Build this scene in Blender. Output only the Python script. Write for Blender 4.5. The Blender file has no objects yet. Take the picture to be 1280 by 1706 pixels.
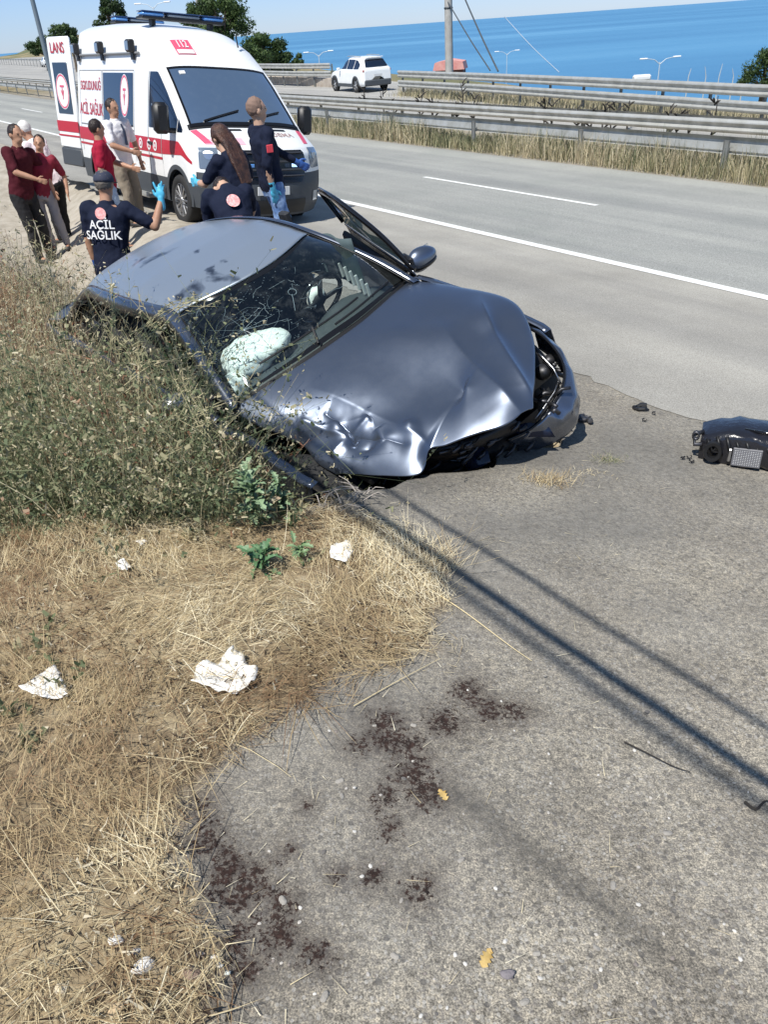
import bpy, bmesh, math, random
import numpy as np
from mathutils import Vector, Matrix
random.seed(7); RNG = np.random.default_rng(11)
SC = bpy.context.scene
COL = SC.collection
# ------------------------------------------------------------------ camera, sky, sun, exposure
FPX, CXP, CYP, CAMH = 1282.0, 640.0, 853.0, 2.6      # lens and eye height
ROLL = math.atan(0.072)
PITCH = math.radians(32.352)
_f = np.array([0, math.cos(PITCH), -math.sin(PITCH)]); _r0 = np.array([1., 0, 0]); _u0 = np.cross(_r0, _f)
CR = math.cos(ROLL)*_r0 - math.sin(ROLL)*_u0
CU = math.sin(ROLL)*_r0 + math.cos(ROLL)*_u0
CF = _f
CAMP = np.array([0, 0, CAMH])
cam_data = bpy.data.cameras.new('camera'); cam = bpy.data.objects.new('camera', cam_data); COL.objects.link(cam)
cam_data.sensor_fit = 'HORIZONTAL'; cam_data.sensor_width = 36; cam_data.lens = 36*FPX/1280
cam_data.clip_start = 0.05; cam_data.clip_end = 80000
cam.matrix_world = Matrix([[CR[0], CU[0], -CF[0], 0], [CR[1], CU[1], -CF[1], 0], [CR[2], CU[2], -CF[2], CAMH], [0, 0, 0, 1]])
SC.camera = cam
SUN_EL = math.radians(58); SUN_AZ = math.radians(214)      # azimuth clockwise from +Y, where the sun stands
SUNV = np.array([math.sin(SUN_AZ)*math.cos(SUN_EL), math.cos(SUN_AZ)*math.cos(SUN_EL), math.sin(SUN_EL)])
world = bpy.data.worlds.new('World'); SC.world = world; world.use_nodes = True
_wn = world.node_tree.nodes; _wl = world.node_tree.links
_sky = _wn.new('ShaderNodeTexSky'); _sky.sky_type = 'NISHITA'; _sky.sun_disc = False
_sky.sun_elevation = SUN_EL; _sky.sun_rotation = SUN_AZ; _sky.altitude = 0; _sky.air_density = 1.0; _sky.dust_density = 0.0; _sky.ozone_density = 1.6
_wn['Background'].inputs[1].default_value = 0.10
_tint = _wn.new('ShaderNodeMix'); _tint.data_type = 'RGBA'; _tint.blend_type = 'MULTIPLY'; _tint.inputs[0].default_value = 1; 
_tc = _wn.new('ShaderNodeTexCoord'); _sx = _wn.new('ShaderNodeSeparateXYZ'); _wl.new(_tc.outputs['Generated'], _sx.inputs[0])
_rp = _wn.new('ShaderNodeValToRGB'); _rp.color_ramp.elements[0].color = (.44, .60, 1.06, 1); _rp.color_ramp.elements[1].position = .75; _rp.color_ramp.elements[1].color = (1.0, .97, .88, 1)
_e = _rp.color_ramp.elements.new(.22); _e.color = (.68, .78, .98, 1); _wl.new(_sx.outputs[2], _rp.inputs[0]); _wl.new(_rp.outputs[0], _tint.inputs[7])
_wl.new(_sky.outputs[0], _tint.inputs[6]); _wl.new(_tint.outputs[2], _wn['Background'].inputs[0])
_sl = bpy.data.lights.new('sun', 'SUN'); _sl.energy = 4.6; _sl.angle = math.radians(0.5); _sl.color = (1.0, 0.965, 0.90)
sun = bpy.data.objects.new('sun', _sl); COL.objects.link(sun)
sun.rotation_euler = Vector(SUNV).to_track_quat('Z', 'Y').to_euler()
SC.view_settings.view_transform = 'Standard'; SC.view_settings.look = 'None'; SC.view_settings.exposure = 0.42
SC.view_settings.gamma = 1.0; SC.view_settings.use_curve_mapping = False

# ------------------------------------------------------------------ materials
MATS = {}
def mat(name, col=(.5, .5, .5), rough=.6, metal=0., col2=None, nscale=8., ndetail=4., contrast=(.35, .65), bump=0., bscale=60., coat=0., spec=.5, trans=0., ior=1.45, emit=None, estr=1., alpha=1., rough2=None):
    if name in MATS: return MATS[name]
    m = bpy.data.materials.new(name); m.use_nodes = True; MATS[name] = m
    nt = m.node_tree; N = nt.nodes; L = nt.links; b = N['Principled BSDF']
    b.inputs['Base Color'].default_value = (*col, 1); b.inputs['Roughness'].default_value = rough
    b.inputs['Metallic'].default_value = metal; b.inputs['Coat Weight'].default_value = coat
    b.inputs['Coat Roughness'].default_value = .05
    b.inputs['Specular IOR Level'].default_value = spec; b.inputs['Transmission Weight'].default_value = trans
    b.inputs['IOR'].default_value = ior; b.inputs['Alpha'].default_value = alpha
    if emit: b.inputs['Emission Color'].default_value = (*emit, 1); b.inputs['Emission Strength'].default_value = estr
    if col2 is not None or bump > 0 or rough2 is not None:
        tc = N.new('ShaderNodeTexCoord')
    if col2 is not None or rough2 is not None:
        n = N.new('ShaderNodeTexNoise'); n.inputs['Scale'].default_value = nscale; n.inputs['Detail'].default_value = ndetail; n.inputs['Roughness'].default_value = .6
        L.new(tc.outputs['Object'], n.inputs['Vector'])
        r = N.new('ShaderNodeValToRGB'); e = r.color_ramp.elements
        e[0].position = contrast[0]; e[1].position = contrast[1]
        e[0].color = (*col, 1); e[1].color = (*(col2 or col), 1)
        L.new(n.outputs['Fac'], r.inputs['Fac'])
        if col2 is not None: L.new(r.outputs['Color'], b.inputs['Base Color'])
        if rough2 is not None:
            mr = N.new('ShaderNodeMapRange'); mr.inputs[1].default_value = contrast[0]; mr.inputs[2].default_value = contrast[1]
            mr.inputs[3].default_value = rough; mr.inputs[4].default_value = rough2
            L.new(n.outputs['Fac'], mr.inputs[0]); L.new(mr.outputs[0], b.inputs['Roughness'])
    if bump > 0:
        n2 = N.new('ShaderNodeTexNoise'); n2.inputs['Scale'].default_value = bscale; n2.inputs['Detail'].default_value = 5
        L.new(tc.outputs['Object'], n2.inputs['Vector'])
        bp = N.new('ShaderNodeBump'); bp.inputs['Strength'].default_value = bump; bp.inputs['Distance'].default_value = .01
        L.new(n2.outputs['Fac'], bp.inputs['Height']); L.new(bp.outputs[0], b.inputs['Normal'])
    return m

def leafmat(name, cols, rough=.7, trl=.25, rnd_scale=3.0):
    """foliage: colour varies with a per-blade attribute"""
    if name in MATS: return MATS[name]
    m = bpy.data.materials.new(name); m.use_nodes = True; MATS[name] = m
    N = m.node_tree.nodes; L = m.node_tree.links; b = N['Principled BSDF']
    at_ = N.new('ShaderNodeAttribute'); at_.attribute_name = 'tint'
    r = N.new('ShaderNodeValToRGB'); r.color_ramp.interpolation = 'LINEAR'
    el = r.color_ramp.elements
    while len(el) < len(cols): el.new(.5)
    for i, c in enumerate(cols): el[i].position = i/(len(cols)-1); el[i].color = (*c, 1)
    L.new(at_.outputs['Fac'], r.inputs['Fac']); L.new(r.outputs[0], b.inputs['Base Color'])
    b.inputs['Roughness'].default_value = rough; b.inputs['Specular IOR Level'].default_value = .3
    tr = N.new('ShaderNodeBsdfTranslucent'); L.new(r.outputs[0], tr.inputs[0])
    mx = N.new('ShaderNodeMixShader'); mx.inputs[0].default_value = trl
    L.new(b.outputs[0], mx.inputs[1]); L.new(tr.outputs[0], mx.inputs[2]); L.new(mx.outputs[0], N['Material Output'].inputs[0])
    return m

# ------------------------------------------------------------------ object helpers
def tag(o, label=None, cat=None, group=None, kind=None):
    if label: o['label'] = label
    if cat: o['category'] = cat
    if group: o['group'] = group
    if kind: o['kind'] = kind
    return o
def thing(name, label, cat, loc=(0, 0, 0), rot=None, group=None, M=None):
    o = bpy.data.objects.new(name, None); COL.objects.link(o); o.empty_display_size = .1
    if M is not None: o.matrix_world = M
    else:
        o.location = loc
        if rot: o.rotation_euler = rot
    return tag(o, label, cat, group)
def mesh(name, V, Fc, material, parent=None, smooth=True, uv=None, attrs=None, mats=None, midx=None, auto=None):
    me = bpy.data.meshes.new(name)
    V = np.asarray(V, dtype=np.float32)
    if isinstance(Fc, np.ndarray) and Fc.ndim == 2:
        nf, k = Fc.shape
        me.vertices.add(len(V)); me.vertices.foreach_set('co', V.ravel())
        me.loops.add(nf*k); me.polygons.add(nf)
        me.polygons.foreach_set('loop_start', np.arange(0, nf*k, k, dtype=np.int32))
        me.loops.foreach_set('vertex_index', Fc.astype(np.int32).ravel())
        me.update(calc_edges=True)
    else:
        me.from_pydata([tuple(map(float, v)) for v in V], [], [tuple(int(i) for i in f) for f in Fc]); me.update()
    if smooth: me.polygons.foreach_set('use_smooth', np.ones(len(me.polygons), dtype=bool))
    for mm in (mats or [material]): me.materials.append(mm)
    if midx is not None: me.polygons.foreach_set('material_index', np.asarray(midx, dtype=np.int32))
    if attrs:
        for k_, a in attrs.items():
            at_ = me.attributes.new(k_, 'FLOAT', 'POINT'); at_.data.foreach_set('value', np.asarray(a, dtype=np.float32))
    o = bpy.data.objects.new(name, me); COL.objects.link(o)
    if parent is not None: o.parent = parent
    if smooth and auto: me.set_sharp_from_angle(angle=math.radians(auto))
    return o
def copy_tree(o, parent=None):
    c = o.copy(); COL.objects.link(c)
    if parent is not None: c.parent = parent; c.matrix_parent_inverse = o.matrix_parent_inverse.copy()
    for ch in list(o.children): copy_tree(ch, c)
    return c
def grid_faces(nu, nv, closeu=False, closev=False):
    iu = np.arange(nu if closeu else nu-1); iv = np.arange(nv if closev else nv-1)
    I, J = np.meshgrid(iu, iv, indexing='ij'); I = I.ravel(); J = J.ravel()
    I2 = (I+1) % nu; J2 = (J+1) % nv
    return np.stack([I*nv+J, I2*nv+J, I2*nv+J2, I*nv+J2], -1)

class MB:
    """collects simple shapes into one mesh"""
    def __init__(s): s.V = []; s.F = []
    def add(s, V, F_):
        o = len(s.V); s.V += [tuple(map(float, v)) for v in V]; s.F += [tuple(int(i)+o for i in f) for f in F_]; return s
    def box(s, c, d, R=None, taper=1.0, bev=0.0):
        c = np.array(c, float); h = np.array(d, float)/2
        if bev <= 0:
            P = np.array([[x, y, z] for z in (-1, 1) for y in (-1, 1) for x in (-1, 1)], float)
            P[4:, :2] *= taper
            P = P*h; Fq = [(0, 2, 3, 1), (4, 5, 7, 6), (0, 1, 5, 4), (2, 6, 7, 3), (0, 4, 6, 2), (1, 3, 7, 5)]
        else:
            b = min(bev, *(h*.95)); P = []; 
            for sz in (-1, 1):
                for sy in (-1, 1):
                    for sx in (-1, 1):
                        t = taper if sz > 0 else 1
                        P += [[sx*(h[0])*t, sy*(h[1]-b)*t, sz*(h[2]-b)], [sx*(h[0]-b)*t, sy*h[1]*t, sz*(h[2]-b)], [sx*(h[0]-b)*t, sy*(h[1]-b)*t, sz*h[2]]]
            P = np.array(P); bm = bmesh.new(); vs = [bm.verts.new(p) for p in P]
            r = bmesh.ops.convex_hull(bm, input=vs); bmesh.ops.dissolve_limit(bm, angle_limit=.01, verts=bm.verts, edges=bm.edges)
            bm.verts.index_update(); P = np.array([v.co[:] for v in bm.verts]); Fq = [[v.index for v in f.verts] for f in bm.faces]; bm.free()
        if R is not None: P = P @ np.array(R, float).T
        return s.add(P + c, Fq)
    def tube(s, pts, r, n=8, cap=True, sq=None):
        pts = np.array(pts, float); m = len(pts)
        r = np.broadcast_to(np.array(r, float), (m,)) if np.ndim(r) < 2 else np.array(r)
        T = np.gradient(pts, axis=0); T /= np.linalg.norm(T, axis=1, keepdims=True)+1e-12
        up = np.array([0, 0, 1.]) if abs(T[0][2]) < .9 else np.array([1., 0, 0])
        V = []; u_ = None
        for i in range(m):
            if u_ is None: u_ = np.cross(T[i], up)
            u_ = u_ - T[i]*(u_@T[i]); u_ /= np.linalg.norm(u_)+1e-12; w = np.cross(T[i], u_)
            for k in range(n):
                a = 2*math.pi*k/n
                ru, rw = (r[i], r[i]) if np.ndim(r[i]) == 0 else r[i]
                V.append(pts[i]+u_*math.cos(a)*ru+w*math.sin(a)*rw)
        Fq = [(i*n+k, i*n+(k+1) % n, (i+1)*n+(k+1) % n, (i+1)*n+k) for i in range(m-1) for k in range(n)]
        if cap: Fq += [tuple(range(n-1, -1, -1)), tuple((m-1)*n+k for k in range(n))]
        return s.add(V, Fq)
    def lathe(s, prof, c=(0, 0, 0), axis='z', n=24, close=False):
        V = []; m = len(prof)
        for (r, h) in prof:
            for k in range(n):
                a = 2*math.pi*k/n; p = (r*math.cos(a), r*math.sin(a), h)
                if axis == 'y': p = (p[0], p[2], p[1])
                if axis == 'x': p = (p[2], p[0], p[1])
                V.append(np.array(p)+np.array(c))
        Fq = [(i*n+k, i*n+(k+1) % n, (i+1)*n+(k+1) % n, (i+1)*n+k) for i in range(m-1) for k in range(n)]
        if close: Fq += [((m-1)*n+k, (m-1)*n+(k+1) % n, (k+1) % n, k) for k in range(n)]
        return s.add(V, Fq)
    def sphere(s, c, r, n=10, m=8, R=None):
        V = []; r = np.broadcast_to(np.array(r, float), (3,))
        for i in range(m+1):
            ph = math.pi*i/m
            for k in range(n):
                a = 2*math.pi*k/n; V.append([math.sin(ph)*math.cos(a), math.sin(ph)*math.sin(a), math.cos(ph)])
        V = np.array(V)*r
        if R is not None: V = V @ np.array(R).T
        Fq = [(i*n+k, (i+1)*n+k, (i+1)*n+(k+1) % n, i*n+(k+1) % n) for i in range(m) for k in range(n)]
        return s.add(V+np.array(c), Fq)
    def prism(s, poly, z0, z1, plane='xy'):
        n = len(poly)
        def mp(p, h): return {'xy': (p[0], p[1], h), 'xz': (p[0], h, p[1]), 'yz': (h, p[0], p[1])}[plane]
        V = [mp(p, z0) for p in poly]+[mp(p, z1) for p in poly]
        Fq = [tuple(range(n-1, -1, -1)), tuple(range(n, 2*n))]+[(k, (k+1) % n, n+(k+1) % n, n+k) for k in range(n)]
        return s.add(V, Fq)
    def build(s, name, m, parent=None, smooth=False, auto=None, clean=True):
        o = mesh(name, s.V, s.F, m, parent, smooth=smooth or bool(auto))
        bm = bmesh.new(); bm.from_mesh(o.data)
        if clean: bmesh.ops.remove_doubles(bm, verts=bm.verts, dist=1e-6)
        bmesh.ops.recalc_face_normals(bm, faces=bm.faces); bm.to_mesh(o.data); bm.free()
        if auto: o.data.set_sharp_from_angle(angle=math.radians(auto))
        return o

def text_mesh(body, size=1., align='CENTER', extr=0.0):
    """lettering outline as vertices (x, y) and faces"""
    cu = bpy.data.curves.new('lettering', 'FONT'); cu.body = body; cu.size = size; cu.align_x = align; cu.align_y = 'CENTER'; cu.resolution_u = 3
    cu.offset = 0.012*size
    ob = bpy.data.objects.new('lettering', cu); COL.objects.link(ob)
    dg = bpy.context.evaluated_depsgraph_get(); me = ob.evaluated_get(dg).to_mesh()
    V = np.array([v.co[:] for v in me.vertices]).reshape(-1, 3); Fc = [tuple(p.vertices) for p in me.polygons]
    ob.evaluated_get(dg).to_mesh_clear(); bpy.data.objects.remove(ob); bpy.data.curves.remove(cu)
    return V, Fc

# ------------------------------------------------------------------ ground shape (a: away from the ditch across the road, b: up the road)
AH = np.array([.835, .551]); BH = np.array([-.551, .835])
def ab(X, Y):
    X = np.asarray(X, float); Y = np.asarray(Y, float)
    a = X*AH[0]+Y*AH[1]-.835*.0004*np.clip(Y, 0, 250)**2; b = X*BH[0]+Y*BH[1]
    return a, b
ZP_A = [-60, -8, -2, 0, 2, 3.5, 7.85, 10.9, 14.6, 19, 24, 60]
ZP_Z = [2.0, 1.25, .97, .78, .57, .38, -.10, -.32, -.55, -.62, -.55, -.55]
def sstep(x, a, b):
    t = np.clip((np.asarray(x, float)-a)/(b-a), 0, 1); return t*t*(3-2*t)
def vnoise(X, Y, sc, seed=0):
    X = np.asarray(X, float)*sc+seed*17.3; Y = np.asarray(Y, float)*sc+seed*9.1
    xi = np.floor(X).astype(int); yi = np.floor(Y).astype(int); fx = X-xi; fy = Y-yi
    fx = fx*fx*(3-2*fx); fy = fy*fy*(3-2*fy)
    def h(i, j):
        n = (i*374761393+j*668265263+seed*1442695041) & 0x7fffffff
        n = ((n ^ (n >> 13))*1274126177) & 0x7fffffff
        return ((n ^ (n >> 16)) & 0xffff)/65535.
    return (h(xi, yi)*(1-fx)+h(xi+1, yi)*fx)*(1-fy)+(h(xi, yi+1)*(1-fx)+h(xi+1, yi+1)*fx)*fy
def base_z(X, Y):
    a, b = ab(X, Y)
    z = np.interp(a, ZP_A, ZP_Z)
    # upland far up the road on the left, low bluff down to the sea beyond the far rail
    dist = np.hypot(X, Y)
    far = a-np.interp(b, FB, FA)
    hw = sstep(b, 120, 200)*(1-sstep(b, 500, 700))*sstep(-np.asarray(X, float), 62, 100); z = z-26*sstep(far, 1.6, 45)*(1-hw)+7.5*hw*sstep(far, 3, 34)
    return z
FB = [-400, 12, 20, 40, 60, 140, 500]; FA = [22, 22.5, 24.5, 31, 36, 52, 90]
EDGE_PX = [(440, 868), (480, 852), (560, 836), (600, 829), (650, 813), (700, 799), (760, 790), (815, 776), (832, 760), (900, 746), (930, 741), (948, 722), (985, 704), (1010, 694)]
def ground_hit(px, py, fn=base_z, add=0.0):
    d = CR*(px-CXP)/FPX+CU*(CYP-py)/FPX+CF
    t = np.geomspace(.8, 900, 1500); P = CAMP+t[:, None]*d
    hgt = P[:, 2]-fn(P[:, 0], P[:, 1])-add
    k = int(np.argmax(hgt < 0))
    if hgt[k] >= 0: k = len(t)-1
    lo, hi = t[max(k-1, 0)], t[k]
    for _ in range(40):
        m = (lo+hi)/2; p = CAMP+m*d
        if p[2]-float(fn(p[0], p[1]))-add > 0: lo = m
        else: hi = m
    return CAMP+hi*d
def at(px, py, z=0.):
    d = CR*(px-CXP)/FPX+CU*(CYP-py)/FPX+CF; return CAMP+d*(z-CAMH)/d[2]
def along(px, py, dist):
    d = CR*(px-CXP)/FPX+CU*(CYP-py)/FPX+CF; d = d/np.linalg.norm(d); return CAMP+d*dist
_E = np.array([ab(*ground_hit(x, y)[:2]) for x, y in EDGE_PX]); _E = _E[np.argsort(_E[:, 0])]
EDGE_A = np.concatenate([[_E[0, 0]-3, _E[0, 0]-.6], _E[:, 0], [_E[-1, 0]+1, 60]])
EDGE_B = np.concatenate([[_E[0, 1]+.6, _E[0, 1]+.35], _E[:, 1], [_E[-1, 1], _E[-1, 1]]])
def edge_b(a): return np.interp(a, EDGE_A, EDGE_B)
def ditch_depth(a, b):
    D = np.interp(a-.15*np.clip(b-6, 0, 14), [-1.2, -.5, .3, 1.0, 1.7, 2.35, 2.9, 3.35], [0, .12, .62, .90, .80, .50, .16, 0])
    back = b-edge_b(a)
    w = np.where(back > 0, sstep(back, 0.0, .03), 0)*(1-sstep(b, 17, 26))
    leftsoft = sstep(back, -0.05, .5)
    w = np.where(a < 1.0, leftsoft*(1-sstep(b, 17, 26)), w)
    return D*w
def ground_z(X, Y):
    a, b = ab(X, Y); z = base_z(X, Y)-ditch_depth(a, b)
    m = np.clip(1-np.abs(np.hypot(X, Y)-0)/40, 0, 1)
    rough = sstep(-a, -3.2, -1.8)*m
    z = z + rough*((vnoise(X, Y, 1.7, 3)-.5)*.05+(vnoise(X, Y, 6, 5)-.5)*.015)
    return z
def xy_of(a, b):     # inverse of ab, curvature included
    a = np.asarray(a, float); b = np.asarray(b, float); a2 = a.copy() if a.ndim else a
    for _ in range(6):
        X = a2*AH[0]+b*BH[0]; Y = a2*AH[1]+b*BH[1]
        a2 = a+.835*.0004*np.clip(Y, 0, 250)**2
    return a2*AH[0]+b*BH[0], a2*AH[1]+b*BH[1]
def seg_sdf_poly(X, Y, poly):
    """signed distance, negative inside"""
    X = np.asarray(X, float); Y = np.asarray(Y, float); d = np.full(X.shape, 1e9); ins = np.zeros(X.shape, bool); n = len(poly)
    for i in range(n):
        x1, y1 = poly[i]; x2, y2 = poly[(i+1) % n]; ex, ey = x2-x1, y2-y1
        t = np.clip(((X-x1)*ex+(Y-y1)*ey)/(ex*ex+ey*ey+1e-12), 0, 1)
        d = np.minimum(d, np.hypot(X-x1-t*ex, Y-y1-t*ey))
        c = ((y1 > Y) != (y2 > Y)) & (X < (x2-x1)*(Y-y1)/(y2-y1+1e-12)+x1); ins ^= c
    return np.where(ins, -d, d)
# outline of the mown straw verge against the concrete
STRAW_PX = [(395, 1800), (372, 1690), (340, 1570), (318, 1470), (296, 1390), (288, 1310), (345, 1270), (430, 1215), (500, 1165), (560, 1125), (650, 1095), (712, 1075), (735, 1010), (745, 950), (690, 905), (610, 868), (560, 850), (470, 858)]
STRAW = [tuple(ground_hit(x, y)[:2]) for x, y in STRAW_PX] + [(-2.5, 5.5), (-7, 9), (-20, 14), (-30, -10), (-4, -6), (-.2, -.5)]
# ---- ground sheet
def spaced(lo, hi, step, out_lo, out_hi, g=1.16):
    c = list(np.arange(lo, hi+1e-6, step)); s = step
    while c[-1] < out_hi: s *= g; c.append(c[-1]+s)
    s = step
    while c[0] > out_lo: s *= g; c.insert(0, c[0]-s)
    return np.array(c)
ga = spaced(-2.6, 4.6, .035, -900, 700)
gb_front = spaced(-1.2, 3.0, .045, -500, 3.0, 1.2); gb_front = gb_front[gb_front < 2.94]
GA, GI = np.meshgrid(ga, np.arange(len(gb_front)+7+len(spaced(.1, 6.0, .06, .1, 1200, 1.14))), indexing='ij')
eb = edge_b(ga); nearw = np.exp(-np.clip(np.abs(ga-1.5)-4, 0, None)**2/4)
ebj = eb+nearw*((vnoise(ga, ga*0, 6, 2)-.5)*.09+(vnoise(ga, ga*0, 30, 4)-.5)*.02)
offs_back = spaced(.1, 6.0, .06, .1, 1200, 1.14)
GBm = np.zeros(GA.shape)
EB0 = float(np.mean(_E[:, 1]))
for i in range(len(ga)):
    fr = gb_front+(ebj[i]-3.0)*sstep(gb_front, 1.0, 3.0)
    mid = ebj[i]+np.array([-.03, -.012, 0, .004, .012, .03, .06])
    GBm[i] = np.concatenate([fr[:len(gb_front)], mid, ebj[i]+offs_back])
GX, GY = xy_of(GA, GBm)
av, bv = ab(GX, GY)
gz = base_z(GX, GY)
# sharp broken edge of the slab
back = GBm-ebj[:, None]
_D = np.interp(av-.15*np.clip(bv-6, 0, 14), [-1.2, -.5, .3, 1.0, 1.7, 2.35, 2.9, 3.35], [0, .12, .62, .90, .80, .50, .16, 0])
_w = np.where(av > 1.0, sstep(back, .001, .015), sstep(back, -.05, .5))*(1-sstep(bv, 17, 26))
gz = gz-_D*_w
_m = np.clip(1-np.hypot(GX, GY)/40, 0, 1)
gz = gz+sstep(-av, -3.2, -1.8)*_m*((vnoise(GX, GY, 1.7, 3)-.5)*.05+(vnoise(GX, GY, 6, 5)-.5)*.015)
sd = seg_sdf_poly(GX, GY, STRAW)+(vnoise(GX, GY, 7, 1)-.5)*.10+(vnoise(GX, GY, 25, 8)-.5)*.05
soil = 1-sstep(sd, -.03, .05)
soil = np.maximum(soil, np.where((back > .02) & (av < 3.3), 1, 0)); soil = np.maximum(soil, sstep(bv, 7.0, 8.2)*(av < 5.2))
soil = np.where(av > 14.9, 1, soil)
gz = gz+soil*(av < 6)*(1-_D*_w)*.012
STAIN_PX = [(650, 1230, 60), (690, 1290, 70), (640, 1330, 45), (380, 1440, 60), (350, 1390, 45), (400, 1500, 55), (460, 1560, 60), (740, 1200, 60), (820, 1180, 50), (510, 1340, 25), (700, 1480, 50), (520, 1590, 50), (620, 1460, 45), (560, 1460, 30), (480, 1420, 30), (600, 1240, 40), (640, 1200, 50), (780, 1150, 50), (860, 1180, 40), (420, 1460, 60), (340, 1340, 40), (470, 1500, 50), (360, 1480, 45), (710, 1320, 60), (680, 1240, 50), (330, 1400, 40), (410, 1620, 45), (540, 1600, 40), (390, 1580, 60), (650, 1380, 40), (300, 1310, 20)]
stain = np.zeros(GA.shape)
for x, y, r in STAIN_PX:
    p = ground_hit(x, y); q = ground_hit(x+r, y); rr = np.hypot(*(q-p)[:2])
    stain = np.maximum(stain, np.exp(-((GX-p[0])**2+(GY-p[1])**2)/(rr*rr)))
# smooth darker streaks crossing the apron
streak = np.zeros(GA.shape)
for (x1, y1, x2, y2, w_, s_) in [(720, 1290, 1200, 1660, .045, .8), (600, 840, 760, 950, .09, .5), (500, 880, 1000, 720, .16, .5)]:
    p = ground_hit(x1, y1); q = ground_hit(x2, y2); e = (q-p)[:2]; t = np.clip(((GX-p[0])*e[0]+(GY-p[1])*e[1])/(e@e), 0, 1)
    dd = np.hypot(GX-p[0]-t*e[0], GY-p[1]-t*e[1]); streak = np.maximum(streak, s_*np.exp(-(dd/w_)**2)*sstep(t, 0, .1)*(1-.6*sstep(t, .7, 1)))

def ground_material():
    m = bpy.data.materials.new('ground_surface'); m.use_nodes = True
    N = m.node_tree.nodes; L = m.node_tree.links; b = N['Principled BSDF']
    tc = N.new('ShaderNodeTexCoord')
    def noise(sc, det=6, rough=.65, off=0):
        n = N.new('ShaderNodeTexNoise'); n.inputs['Scale'].default_value = sc; n.inputs['Detail'].default_value = det; n.inputs['Roughness'].default_value = rough
        if off:
            mp = N.new('ShaderNodeMapping'); mp.inputs['Location'].default_value = (off, off*1.7, 0); L.new(tc.outputs['Object'], mp.inputs[0]); L.new(mp.outputs[0], n.inputs['Vector'])
        else: L.new(tc.outputs['Object'], n.inputs['Vector'])
        return n.outputs['Fac']
    def ramp(fac, stops):
        r = N.new('ShaderNodeValToRGB'); el = r.color_ramp.elements
        while len(el) < len(stops): el.new(.5)
        for i, (p, c) in enumerate(stops): el[i].position = p; el[i].color = (*c, 1)
        L.new(fac, r.inputs[0]); return r.outputs[0]
    def mix(f, a_, b_, bt='MIX'):
        x = N.new('ShaderNodeMix'); x.data_type = 'RGBA'; x.blend_type = bt
        for s_, v in ((0, f), (6, a_), (7, b_)):
            if isinstance(v, (int, float)): x.inputs[s_].default_value = v
            elif isinstance(v, tuple): x.inputs[s_].default_value = (*v, 1)
            else: L.new(v, x.inputs[s_])
        return x.outputs[2]
    def math_(op, a_, b_=0., clamp=False):
        x = N.new('ShaderNodeMath'); x.operation = op; x.use_clamp = clamp
        for i, v in enumerate((a_, b_)):
            if isinstance(v, (int, float)): x.inputs[i].default_value = v
            else: L.new(v, x.inputs[i])
        return x.outputs[0]
    def attr(n):
        x = N.new('ShaderNodeAttribute'); x.attribute_name = n; return x.outputs['Fac']
    # concrete with exposed pebbles, worn fines between
    vor = N.new('ShaderNodeTexVoronoi'); vor.inputs['Scale'].default_value = 85; L.new(tc.outputs['Object'], vor.inputs['Vector'])
    vor2 = N.new('ShaderNodeTexVoronoi'); vor2.inputs['Scale'].default_value = 38; vor2.inputs['Randomness'].default_value = 1; L.new(tc.outputs['Object'], vor2.inputs['Vector'])
    basec = ramp(noise(2.2, 6, .6), [(.3, (.18, .162, .135)), (.5, (.26, .238, .20)), (.7, (.36, .335, .285))])
    fine = ramp(noise(210, 3, .7), [(.32, (.24, .23, .21)), (.47, (.82, .81, .79)), (.66, (2.0, 1.95, 1.83))])
    c = mix(1.0, basec, fine, 'MULTIPLY')
    sepx = N.new('ShaderNodeSeparateColor'); L.new(vor.outputs['Color'], sepx.inputs[0])
    peb = ramp(sepx.outputs[0], [(0, (.13, .12, .115)), (.25, (.22, .20, .18)), (.6, (.33, .31, .275)), (.85, (.45, .43, .39)), (1, (.62, .60, .56))])
    pmask = math_('MULTIPLY', math_('LESS_THAN', vor.outputs['Distance'], .42), math_('GREATER_THAN', noise(9, 4, .6, 3.), .44))
    c = mix(1.0, c, ramp(noise(48, 5, .75, 5.), [(.34, (.38, .37, .35)), (.5, (1, 1, 1)), (.64, (1.5, 1.46, 1.38))]), 'MULTIPLY')
    c = mix(math_('MULTIPLY', pmask, .45), c, peb)
    sep2 = N.new('ShaderNodeSeparateColor'); L.new(vor2.outputs['Color'], sep2.inputs[0])
    pit = math_('MULTIPLY', math_('LESS_THAN', vor2.outputs['Distance'], .30), math_('GREATER_THAN', sep2.outputs[1], .80))
    c = mix(math_('MULTIPLY', pit, .7), c, (.085, .08, .075))
    # far from the broken edge the slab is smoother and greyer
    c = mix(math_('MULTIPLY', ramp(noise(.9, 5, .6, 11.), [(.35, (0, 0, 0)), (.65, (1, 1, 1))]), .35), c, (.19, .18, .168))
    up = ramp(noise(30, 5, .7, 8.), [(.35, (.115, .110, .10)), (.65, (.20, .192, .175))])
    c = mix(math_('MULTIPLY', attr('upper'), .72), c, up)
    st = math_('MULTIPLY', attr('stain'), 1.0)
    blot = math_('GREATER_THAN', math_('ADD', math_('MULTIPLY', st, .315), noise(58, 7, .8, 6.)), .775)
    c = mix(math_('MULTIPLY', math_('MULTIPLY', st, noise(12, 5, .7, 3.)), 1.5, True), c, (.060, .048, .042))
    c = mix(math_('MULTIPLY', blot, .93), c, ramp(noise(60, 4, .7, 13.), [(.35, (.009, .005, .004)), (.75, (.050, .024, .018))]))
    c = mix(math_('MULTIPLY', math_('MULTIPLY', attr('streak'), noise(40, 5, .7, 2.)), 1.5, True), c, (.07, .066, .06))
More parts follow.
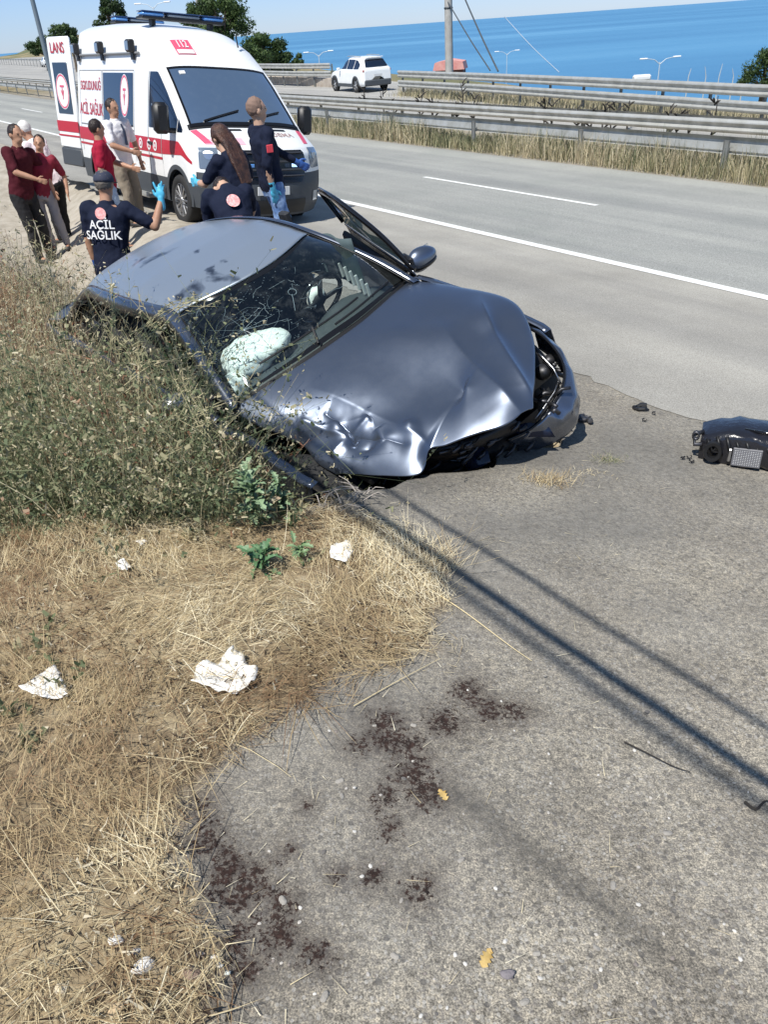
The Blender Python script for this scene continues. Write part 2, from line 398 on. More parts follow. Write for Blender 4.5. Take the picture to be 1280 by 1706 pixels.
    # soil and dead litter
    s1 = ramp(noise(14, 8, .7, 4.), [(.25, (.12, .09, .06)), (.45, (.25, .20, .135)), (.6, (.37, .31, .215)), (.75, (.50, .44, .33))])
    s2 = ramp(noise(1.1, 6, .6, 7.), [(.38, (.45, .38, .33)), (.62, (1.1, 1.08, 1.0))])
    s1 = mix(1.0, s1, s2, 'MULTIPLY')
    dirt = ramp(noise(3, 8, .65, 9.), [(.3, (.25, .22, .175)), (.5, (.34, .305, .25)), (.7, (.42, .385, .325))])
    s1 = mix(attr('dust'), s1, dirt)
    far = mix(ramp(noise(.05, 6, .6), [(.4, (0, 0, 0)), (.6, (1, 1, 1))]), (.30, .235, .135), (.10, .12, .055))
    s1 = mix(attr('far'), s1, far)
    c = mix(attr('soil'), c, s1)
    L.new(c, b.inputs['Base Color']); b.inputs['Roughness'].default_value = .9; b.inputs['Specular IOR Level'].default_value = .25
    h = math_('ADD', math_('MULTIPLY', noise(210, 3, .7), .5), math_('MULTIPLY', math_('SUBTRACT', .5, vor.outputs['Distance']), .35))
    h = math_('ADD', h, math_('MULTIPLY', noise(22, 6, .7, 6.), 1.6)); h = math_('SUBTRACT', h, math_('MULTIPLY', pit, 1.2))
    bp = N.new('ShaderNodeBump'); bp.inputs['Strength'].default_value = .75; bp.inputs['Distance'].default_value = .006
    L.new(h, bp.inputs['Height']); L.new(bp.outputs[0], b.inputs['Normal'])
    return m
dust = np.maximum(sstep(bv, 7.5, 9.5)*(1-sstep(bv, 60, 90)), 0)*sstep(av, -.6, .8)
farm = sstep(np.hypot(GX, GY), 60, 120); farm = np.maximum(farm, np.where(av > 24, 1, 0))
ground = mesh('ground', np.stack([GX, GY, gz], -1).reshape(-1, 3), grid_faces(*GA.shape), ground_material(), attrs={'soil': soil.ravel(), 'stain': stain.ravel(), 'streak': streak.ravel(), 'upper': (sstep(bv, .3, 2.1)*(.6+.8*(vnoise(GX, GY, 2.5, 14)-.3))).clip(0, 1).ravel(), 'dust': dust.ravel(), 'far': farm.ravel()})
tag(ground, kind='structure')

# ---- road sheets follow the same surface a few millimetres up
def strip(name, a0, a1, b0, b1, m, lift, na=6, nb=120, bpow=1.0, fn0=None, fn1=None, attrs=None):
    bb = np.concatenate([np.linspace(b0, min(60, b1), nb), np.linspace(60, b1, 60)[1:]]) if b1 > 60 else np.linspace(b0, b1, nb)
    ta = np.linspace(0, 1, na); B_, T_ = np.meshgrid(bb, ta, indexing='ij')
    A0 = fn0(B_) if fn0 else a0; A1 = fn1(B_) if fn1 else a1
    A_ = A0+(A1-A0)*T_
    X, Y = xy_of(A_, B_); Z = base_z(X, Y)+lift
    F_ = grid_faces(*B_.shape)[:, ::-1]
    return mesh(name, np.stack([X, Y, Z], -1).reshape(-1, 3), F_, m, attrs={k: v(A_, B_).ravel() for k, v in (attrs or {}).items()})
def asphalt(name, c1, c2, c3, crack=.0, agg=160):
    m = bpy.data.materials.new(name); m.use_nodes = True
    N = m.node_tree.nodes; L = m.node_tree.links; b = N['Principled BSDF']; tc = N.new('ShaderNodeTexCoord')
    def nz(sc, d=6, r=.6):
        n = N.new('ShaderNodeTexNoise'); n.inputs['Scale'].default_value = sc; n.inputs['Detail'].default_value = d; n.inputs['Roughness'].default_value = r; L.new(tc.outputs['Object'], n.inputs['Vector']); return n.outputs['Fac']
    r = N.new('ShaderNodeValToRGB'); L.new(nz(.55, 7, .62), r.inputs[0]); e = r.color_ramp.elements; e.new(.5)
    for i, (p, c) in enumerate(((.3, c1), (.5, c2), (.7, c3))): e[i].position = p; e[i].color = (*c, 1)
    r2 = N.new('ShaderNodeValToRGB'); L.new(nz(agg, 3, .75), r2.inputs[0]); e = r2.color_ramp.elements
    e[0].position = .32; e[0].color = (.55, .54, .52, 1); e[1].position = .68; e[1].color = (1.4, 1.4, 1.38, 1)
    x = N.new('ShaderNodeMix'); x.data_type = 'RGBA'; x.blend_type = 'MULTIPLY'; x.inputs[0].default_value = 1; L.new(r.outputs[0], x.inputs[6]); L.new(r2.outputs[0], x.inputs[7])
    m1 = N.new('ShaderNodeMapping'); m1.inputs['Rotation'].default_value = (0, 0, -.5834); L.new(tc.outputs['Object'], m1.inputs[0]); m2 = N.new('ShaderNodeMapping'); m2.inputs['Scale'].default_value = (1.1, .035, 1); L.new(m1.outputs[0], m2.inputs[0])
    n4 = N.new('ShaderNodeTexNoise'); n4.inputs['Scale'].default_value = 1.; n4.inputs['Detail'].default_value = 5; L.new(m2.outputs[0], n4.inputs['Vector'])
    r4 = N.new('ShaderNodeValToRGB'); L.new(n4.outputs[0], r4.inputs[0]); e = r4.color_ramp.elements; e[0].position = .34; e[0].color = (.80, .80, .81, 1); e[1].position = .66; e[1].color = (1.10, 1.09, 1.07, 1)
    x4 = N.new('ShaderNodeMix'); x4.data_type = 'RGBA'; x4.blend_type = 'MULTIPLY'; x4.inputs[0].default_value = 1; L.new(x.outputs[2], x4.inputs[6]); L.new(r4.outputs[0], x4.inputs[7])
    L.new(x4.outputs[2], b.inputs['Base Color']); b.inputs['Roughness'].default_value = .85
    bp = N.new('ShaderNodeBump'); bp.inputs['Strength'].default_value = .5; bp.inputs['Distance'].default_value = .004; L.new(nz(agg, 3, .7), bp.inputs['Height']); L.new(bp.outputs[0], b.inputs['Normal'])
    return m
M_lane = asphalt('lane_asphalt', (.26, .27, .255), (.295, .30, .285), (.325, .33, .31), agg=60)
M_shoulder = asphalt('shoulder_asphalt', (.255, .245, .222), (.315, .303, .275), (.37, .357, .325), agg=110)
M_far = asphalt('far_asphalt', (.30, .295, .28), (.34, .335, .32), (.37, .365, .35))
M_line = mat('road_paint', (.78, .78, .75), .6, col2=(.62, .62, .59), nscale=14, contrast=(.45, .75))
# boundary between the pale shoulder asphalt and the older concrete apron
BND_PX = [(965, 628), (1030, 668), (1100, 690), (1180, 706), (1280, 727), (1420, 770), (1700, 860)]
_B = np.array([ab(*ground_hit(x, y)[:2]) for x, y in BND_PX])
print('edge', np.round(_E, 2).tolist()); print('bnd', np.round(_B, 2).tolist())
A_L1, A_DASH, A_L2 = 7.85, 10.9, 14.6
_o = np.argsort(_B[:, 1]); _bb = _B[_o, 1]; _ba = _B[_o, 0]
def shoulder_inner(b):
    w = np.interp(b, np.concatenate([[-40], _bb, [9, 30]]), np.concatenate([[_ba[0]+6], _ba, [4.2, 5.0]]))
    return w+(vnoise(b, b*0, 3, 3)-.5)*.30+(vnoise(b, b*0, 14, 6)-.5)*.12+(vnoise(b, b*0, 45, 9)-.5)*.04
sh = strip('road_shoulder', 0, A_L1-.02, -30, 60, M_shoulder, .004, na=10, nb=900, fn0=shoulder_inner); tag(sh, kind='structure')
rd = strip('road', A_L1-.02, A_L2+.55, -60, 330, M_lane, .004, na=8, nb=160); tag(rd, kind='structure')
sh2 = strip('road_shoulder', 5.0, A_L1-.02, 60, 330, M_shoulder, .004, na=4, nb=20); tag(sh2, kind='structure')
fc = strip('far_carriageway', 19.8, 30, -60, 400, M_far, .006, na=8, nb=160, fn1=lambda b: np.interp(b, FB, FA)-.6); tag(fc, kind='structure')
def paint(a0, w, b0, b1):
    o = strip('lane_marking', a0-w/2, a0+w/2, b0, b1, M_line, .009, na=2, nb=max(6, int((min(b1, 60)-b0)/1.5))); tag(o, kind='structure'); return o
paint(A_L1, .19, -40, 300); paint(A_L2, .16, -40, 300)
_da = ab(*ground_hit(698, 297)[:2]); _db = ab(*ground_hit(1005, 342)[:2]); _dc = ab(*ground_hit(62, 190)[:2]); _dd = ab(*ground_hit(96, 196)[:2])
print('dash', _da, _db, _dc, _dd, 'L1', [np.round(ab(*ground_hit(x, y)[:2]), 2).tolist() for x, y in [(590, 345), (900, 407), (1280, 490), (72, 231)]], 'L2', [np.round(ab(*ground_hit(x, y)[:2]), 2).tolist() for x, y in [(520, 225), (1040, 284), (1280, 319), (60, 159)]])
A_DASH = float((_da[0]+_db[0])/2); per = 13.0; b_s = float(_db[1]); ln = float(_da[1]-_db[1])
for k in range(-3, 16): paint(A_DASH, .13, b_s+k*per, b_s+k*per+ln)

# ---- sea
M_sea = bpy.data.materials.new('sea_water'); M_sea.use_nodes = True
def _sea():
    N = M_sea.node_tree.nodes; L = M_sea.node_tree.links; b = N['Principled BSDF']; tc = N.new('ShaderNodeTexCoord')
    mp = N.new('ShaderNodeMapping'); mp.inputs['Scale'].default_value = (.0006, .004, 1); mp.inputs['Rotation'].default_value = (0, 0, -.06); L.new(tc.outputs['Object'], mp.inputs[0])
    n = N.new('ShaderNodeTexNoise'); n.inputs['Scale'].default_value = 1.; n.inputs['Detail'].default_value = 6; n.inputs['Roughness'].default_value = .62; L.new(mp.outputs[0], n.inputs[0])
    r = N.new('ShaderNodeValToRGB'); L.new(n.outputs[0], r.inputs[0]); e = r.color_ramp.elements; e.new(.5)
    for i, (p, c) in enumerate(((.35, (.045, .17, .32)), (.55, (.07, .225, .385)), (.75, (.12, .30, .46)))): e[i].position = p; e[i].color = (*c, 1)
    L.new(r.outputs[0], b.inputs['Base Color']); b.inputs['Roughness'].default_value = .35; b.inputs['IOR'].default_value = 1.33; b.inputs['Specular IOR Level'].default_value = .35
    n2 = N.new('ShaderNodeTexNoise'); n2.inputs['Scale'].default_value = .35; n2.inputs['Detail'].default_value = 6; L.new(tc.outputs['Object'], n2.inputs[0])
    bp = N.new('ShaderNodeBump'); bp.inputs['Strength'].default_value = .6; bp.inputs['Distance'].default_value = .8; L.new(n2.outputs[0], bp.inputs['Height']); L.new(bp.outputs[0], b.inputs['Normal'])
_sea()
th_ = np.linspace(0, 2*math.pi, 97)[:-1]; rr_ = np.array([1, 60, 300, 1200, 5000, 20000, 45000.])
SV = np.array([[r*math.cos(t), r*math.sin(t), -24.0-(r*r)/(2*6.37e6)] for r in rr_ for t in th_]); SV[:96, :2] = 0
tag(mesh('sea', SV, grid_faces(7, 96, closev=True), M_sea), kind='structure')

# ------------------------------------------------------------------ guardrails
M_galv = mat('galvanised_steel', (.50, .50, .47), .45, .45, col2=(.36, .36, .33), nscale=3, rough2=.6)
M_galvd = mat('weathered_steel', (.30, .31, .30), .6, .5, col2=(.20, .20, .19), nscale=5)
WPROF = [(0, .155), (.03, .15), (.078, .105), (.08, .075), (.022, .02), (.02, -.02), (.08, -.075), (.078, -.105), (.03, -.15), (0, -.155)]
NPROF = [(0, .165), (.035, .16), (.085, .09), (.088, .075), (.02, -.09), (.02, -.105), (.06, -.135), (.06, -.15), (0, -.165)]
def sweep(path, prof, side=1., thick=.004):
    """profile (out, up) swept along a 3-D path; out = to the right of travel * side"""
    path = np.array(path, float); T = np.gradient(path, axis=0); T[:, 2] = 0; T /= np.linalg.norm(T, axis=1, keepdims=True)
    Nn = np.stack([T[:, 1], -T[:, 0], 0*T[:, 0]], -1)*side
    pr = np.array(prof); back_ = pr[::-1]-np.array([thick, 0]); full = np.concatenate([pr, back_])
    V = path[:, None, :]+Nn[:, None, :]*full[None, :, 0:1]+np.array([0, 0, 1.])*full[None, :, 1:2]
    return V.reshape(-1, 3), grid_faces(len(path), len(full), closev=True)
def rail(label, pts, top=.75, side=1, double=False, tiers=(0,), post_step=4.0, group=None, postdark=M_galvd, spacer=False, post_first=0., postw=.11, prof=WPROF, beam_mat=None):
    pts = np.array(pts, float); seg = np.concatenate([[0], np.cumsum(np.hypot(*np.diff(pts[:, :2], axis=0).T))])
    n = max(8, int(seg[-1]/2)); s = np.linspace(0, seg[-1], n); P = np.stack([np.interp(s, seg, pts[:, k]) for k in range(3)], -1)
    t = thing('guardrail', label, 'guardrail', tuple(P[0]), group=group); o0 = P[0].copy()
    Q = P-o0
    for tr in tiers:
        for sd_ in ((1, -1) if double else (side,)):
            Pb = Q+np.array([0, 0, top-.155-tr])
            T = np.gradient(Pb, axis=0); T[:, 2] = 0; T /= np.linalg.norm(T, axis=1, keepdims=True); Nn = np.stack([T[:, 1], -T[:, 0], 0*T[:, 0]], -1)*sd_
            if double: Pb = Pb+Nn*.21
            else: Pb = Pb+Nn*.08
            V, Fq = sweep(Pb, prof, sd_); mesh('beam', V, Fq, beam_mat or M_galv, t, smooth=True, auto=50)
    sp = np.arange(post_first, seg[-1], post_step); proto = None; sproto = None
    for x in sp:
        p = np.array([np.interp(x, seg, pts[:, k]) for k in range(3)])-o0
        q = np.array([np.interp(x+.5, seg, pts[:, k]) for k in range(3)])-o0; ang = math.atan2(q[1]-p[1], q[0]-p[0])
        if proto is None:
            mb = MB(); h = top+.25
            mb.box((0, 0, h/2-.3), (postw, .008, h)); mb.box((-postw/2, .0, h/2-.3), (.008, .06, h)); mb.box((postw/2, .0, h/2-.3), (.008, .06, h))
            proto = mb.build('post', postdark, t); o = proto
        else: o = proto.copy(); COL.objects.link(o); o.parent = t
        o.location = p; o.rotation_euler = (0, 0, ang)
        if spacer:
            if sproto is None:
                mb = MB(); mb.box((0, 0, top-.10), (.34, .40, .03)); mb.box((0, 0, top-.28), (.34, .40, .02)); mb.box((0, .2, top-.155), (.22, .02, .20)); mb.box((0, -.2, top-.155), (.22, .02, .20))
                sproto = mb.build('spacer', M_galv, t); o = sproto
            else: o = sproto.copy(); COL.objects.link(o); o.parent = t
            o.location = p; o.rotation_euler = (0, 0, ang)
    return t
def line_ab(a, b0, b1, n=60, z=None):
    bb = np.linspace(b0, b1, n); X, Y = xy_of(np.full(n, a), bb); return np.stack([X, Y, base_z(X, Y) if z is None else np.full(n, z)], -1)
def find_a(px, py, zoff):     # lateral place of a rail seen at this height above the road
    p = ground_hit(px, py, add=zoff); return ab(p[0], p[1])
for nm, l, zo in (('near top', [(480, 181), (800, 203), (1280, 241)], .75), ('near bot', [(510, 190), (800, 214), (1280, 260)], .44), ('mid top', [(470, 153), (900, 171), (1280, 196)], .75), ('far top', [(443, 111), (555, 112), (662, 116), (1000, 126), (1280, 139)], .95), ('far gr', [(445, 142), (570, 147), (660, 160), (1280, 218)], 0), ('leftfar', [(0, 98), (75, 100)], .9), ('left mid', [(0, 122), (90, 132)], .75), ('left near', [(0, 134), (90, 144)], .7)):
    print(nm, [np.round(find_a(x, y, zo), 2).tolist() for x, y in l])
A_NR = 15.75
rail('bright galvanised guardrail nearest the road, along the dry grass strip', line_ab(A_NR, -20, 200, 110), side=1, post_first=2.2, prof=NPROF)
rail('double sided guardrail with spacer blocks standing in the middle of the median', line_ab(18.9, -20, 200, 110), side=1, double=True, spacer=True, post_first=1.0, post_step=3.0)
FR = [ground_hit(1500, 236), ground_hit(1280, 218), ground_hit(1000, 190), ground_hit(800, 171), ground_hit(668, 160)]
rail('tall two beam guardrail on the seaward side, right of the white car', FR, top=1.12, side=-1, tiers=(0, .42), post_step=2.0, postw=.08)
FR2 = [ground_hit(556, 146), ground_hit(500, 145), ground_hit(440, 142), ground_hit(300, 133)]
rail('short seaward guardrail on a low stone kerb, left of the white car', FR2, top=1.3, side=-1, tiers=(0, .42), post_step=2.0, postw=.08)
FR3 = [ground_hit(-60, 107), ground_hit(0, 108), ground_hit(40, 110), ground_hit(85, 113)]
rail('distant guardrail below the brown hillside at the far left', FR3, top=1.3, side=-1, tiers=(0, ), post_step=5.0, postw=.3)
# low stone kerb wall beneath the short rail
mbk = MB(); K0 = np.array(FR2[0]); K1 = np.array(FR2[3]); kd = (K1-K0); kl = np.hypot(kd[0], kd[1]); ka = math.atan2(kd[1], kd[0]); Rk = np.array([[math.cos(ka), -math.sin(ka), 0], [math.sin(ka), math.cos(ka), 0], [0, 0, 1]])
kw = thing('low_wall', 'low pale stone wall under the short seaward guardrail', 'wall', tuple(K0)); M_stonew = mat('pale_stone', (.42, .37, .31), .9, col2=(.30, .25, .20), nscale=2.5, bump=.6, bscale=6)
for i in range(int(kl/1.1)):
    m_ = MB(); m_.box((0, 0, .2), (1.06, .35, .62+random.uniform(-.05, .05)), bev=.04); o = m_.build('stone', M_stonew, kw); d_ = kd/kl*(i*1.1+.55); o.location = tuple(d_); o.rotation_euler = (0, 0, ka)
# ================================================================== the crashed coupe
CS = 1.06
CT = CAMP+CS*(np.array([.35, 3.986, .162])-CAMP)
cf = np.array([.614, -.788, .042]); cl = np.array([.755, .602, .259]); cf /= np.linalg.norm(cf); cl -= cf*(cl@cf); cl /= np.linalg.norm(cl); cu_ = np.cross(cf, cl)
CRW = np.stack([cf, cl, cu_], 1)
def frame_matrix(R_, T_): return Matrix([[*R_[0], T_[0]], [*R_[1], T_[1]], [*R_[2], T_[2]], [0, 0, 0, 1]])
def cloc(px, py, z=None, X=None, Y=None):
    """point of the car (its own axes, unscaled) seen at this pixel on a plane of the car"""
    d = CRW.T@(CR*(px-CXP)/FPX+CU*(CYP-py)/FPX+CF); o = CRW.T@(CAMP-CT)/CS
    if z is not None: t = (z-o[2])/d[2]
    elif X is not None: t = (X-o[0])/d[0]
    else: t = (Y-o[1])/d[1]
    return o+t*d
def car_paint(name, base, rough, coat, dust=.25):
    m = bpy.data.materials.new(name); m.use_nodes = True; N = m.node_tree.nodes; L = m.node_tree.links; b = N['Principled BSDF']
    tc = N.new('ShaderNodeTexCoord')
    b.inputs['Metallic'].default_value = .9; b.inputs['Coat Weight'].default_value = coat; b.inputs['Coat Roughness'].default_value = .12
    n = N.new('ShaderNodeTexNoise'); n.inputs['Scale'].default_value = 3.5; n.inputs['Detail'].default_value = 9; n.inputs['Roughness'].default_value = .72; L.new(tc.outputs['Object'], n.inputs[0])
    r = N.new('ShaderNodeValToRGB'); e = r.color_ramp.elements; e[0].position = .42; e[1].position = .78; e[0].color = (*base, 1); e[1].color = (*(np.array(base)*(1-dust)+np.array((.3, .28, .25))*dust), 1)
    L.new(n.outputs[0], r.inputs[0]); L.new(r.outputs[0], b.inputs['Base Color'])
    mr = N.new('ShaderNodeMapRange'); mr.inputs[1].default_value = .4; mr.inputs[2].default_value = .75; mr.inputs[3].default_value = rough; mr.inputs[4].default_value = rough+.06
    L.new(n.outputs[0], mr.inputs[0]); L.new(mr.outputs[0], b.inputs['Roughness'])
    n2 = N.new('ShaderNodeTexNoise'); n2.inputs['Scale'].default_value = 900; L.new(tc.outputs['Object'], n2.inputs[0])
    bp = N.new('ShaderNodeBump'); bp.inputs['Strength'].default_value = .04; bp.inputs['Distance'].default_value = .001; L.new(n2.outputs[0], bp.inputs['Height']); L.new(bp.outputs[0], b.inputs['Normal'])
    return m
M_cp = car_paint('grey_metallic_paint', (.18, .21, .268), .31, .12, .10)
M_roof = car_paint('pale_roof_paint', (.20, .235, .30), .30, .1, .0)  # roof paler and less metallic than the other panels, with darker noise patches
def _roof_patches():
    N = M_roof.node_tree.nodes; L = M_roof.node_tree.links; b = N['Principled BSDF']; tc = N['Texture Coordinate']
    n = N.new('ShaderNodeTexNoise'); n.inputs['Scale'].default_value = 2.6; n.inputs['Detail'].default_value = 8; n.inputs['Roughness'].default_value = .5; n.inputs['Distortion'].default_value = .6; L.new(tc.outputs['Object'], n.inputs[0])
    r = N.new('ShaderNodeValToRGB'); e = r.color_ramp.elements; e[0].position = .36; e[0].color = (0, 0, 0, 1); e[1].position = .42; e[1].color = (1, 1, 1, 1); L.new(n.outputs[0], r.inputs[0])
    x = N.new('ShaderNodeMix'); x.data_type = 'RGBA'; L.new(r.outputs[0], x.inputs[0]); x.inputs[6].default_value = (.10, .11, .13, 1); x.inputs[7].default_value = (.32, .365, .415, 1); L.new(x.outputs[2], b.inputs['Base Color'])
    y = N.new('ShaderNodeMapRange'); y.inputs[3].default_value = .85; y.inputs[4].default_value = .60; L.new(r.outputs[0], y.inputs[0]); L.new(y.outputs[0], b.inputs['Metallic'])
_roof_patches()
M_cp2 = car_paint('grey_metallic_paint_gloss', (.17, .19, .235), .25, .6)
M_blk = mat('black_plastic', (.012, .012, .013), .45)
M_blkg = mat('gloss_black', (.008, .008, .009), .12)
M_rub = mat('tyre_rubber', (.02, .02, .02), .8, bump=.3, bscale=90)
M_alu = mat('alloy_metal', (.55, .55, .56), .3, 1.0)
M_dirtym = mat('grimy_metal', (.10, .10, .11), .45, .8, col2=(.03, .03, .03), nscale=12)
M_int = mat('dark_interior', (.022, .024, .028), .7, col2=(.035, .036, .04), nscale=6)
M_dash = mat('dashboard_plastic', (.075, .085, .09), .55, bump=.2, bscale=200)
M_bag = mat('airbag_fabric', (.90, .92, .89), .75, bump=.25, bscale=14)
M_crack = mat('cracked_glass_edge', (.22, .30, .32), .3)
def thin_glass(name, tint, refl=1.0, dirt=.0):
    m = bpy.data.materials.new(name); m.use_nodes = True; N = m.node_tree.nodes; L = m.node_tree.links; N.remove(N['Principled BSDF'])
    tr = N.new('ShaderNodeBsdfTransparent'); tr.inputs[0].default_value = (*tint, 1)
    gl = N.new('ShaderNodeBsdfGlossy'); gl.inputs['Roughness'].default_value = .03; gl.inputs['Color'].default_value = (1, 1, 1, 1)
    fr = N.new('ShaderNodeFresnel'); fr.inputs[0].default_value = 1.5
    mu = N.new('ShaderNodeMath'); mu.operation = 'MULTIPLY'; mu.inputs[1].default_value = refl; mu.use_clamp = True; L.new(fr.outputs[0], mu.inputs[0])
    mx = N.new('ShaderNodeMixShader'); L.new(mu.outputs[0], mx.inputs[0]); L.new(tr.outputs[0], mx.inputs[1]); L.new(gl.outputs[0], mx.inputs[2])
    out = mx.outputs[0]
    if dirt > 0:
        tc = N.new('ShaderNodeTexCoord'); n = N.new('ShaderNodeTexNoise'); n.inputs['Scale'].default_value = 9; n.inputs['Detail'].default_value = 10; n.inputs['Roughness'].default_value = .8; L.new(tc.outputs['Object'], n.inputs[0])
        r = N.new('ShaderNodeValToRGB'); r.color_ramp.elements[0].position = .5; r.color_ramp.elements[1].position = .85; r.color_ramp.elements[1].color = (dirt, dirt, dirt, 1); L.new(n.outputs[0], r.inputs[0])
        df = N.new('ShaderNodeBsdfDiffuse'); df.inputs[0].default_value = (.45, .5, .5, 1); m2 = N.new('ShaderNodeMixShader'); L.new(r.outputs[0], m2.inputs[0]); L.new(out, m2.inputs[1]); L.new(df.outputs[0], m2.inputs[2]); out = m2.outputs[0]
    L.new(out, N['Material Output'].inputs[0]); MATS[name] = m; return m
M_ws = thin_glass('windscreen_glass', (.80, .89, .88), 1.4, .12)
M_tg = thin_glass('tinted_glass', (.10, .15, .16), 1.2)
M_gg = thin_glass('green_glass', (.03, .42, .28), 1.6)

car = thing('crashed_car', 'dark grey coupe with crumpled bonnet, nose down in the ditch beside the road', 'car', M=frame_matrix(CRW, CT) @ Matrix.Scale(CS, 4))
def spl(P, n):      # smooth curve through points
    P = np.array(P, float); k = len(P); t = np.concatenate([[0], np.cumsum(np.linalg.norm(np.diff(P, axis=0), axis=1)**.5)]); t /= t[-1]
    x = np.linspace(0, 1, n); out = np.zeros((n, P.shape[1]))
    M_ = np.zeros_like(P)
    for i in range(k):
        if i == 0: M_[i] = (P[1]-P[0])/(t[1]-t[0])
        elif i == k-1: M_[i] = (P[-1]-P[-2])/(t[-1]-t[-2])
        else: M_[i] = (P[i+1]-P[i-1])/(t[i+1]-t[i-1])
    j = np.clip(np.searchsorted(t, x, side='right')-1, 0, k-2); h = (t[j+1]-t[j]); u = ((x-t[j])/h)[:, None]; h = h[:, None]
    return (2*u**3-3*u**2+1)*P[j]+(u**3-2*u**2+u)*h*M_[j]+(-2*u**3+3*u**2)*P[j+1]+(u**3-u**2)*h*M_[j+1]
def coons(c0, c1, d0, d1):
    """c0: v along at u=0, c1: at u=1 (n_v points); d0: u along at v=0, d1: at v=1 (n_u points)"""
    nu, nv = len(d0), len(c0); u = np.linspace(0, 1, nu)[:, None, None]; v = np.linspace(0, 1, nv)[None, :, None]
    S = (1-u)*c0[None]+u*c1[None]+(1-v)*d0[:, None]+v*d1[:, None]-((1-u)*(1-v)*c0[0]+(1-u)*v*c0[-1]+u*(1-v)*c1[0]+u*v*c1[-1])
    return S
def panel(name, S, m, parent, thick=0., flip=False, auto=None, **k):
    nu, nv = S.shape[:2]; Fq = grid_faces(nu, nv)
    if flip: Fq = Fq[:, ::-1]
    o = mesh(name, S.reshape(-1, 3), Fq, m, parent, auto=auto, **k)
    if thick:
        so = o.modifiers.new('thickness', 'SOLIDIFY'); so.thickness = thick; so.offset = -1 if True else 0
    return o
# ---- bonnet
hood_top = [(388, 684, .925), (432, 655, .955), (520, 598, .985), (600, 542, .99), (660, 490, .965), (688, 468, .93)]
NU, NV = 190, 210
c0 = spl([cloc(x, y, z=z) for x, y, z in hood_top], NV)
c1 = spl([cloc(*p[:2], z=p[2]) for p in [(562, 786, .66), (640, 792, .655), (700, 789, .66), (714, 750, .70), (745, 744, .70), (800, 728, .71), (845, 712, .72), (886, 682, .72)]], NV)
d0 = spl([cloc(*p[:2], z=p[2]) for p in [(388, 684, .925), (430, 706, .86), (470, 722, .80), (508, 742, .735), (530, 768, .70), (562, 786, .66)]], NU)
d1 = spl([cloc(*p[:2], z=p[2]) for p in [(688, 468, .93), (760, 478, .91), (850, 501, .865), (884, 556, .81), (889, 620, .78), (886, 682, .72)]], NU)
H_ = coons(c0, c1, d0, d1)
uu = np.linspace(0, 1, NU)[:, None]; vv = np.linspace(0, 1, NV)[None, :]
env = (np.sin(math.pi*uu)**.8)*(np.sin(math.pi*vv)**.6)
H_[:, :, 2] += .035*env
# smooth rolled rim
H_[:, :, 2] -= .012*np.exp(-vv/.02)+.012*np.exp(-(1-vv)/.02)+.0*uu
def L2(px): return cloc(px[0], px[1], z=px[2])[:2]
def crease(S, p0, p1, h, wl, wr, f0=.25, f1=.15, curve=0.):
    a_, b_ = np.array(L2(p0)), np.array(L2(p1)); e = b_-a_; Ln = np.linalg.norm(e); e /= Ln; n_ = np.array([-e[1], e[0]])
    dx = S[:, :, 0]-a_[0]; dy = S[:, :, 1]-a_[1]; t = (dx*e[0]+dy*e[1])/Ln; d = dx*n_[0]+dy*n_[1]-curve*4*t*(1-t)
    w = np.where(d > 0, wl, wr); fade = sstep(t, -f0*.2, f0)*(1-sstep(t, 1-f1, 1+f1))
    S[:, :, 2] += h*np.exp(-np.abs(d)/w)*fade*np.tanh(np.abs(d)*0+1)
def bump(S, p, h, r, pw=2., asp=1., ang=0.):
    a_ = np.array(L2(p)); dx = S[:, :, 0]-a_[0]; dy = S[:, :, 1]-a_[1]
    ex = dx*math.cos(ang)+dy*math.sin(ang); ey = -dx*math.sin(ang)+dy*math.cos(ang)
    S[:, :, 2] += h*np.exp(-(np.sqrt((ex/asp)**2+ey**2)/r)**pw)
crease(H_, (735, 545, .92), (868, 690, .74), .050, .07, .16, .5, .1, curve=-.03)
crease(H_, (800, 500, .90), (884, 655, .78), .055, .04, .09, .4, .05, curve=-.03)
bump(H_, (815, 570, .84), -.016, .10)
crease(H_, (520, 655, .9), (712, 742, .72), .026, .22, .045, .3, .02, curve=.02)
# broad terrace pushed into the middle, ending in a point
_p = L2((783, 668, .76)); _q = L2((560, 650, .88)); dx = H_[:, :, 0]-_p[0]; dy = H_[:, :, 1]-_p[1]
rr = np.hypot(dx, dy); an = np.arctan2(dy, dx)
fw = np.cos(an-math.radians(-155))
H_[:, :, 2] += -.050*np.exp(-(rr/.30)**1.2)*sstep(fw, -.3, .9)
H_[:, :, 2] += .016*np.exp(-(rr/.06)**1.0)
bump(H_, (690, 590, .85), .020, .16, asp=1.5, ang=.6)
bump(H_, (790, 715, .74), .014, .12, asp=1.6, ang=.8)
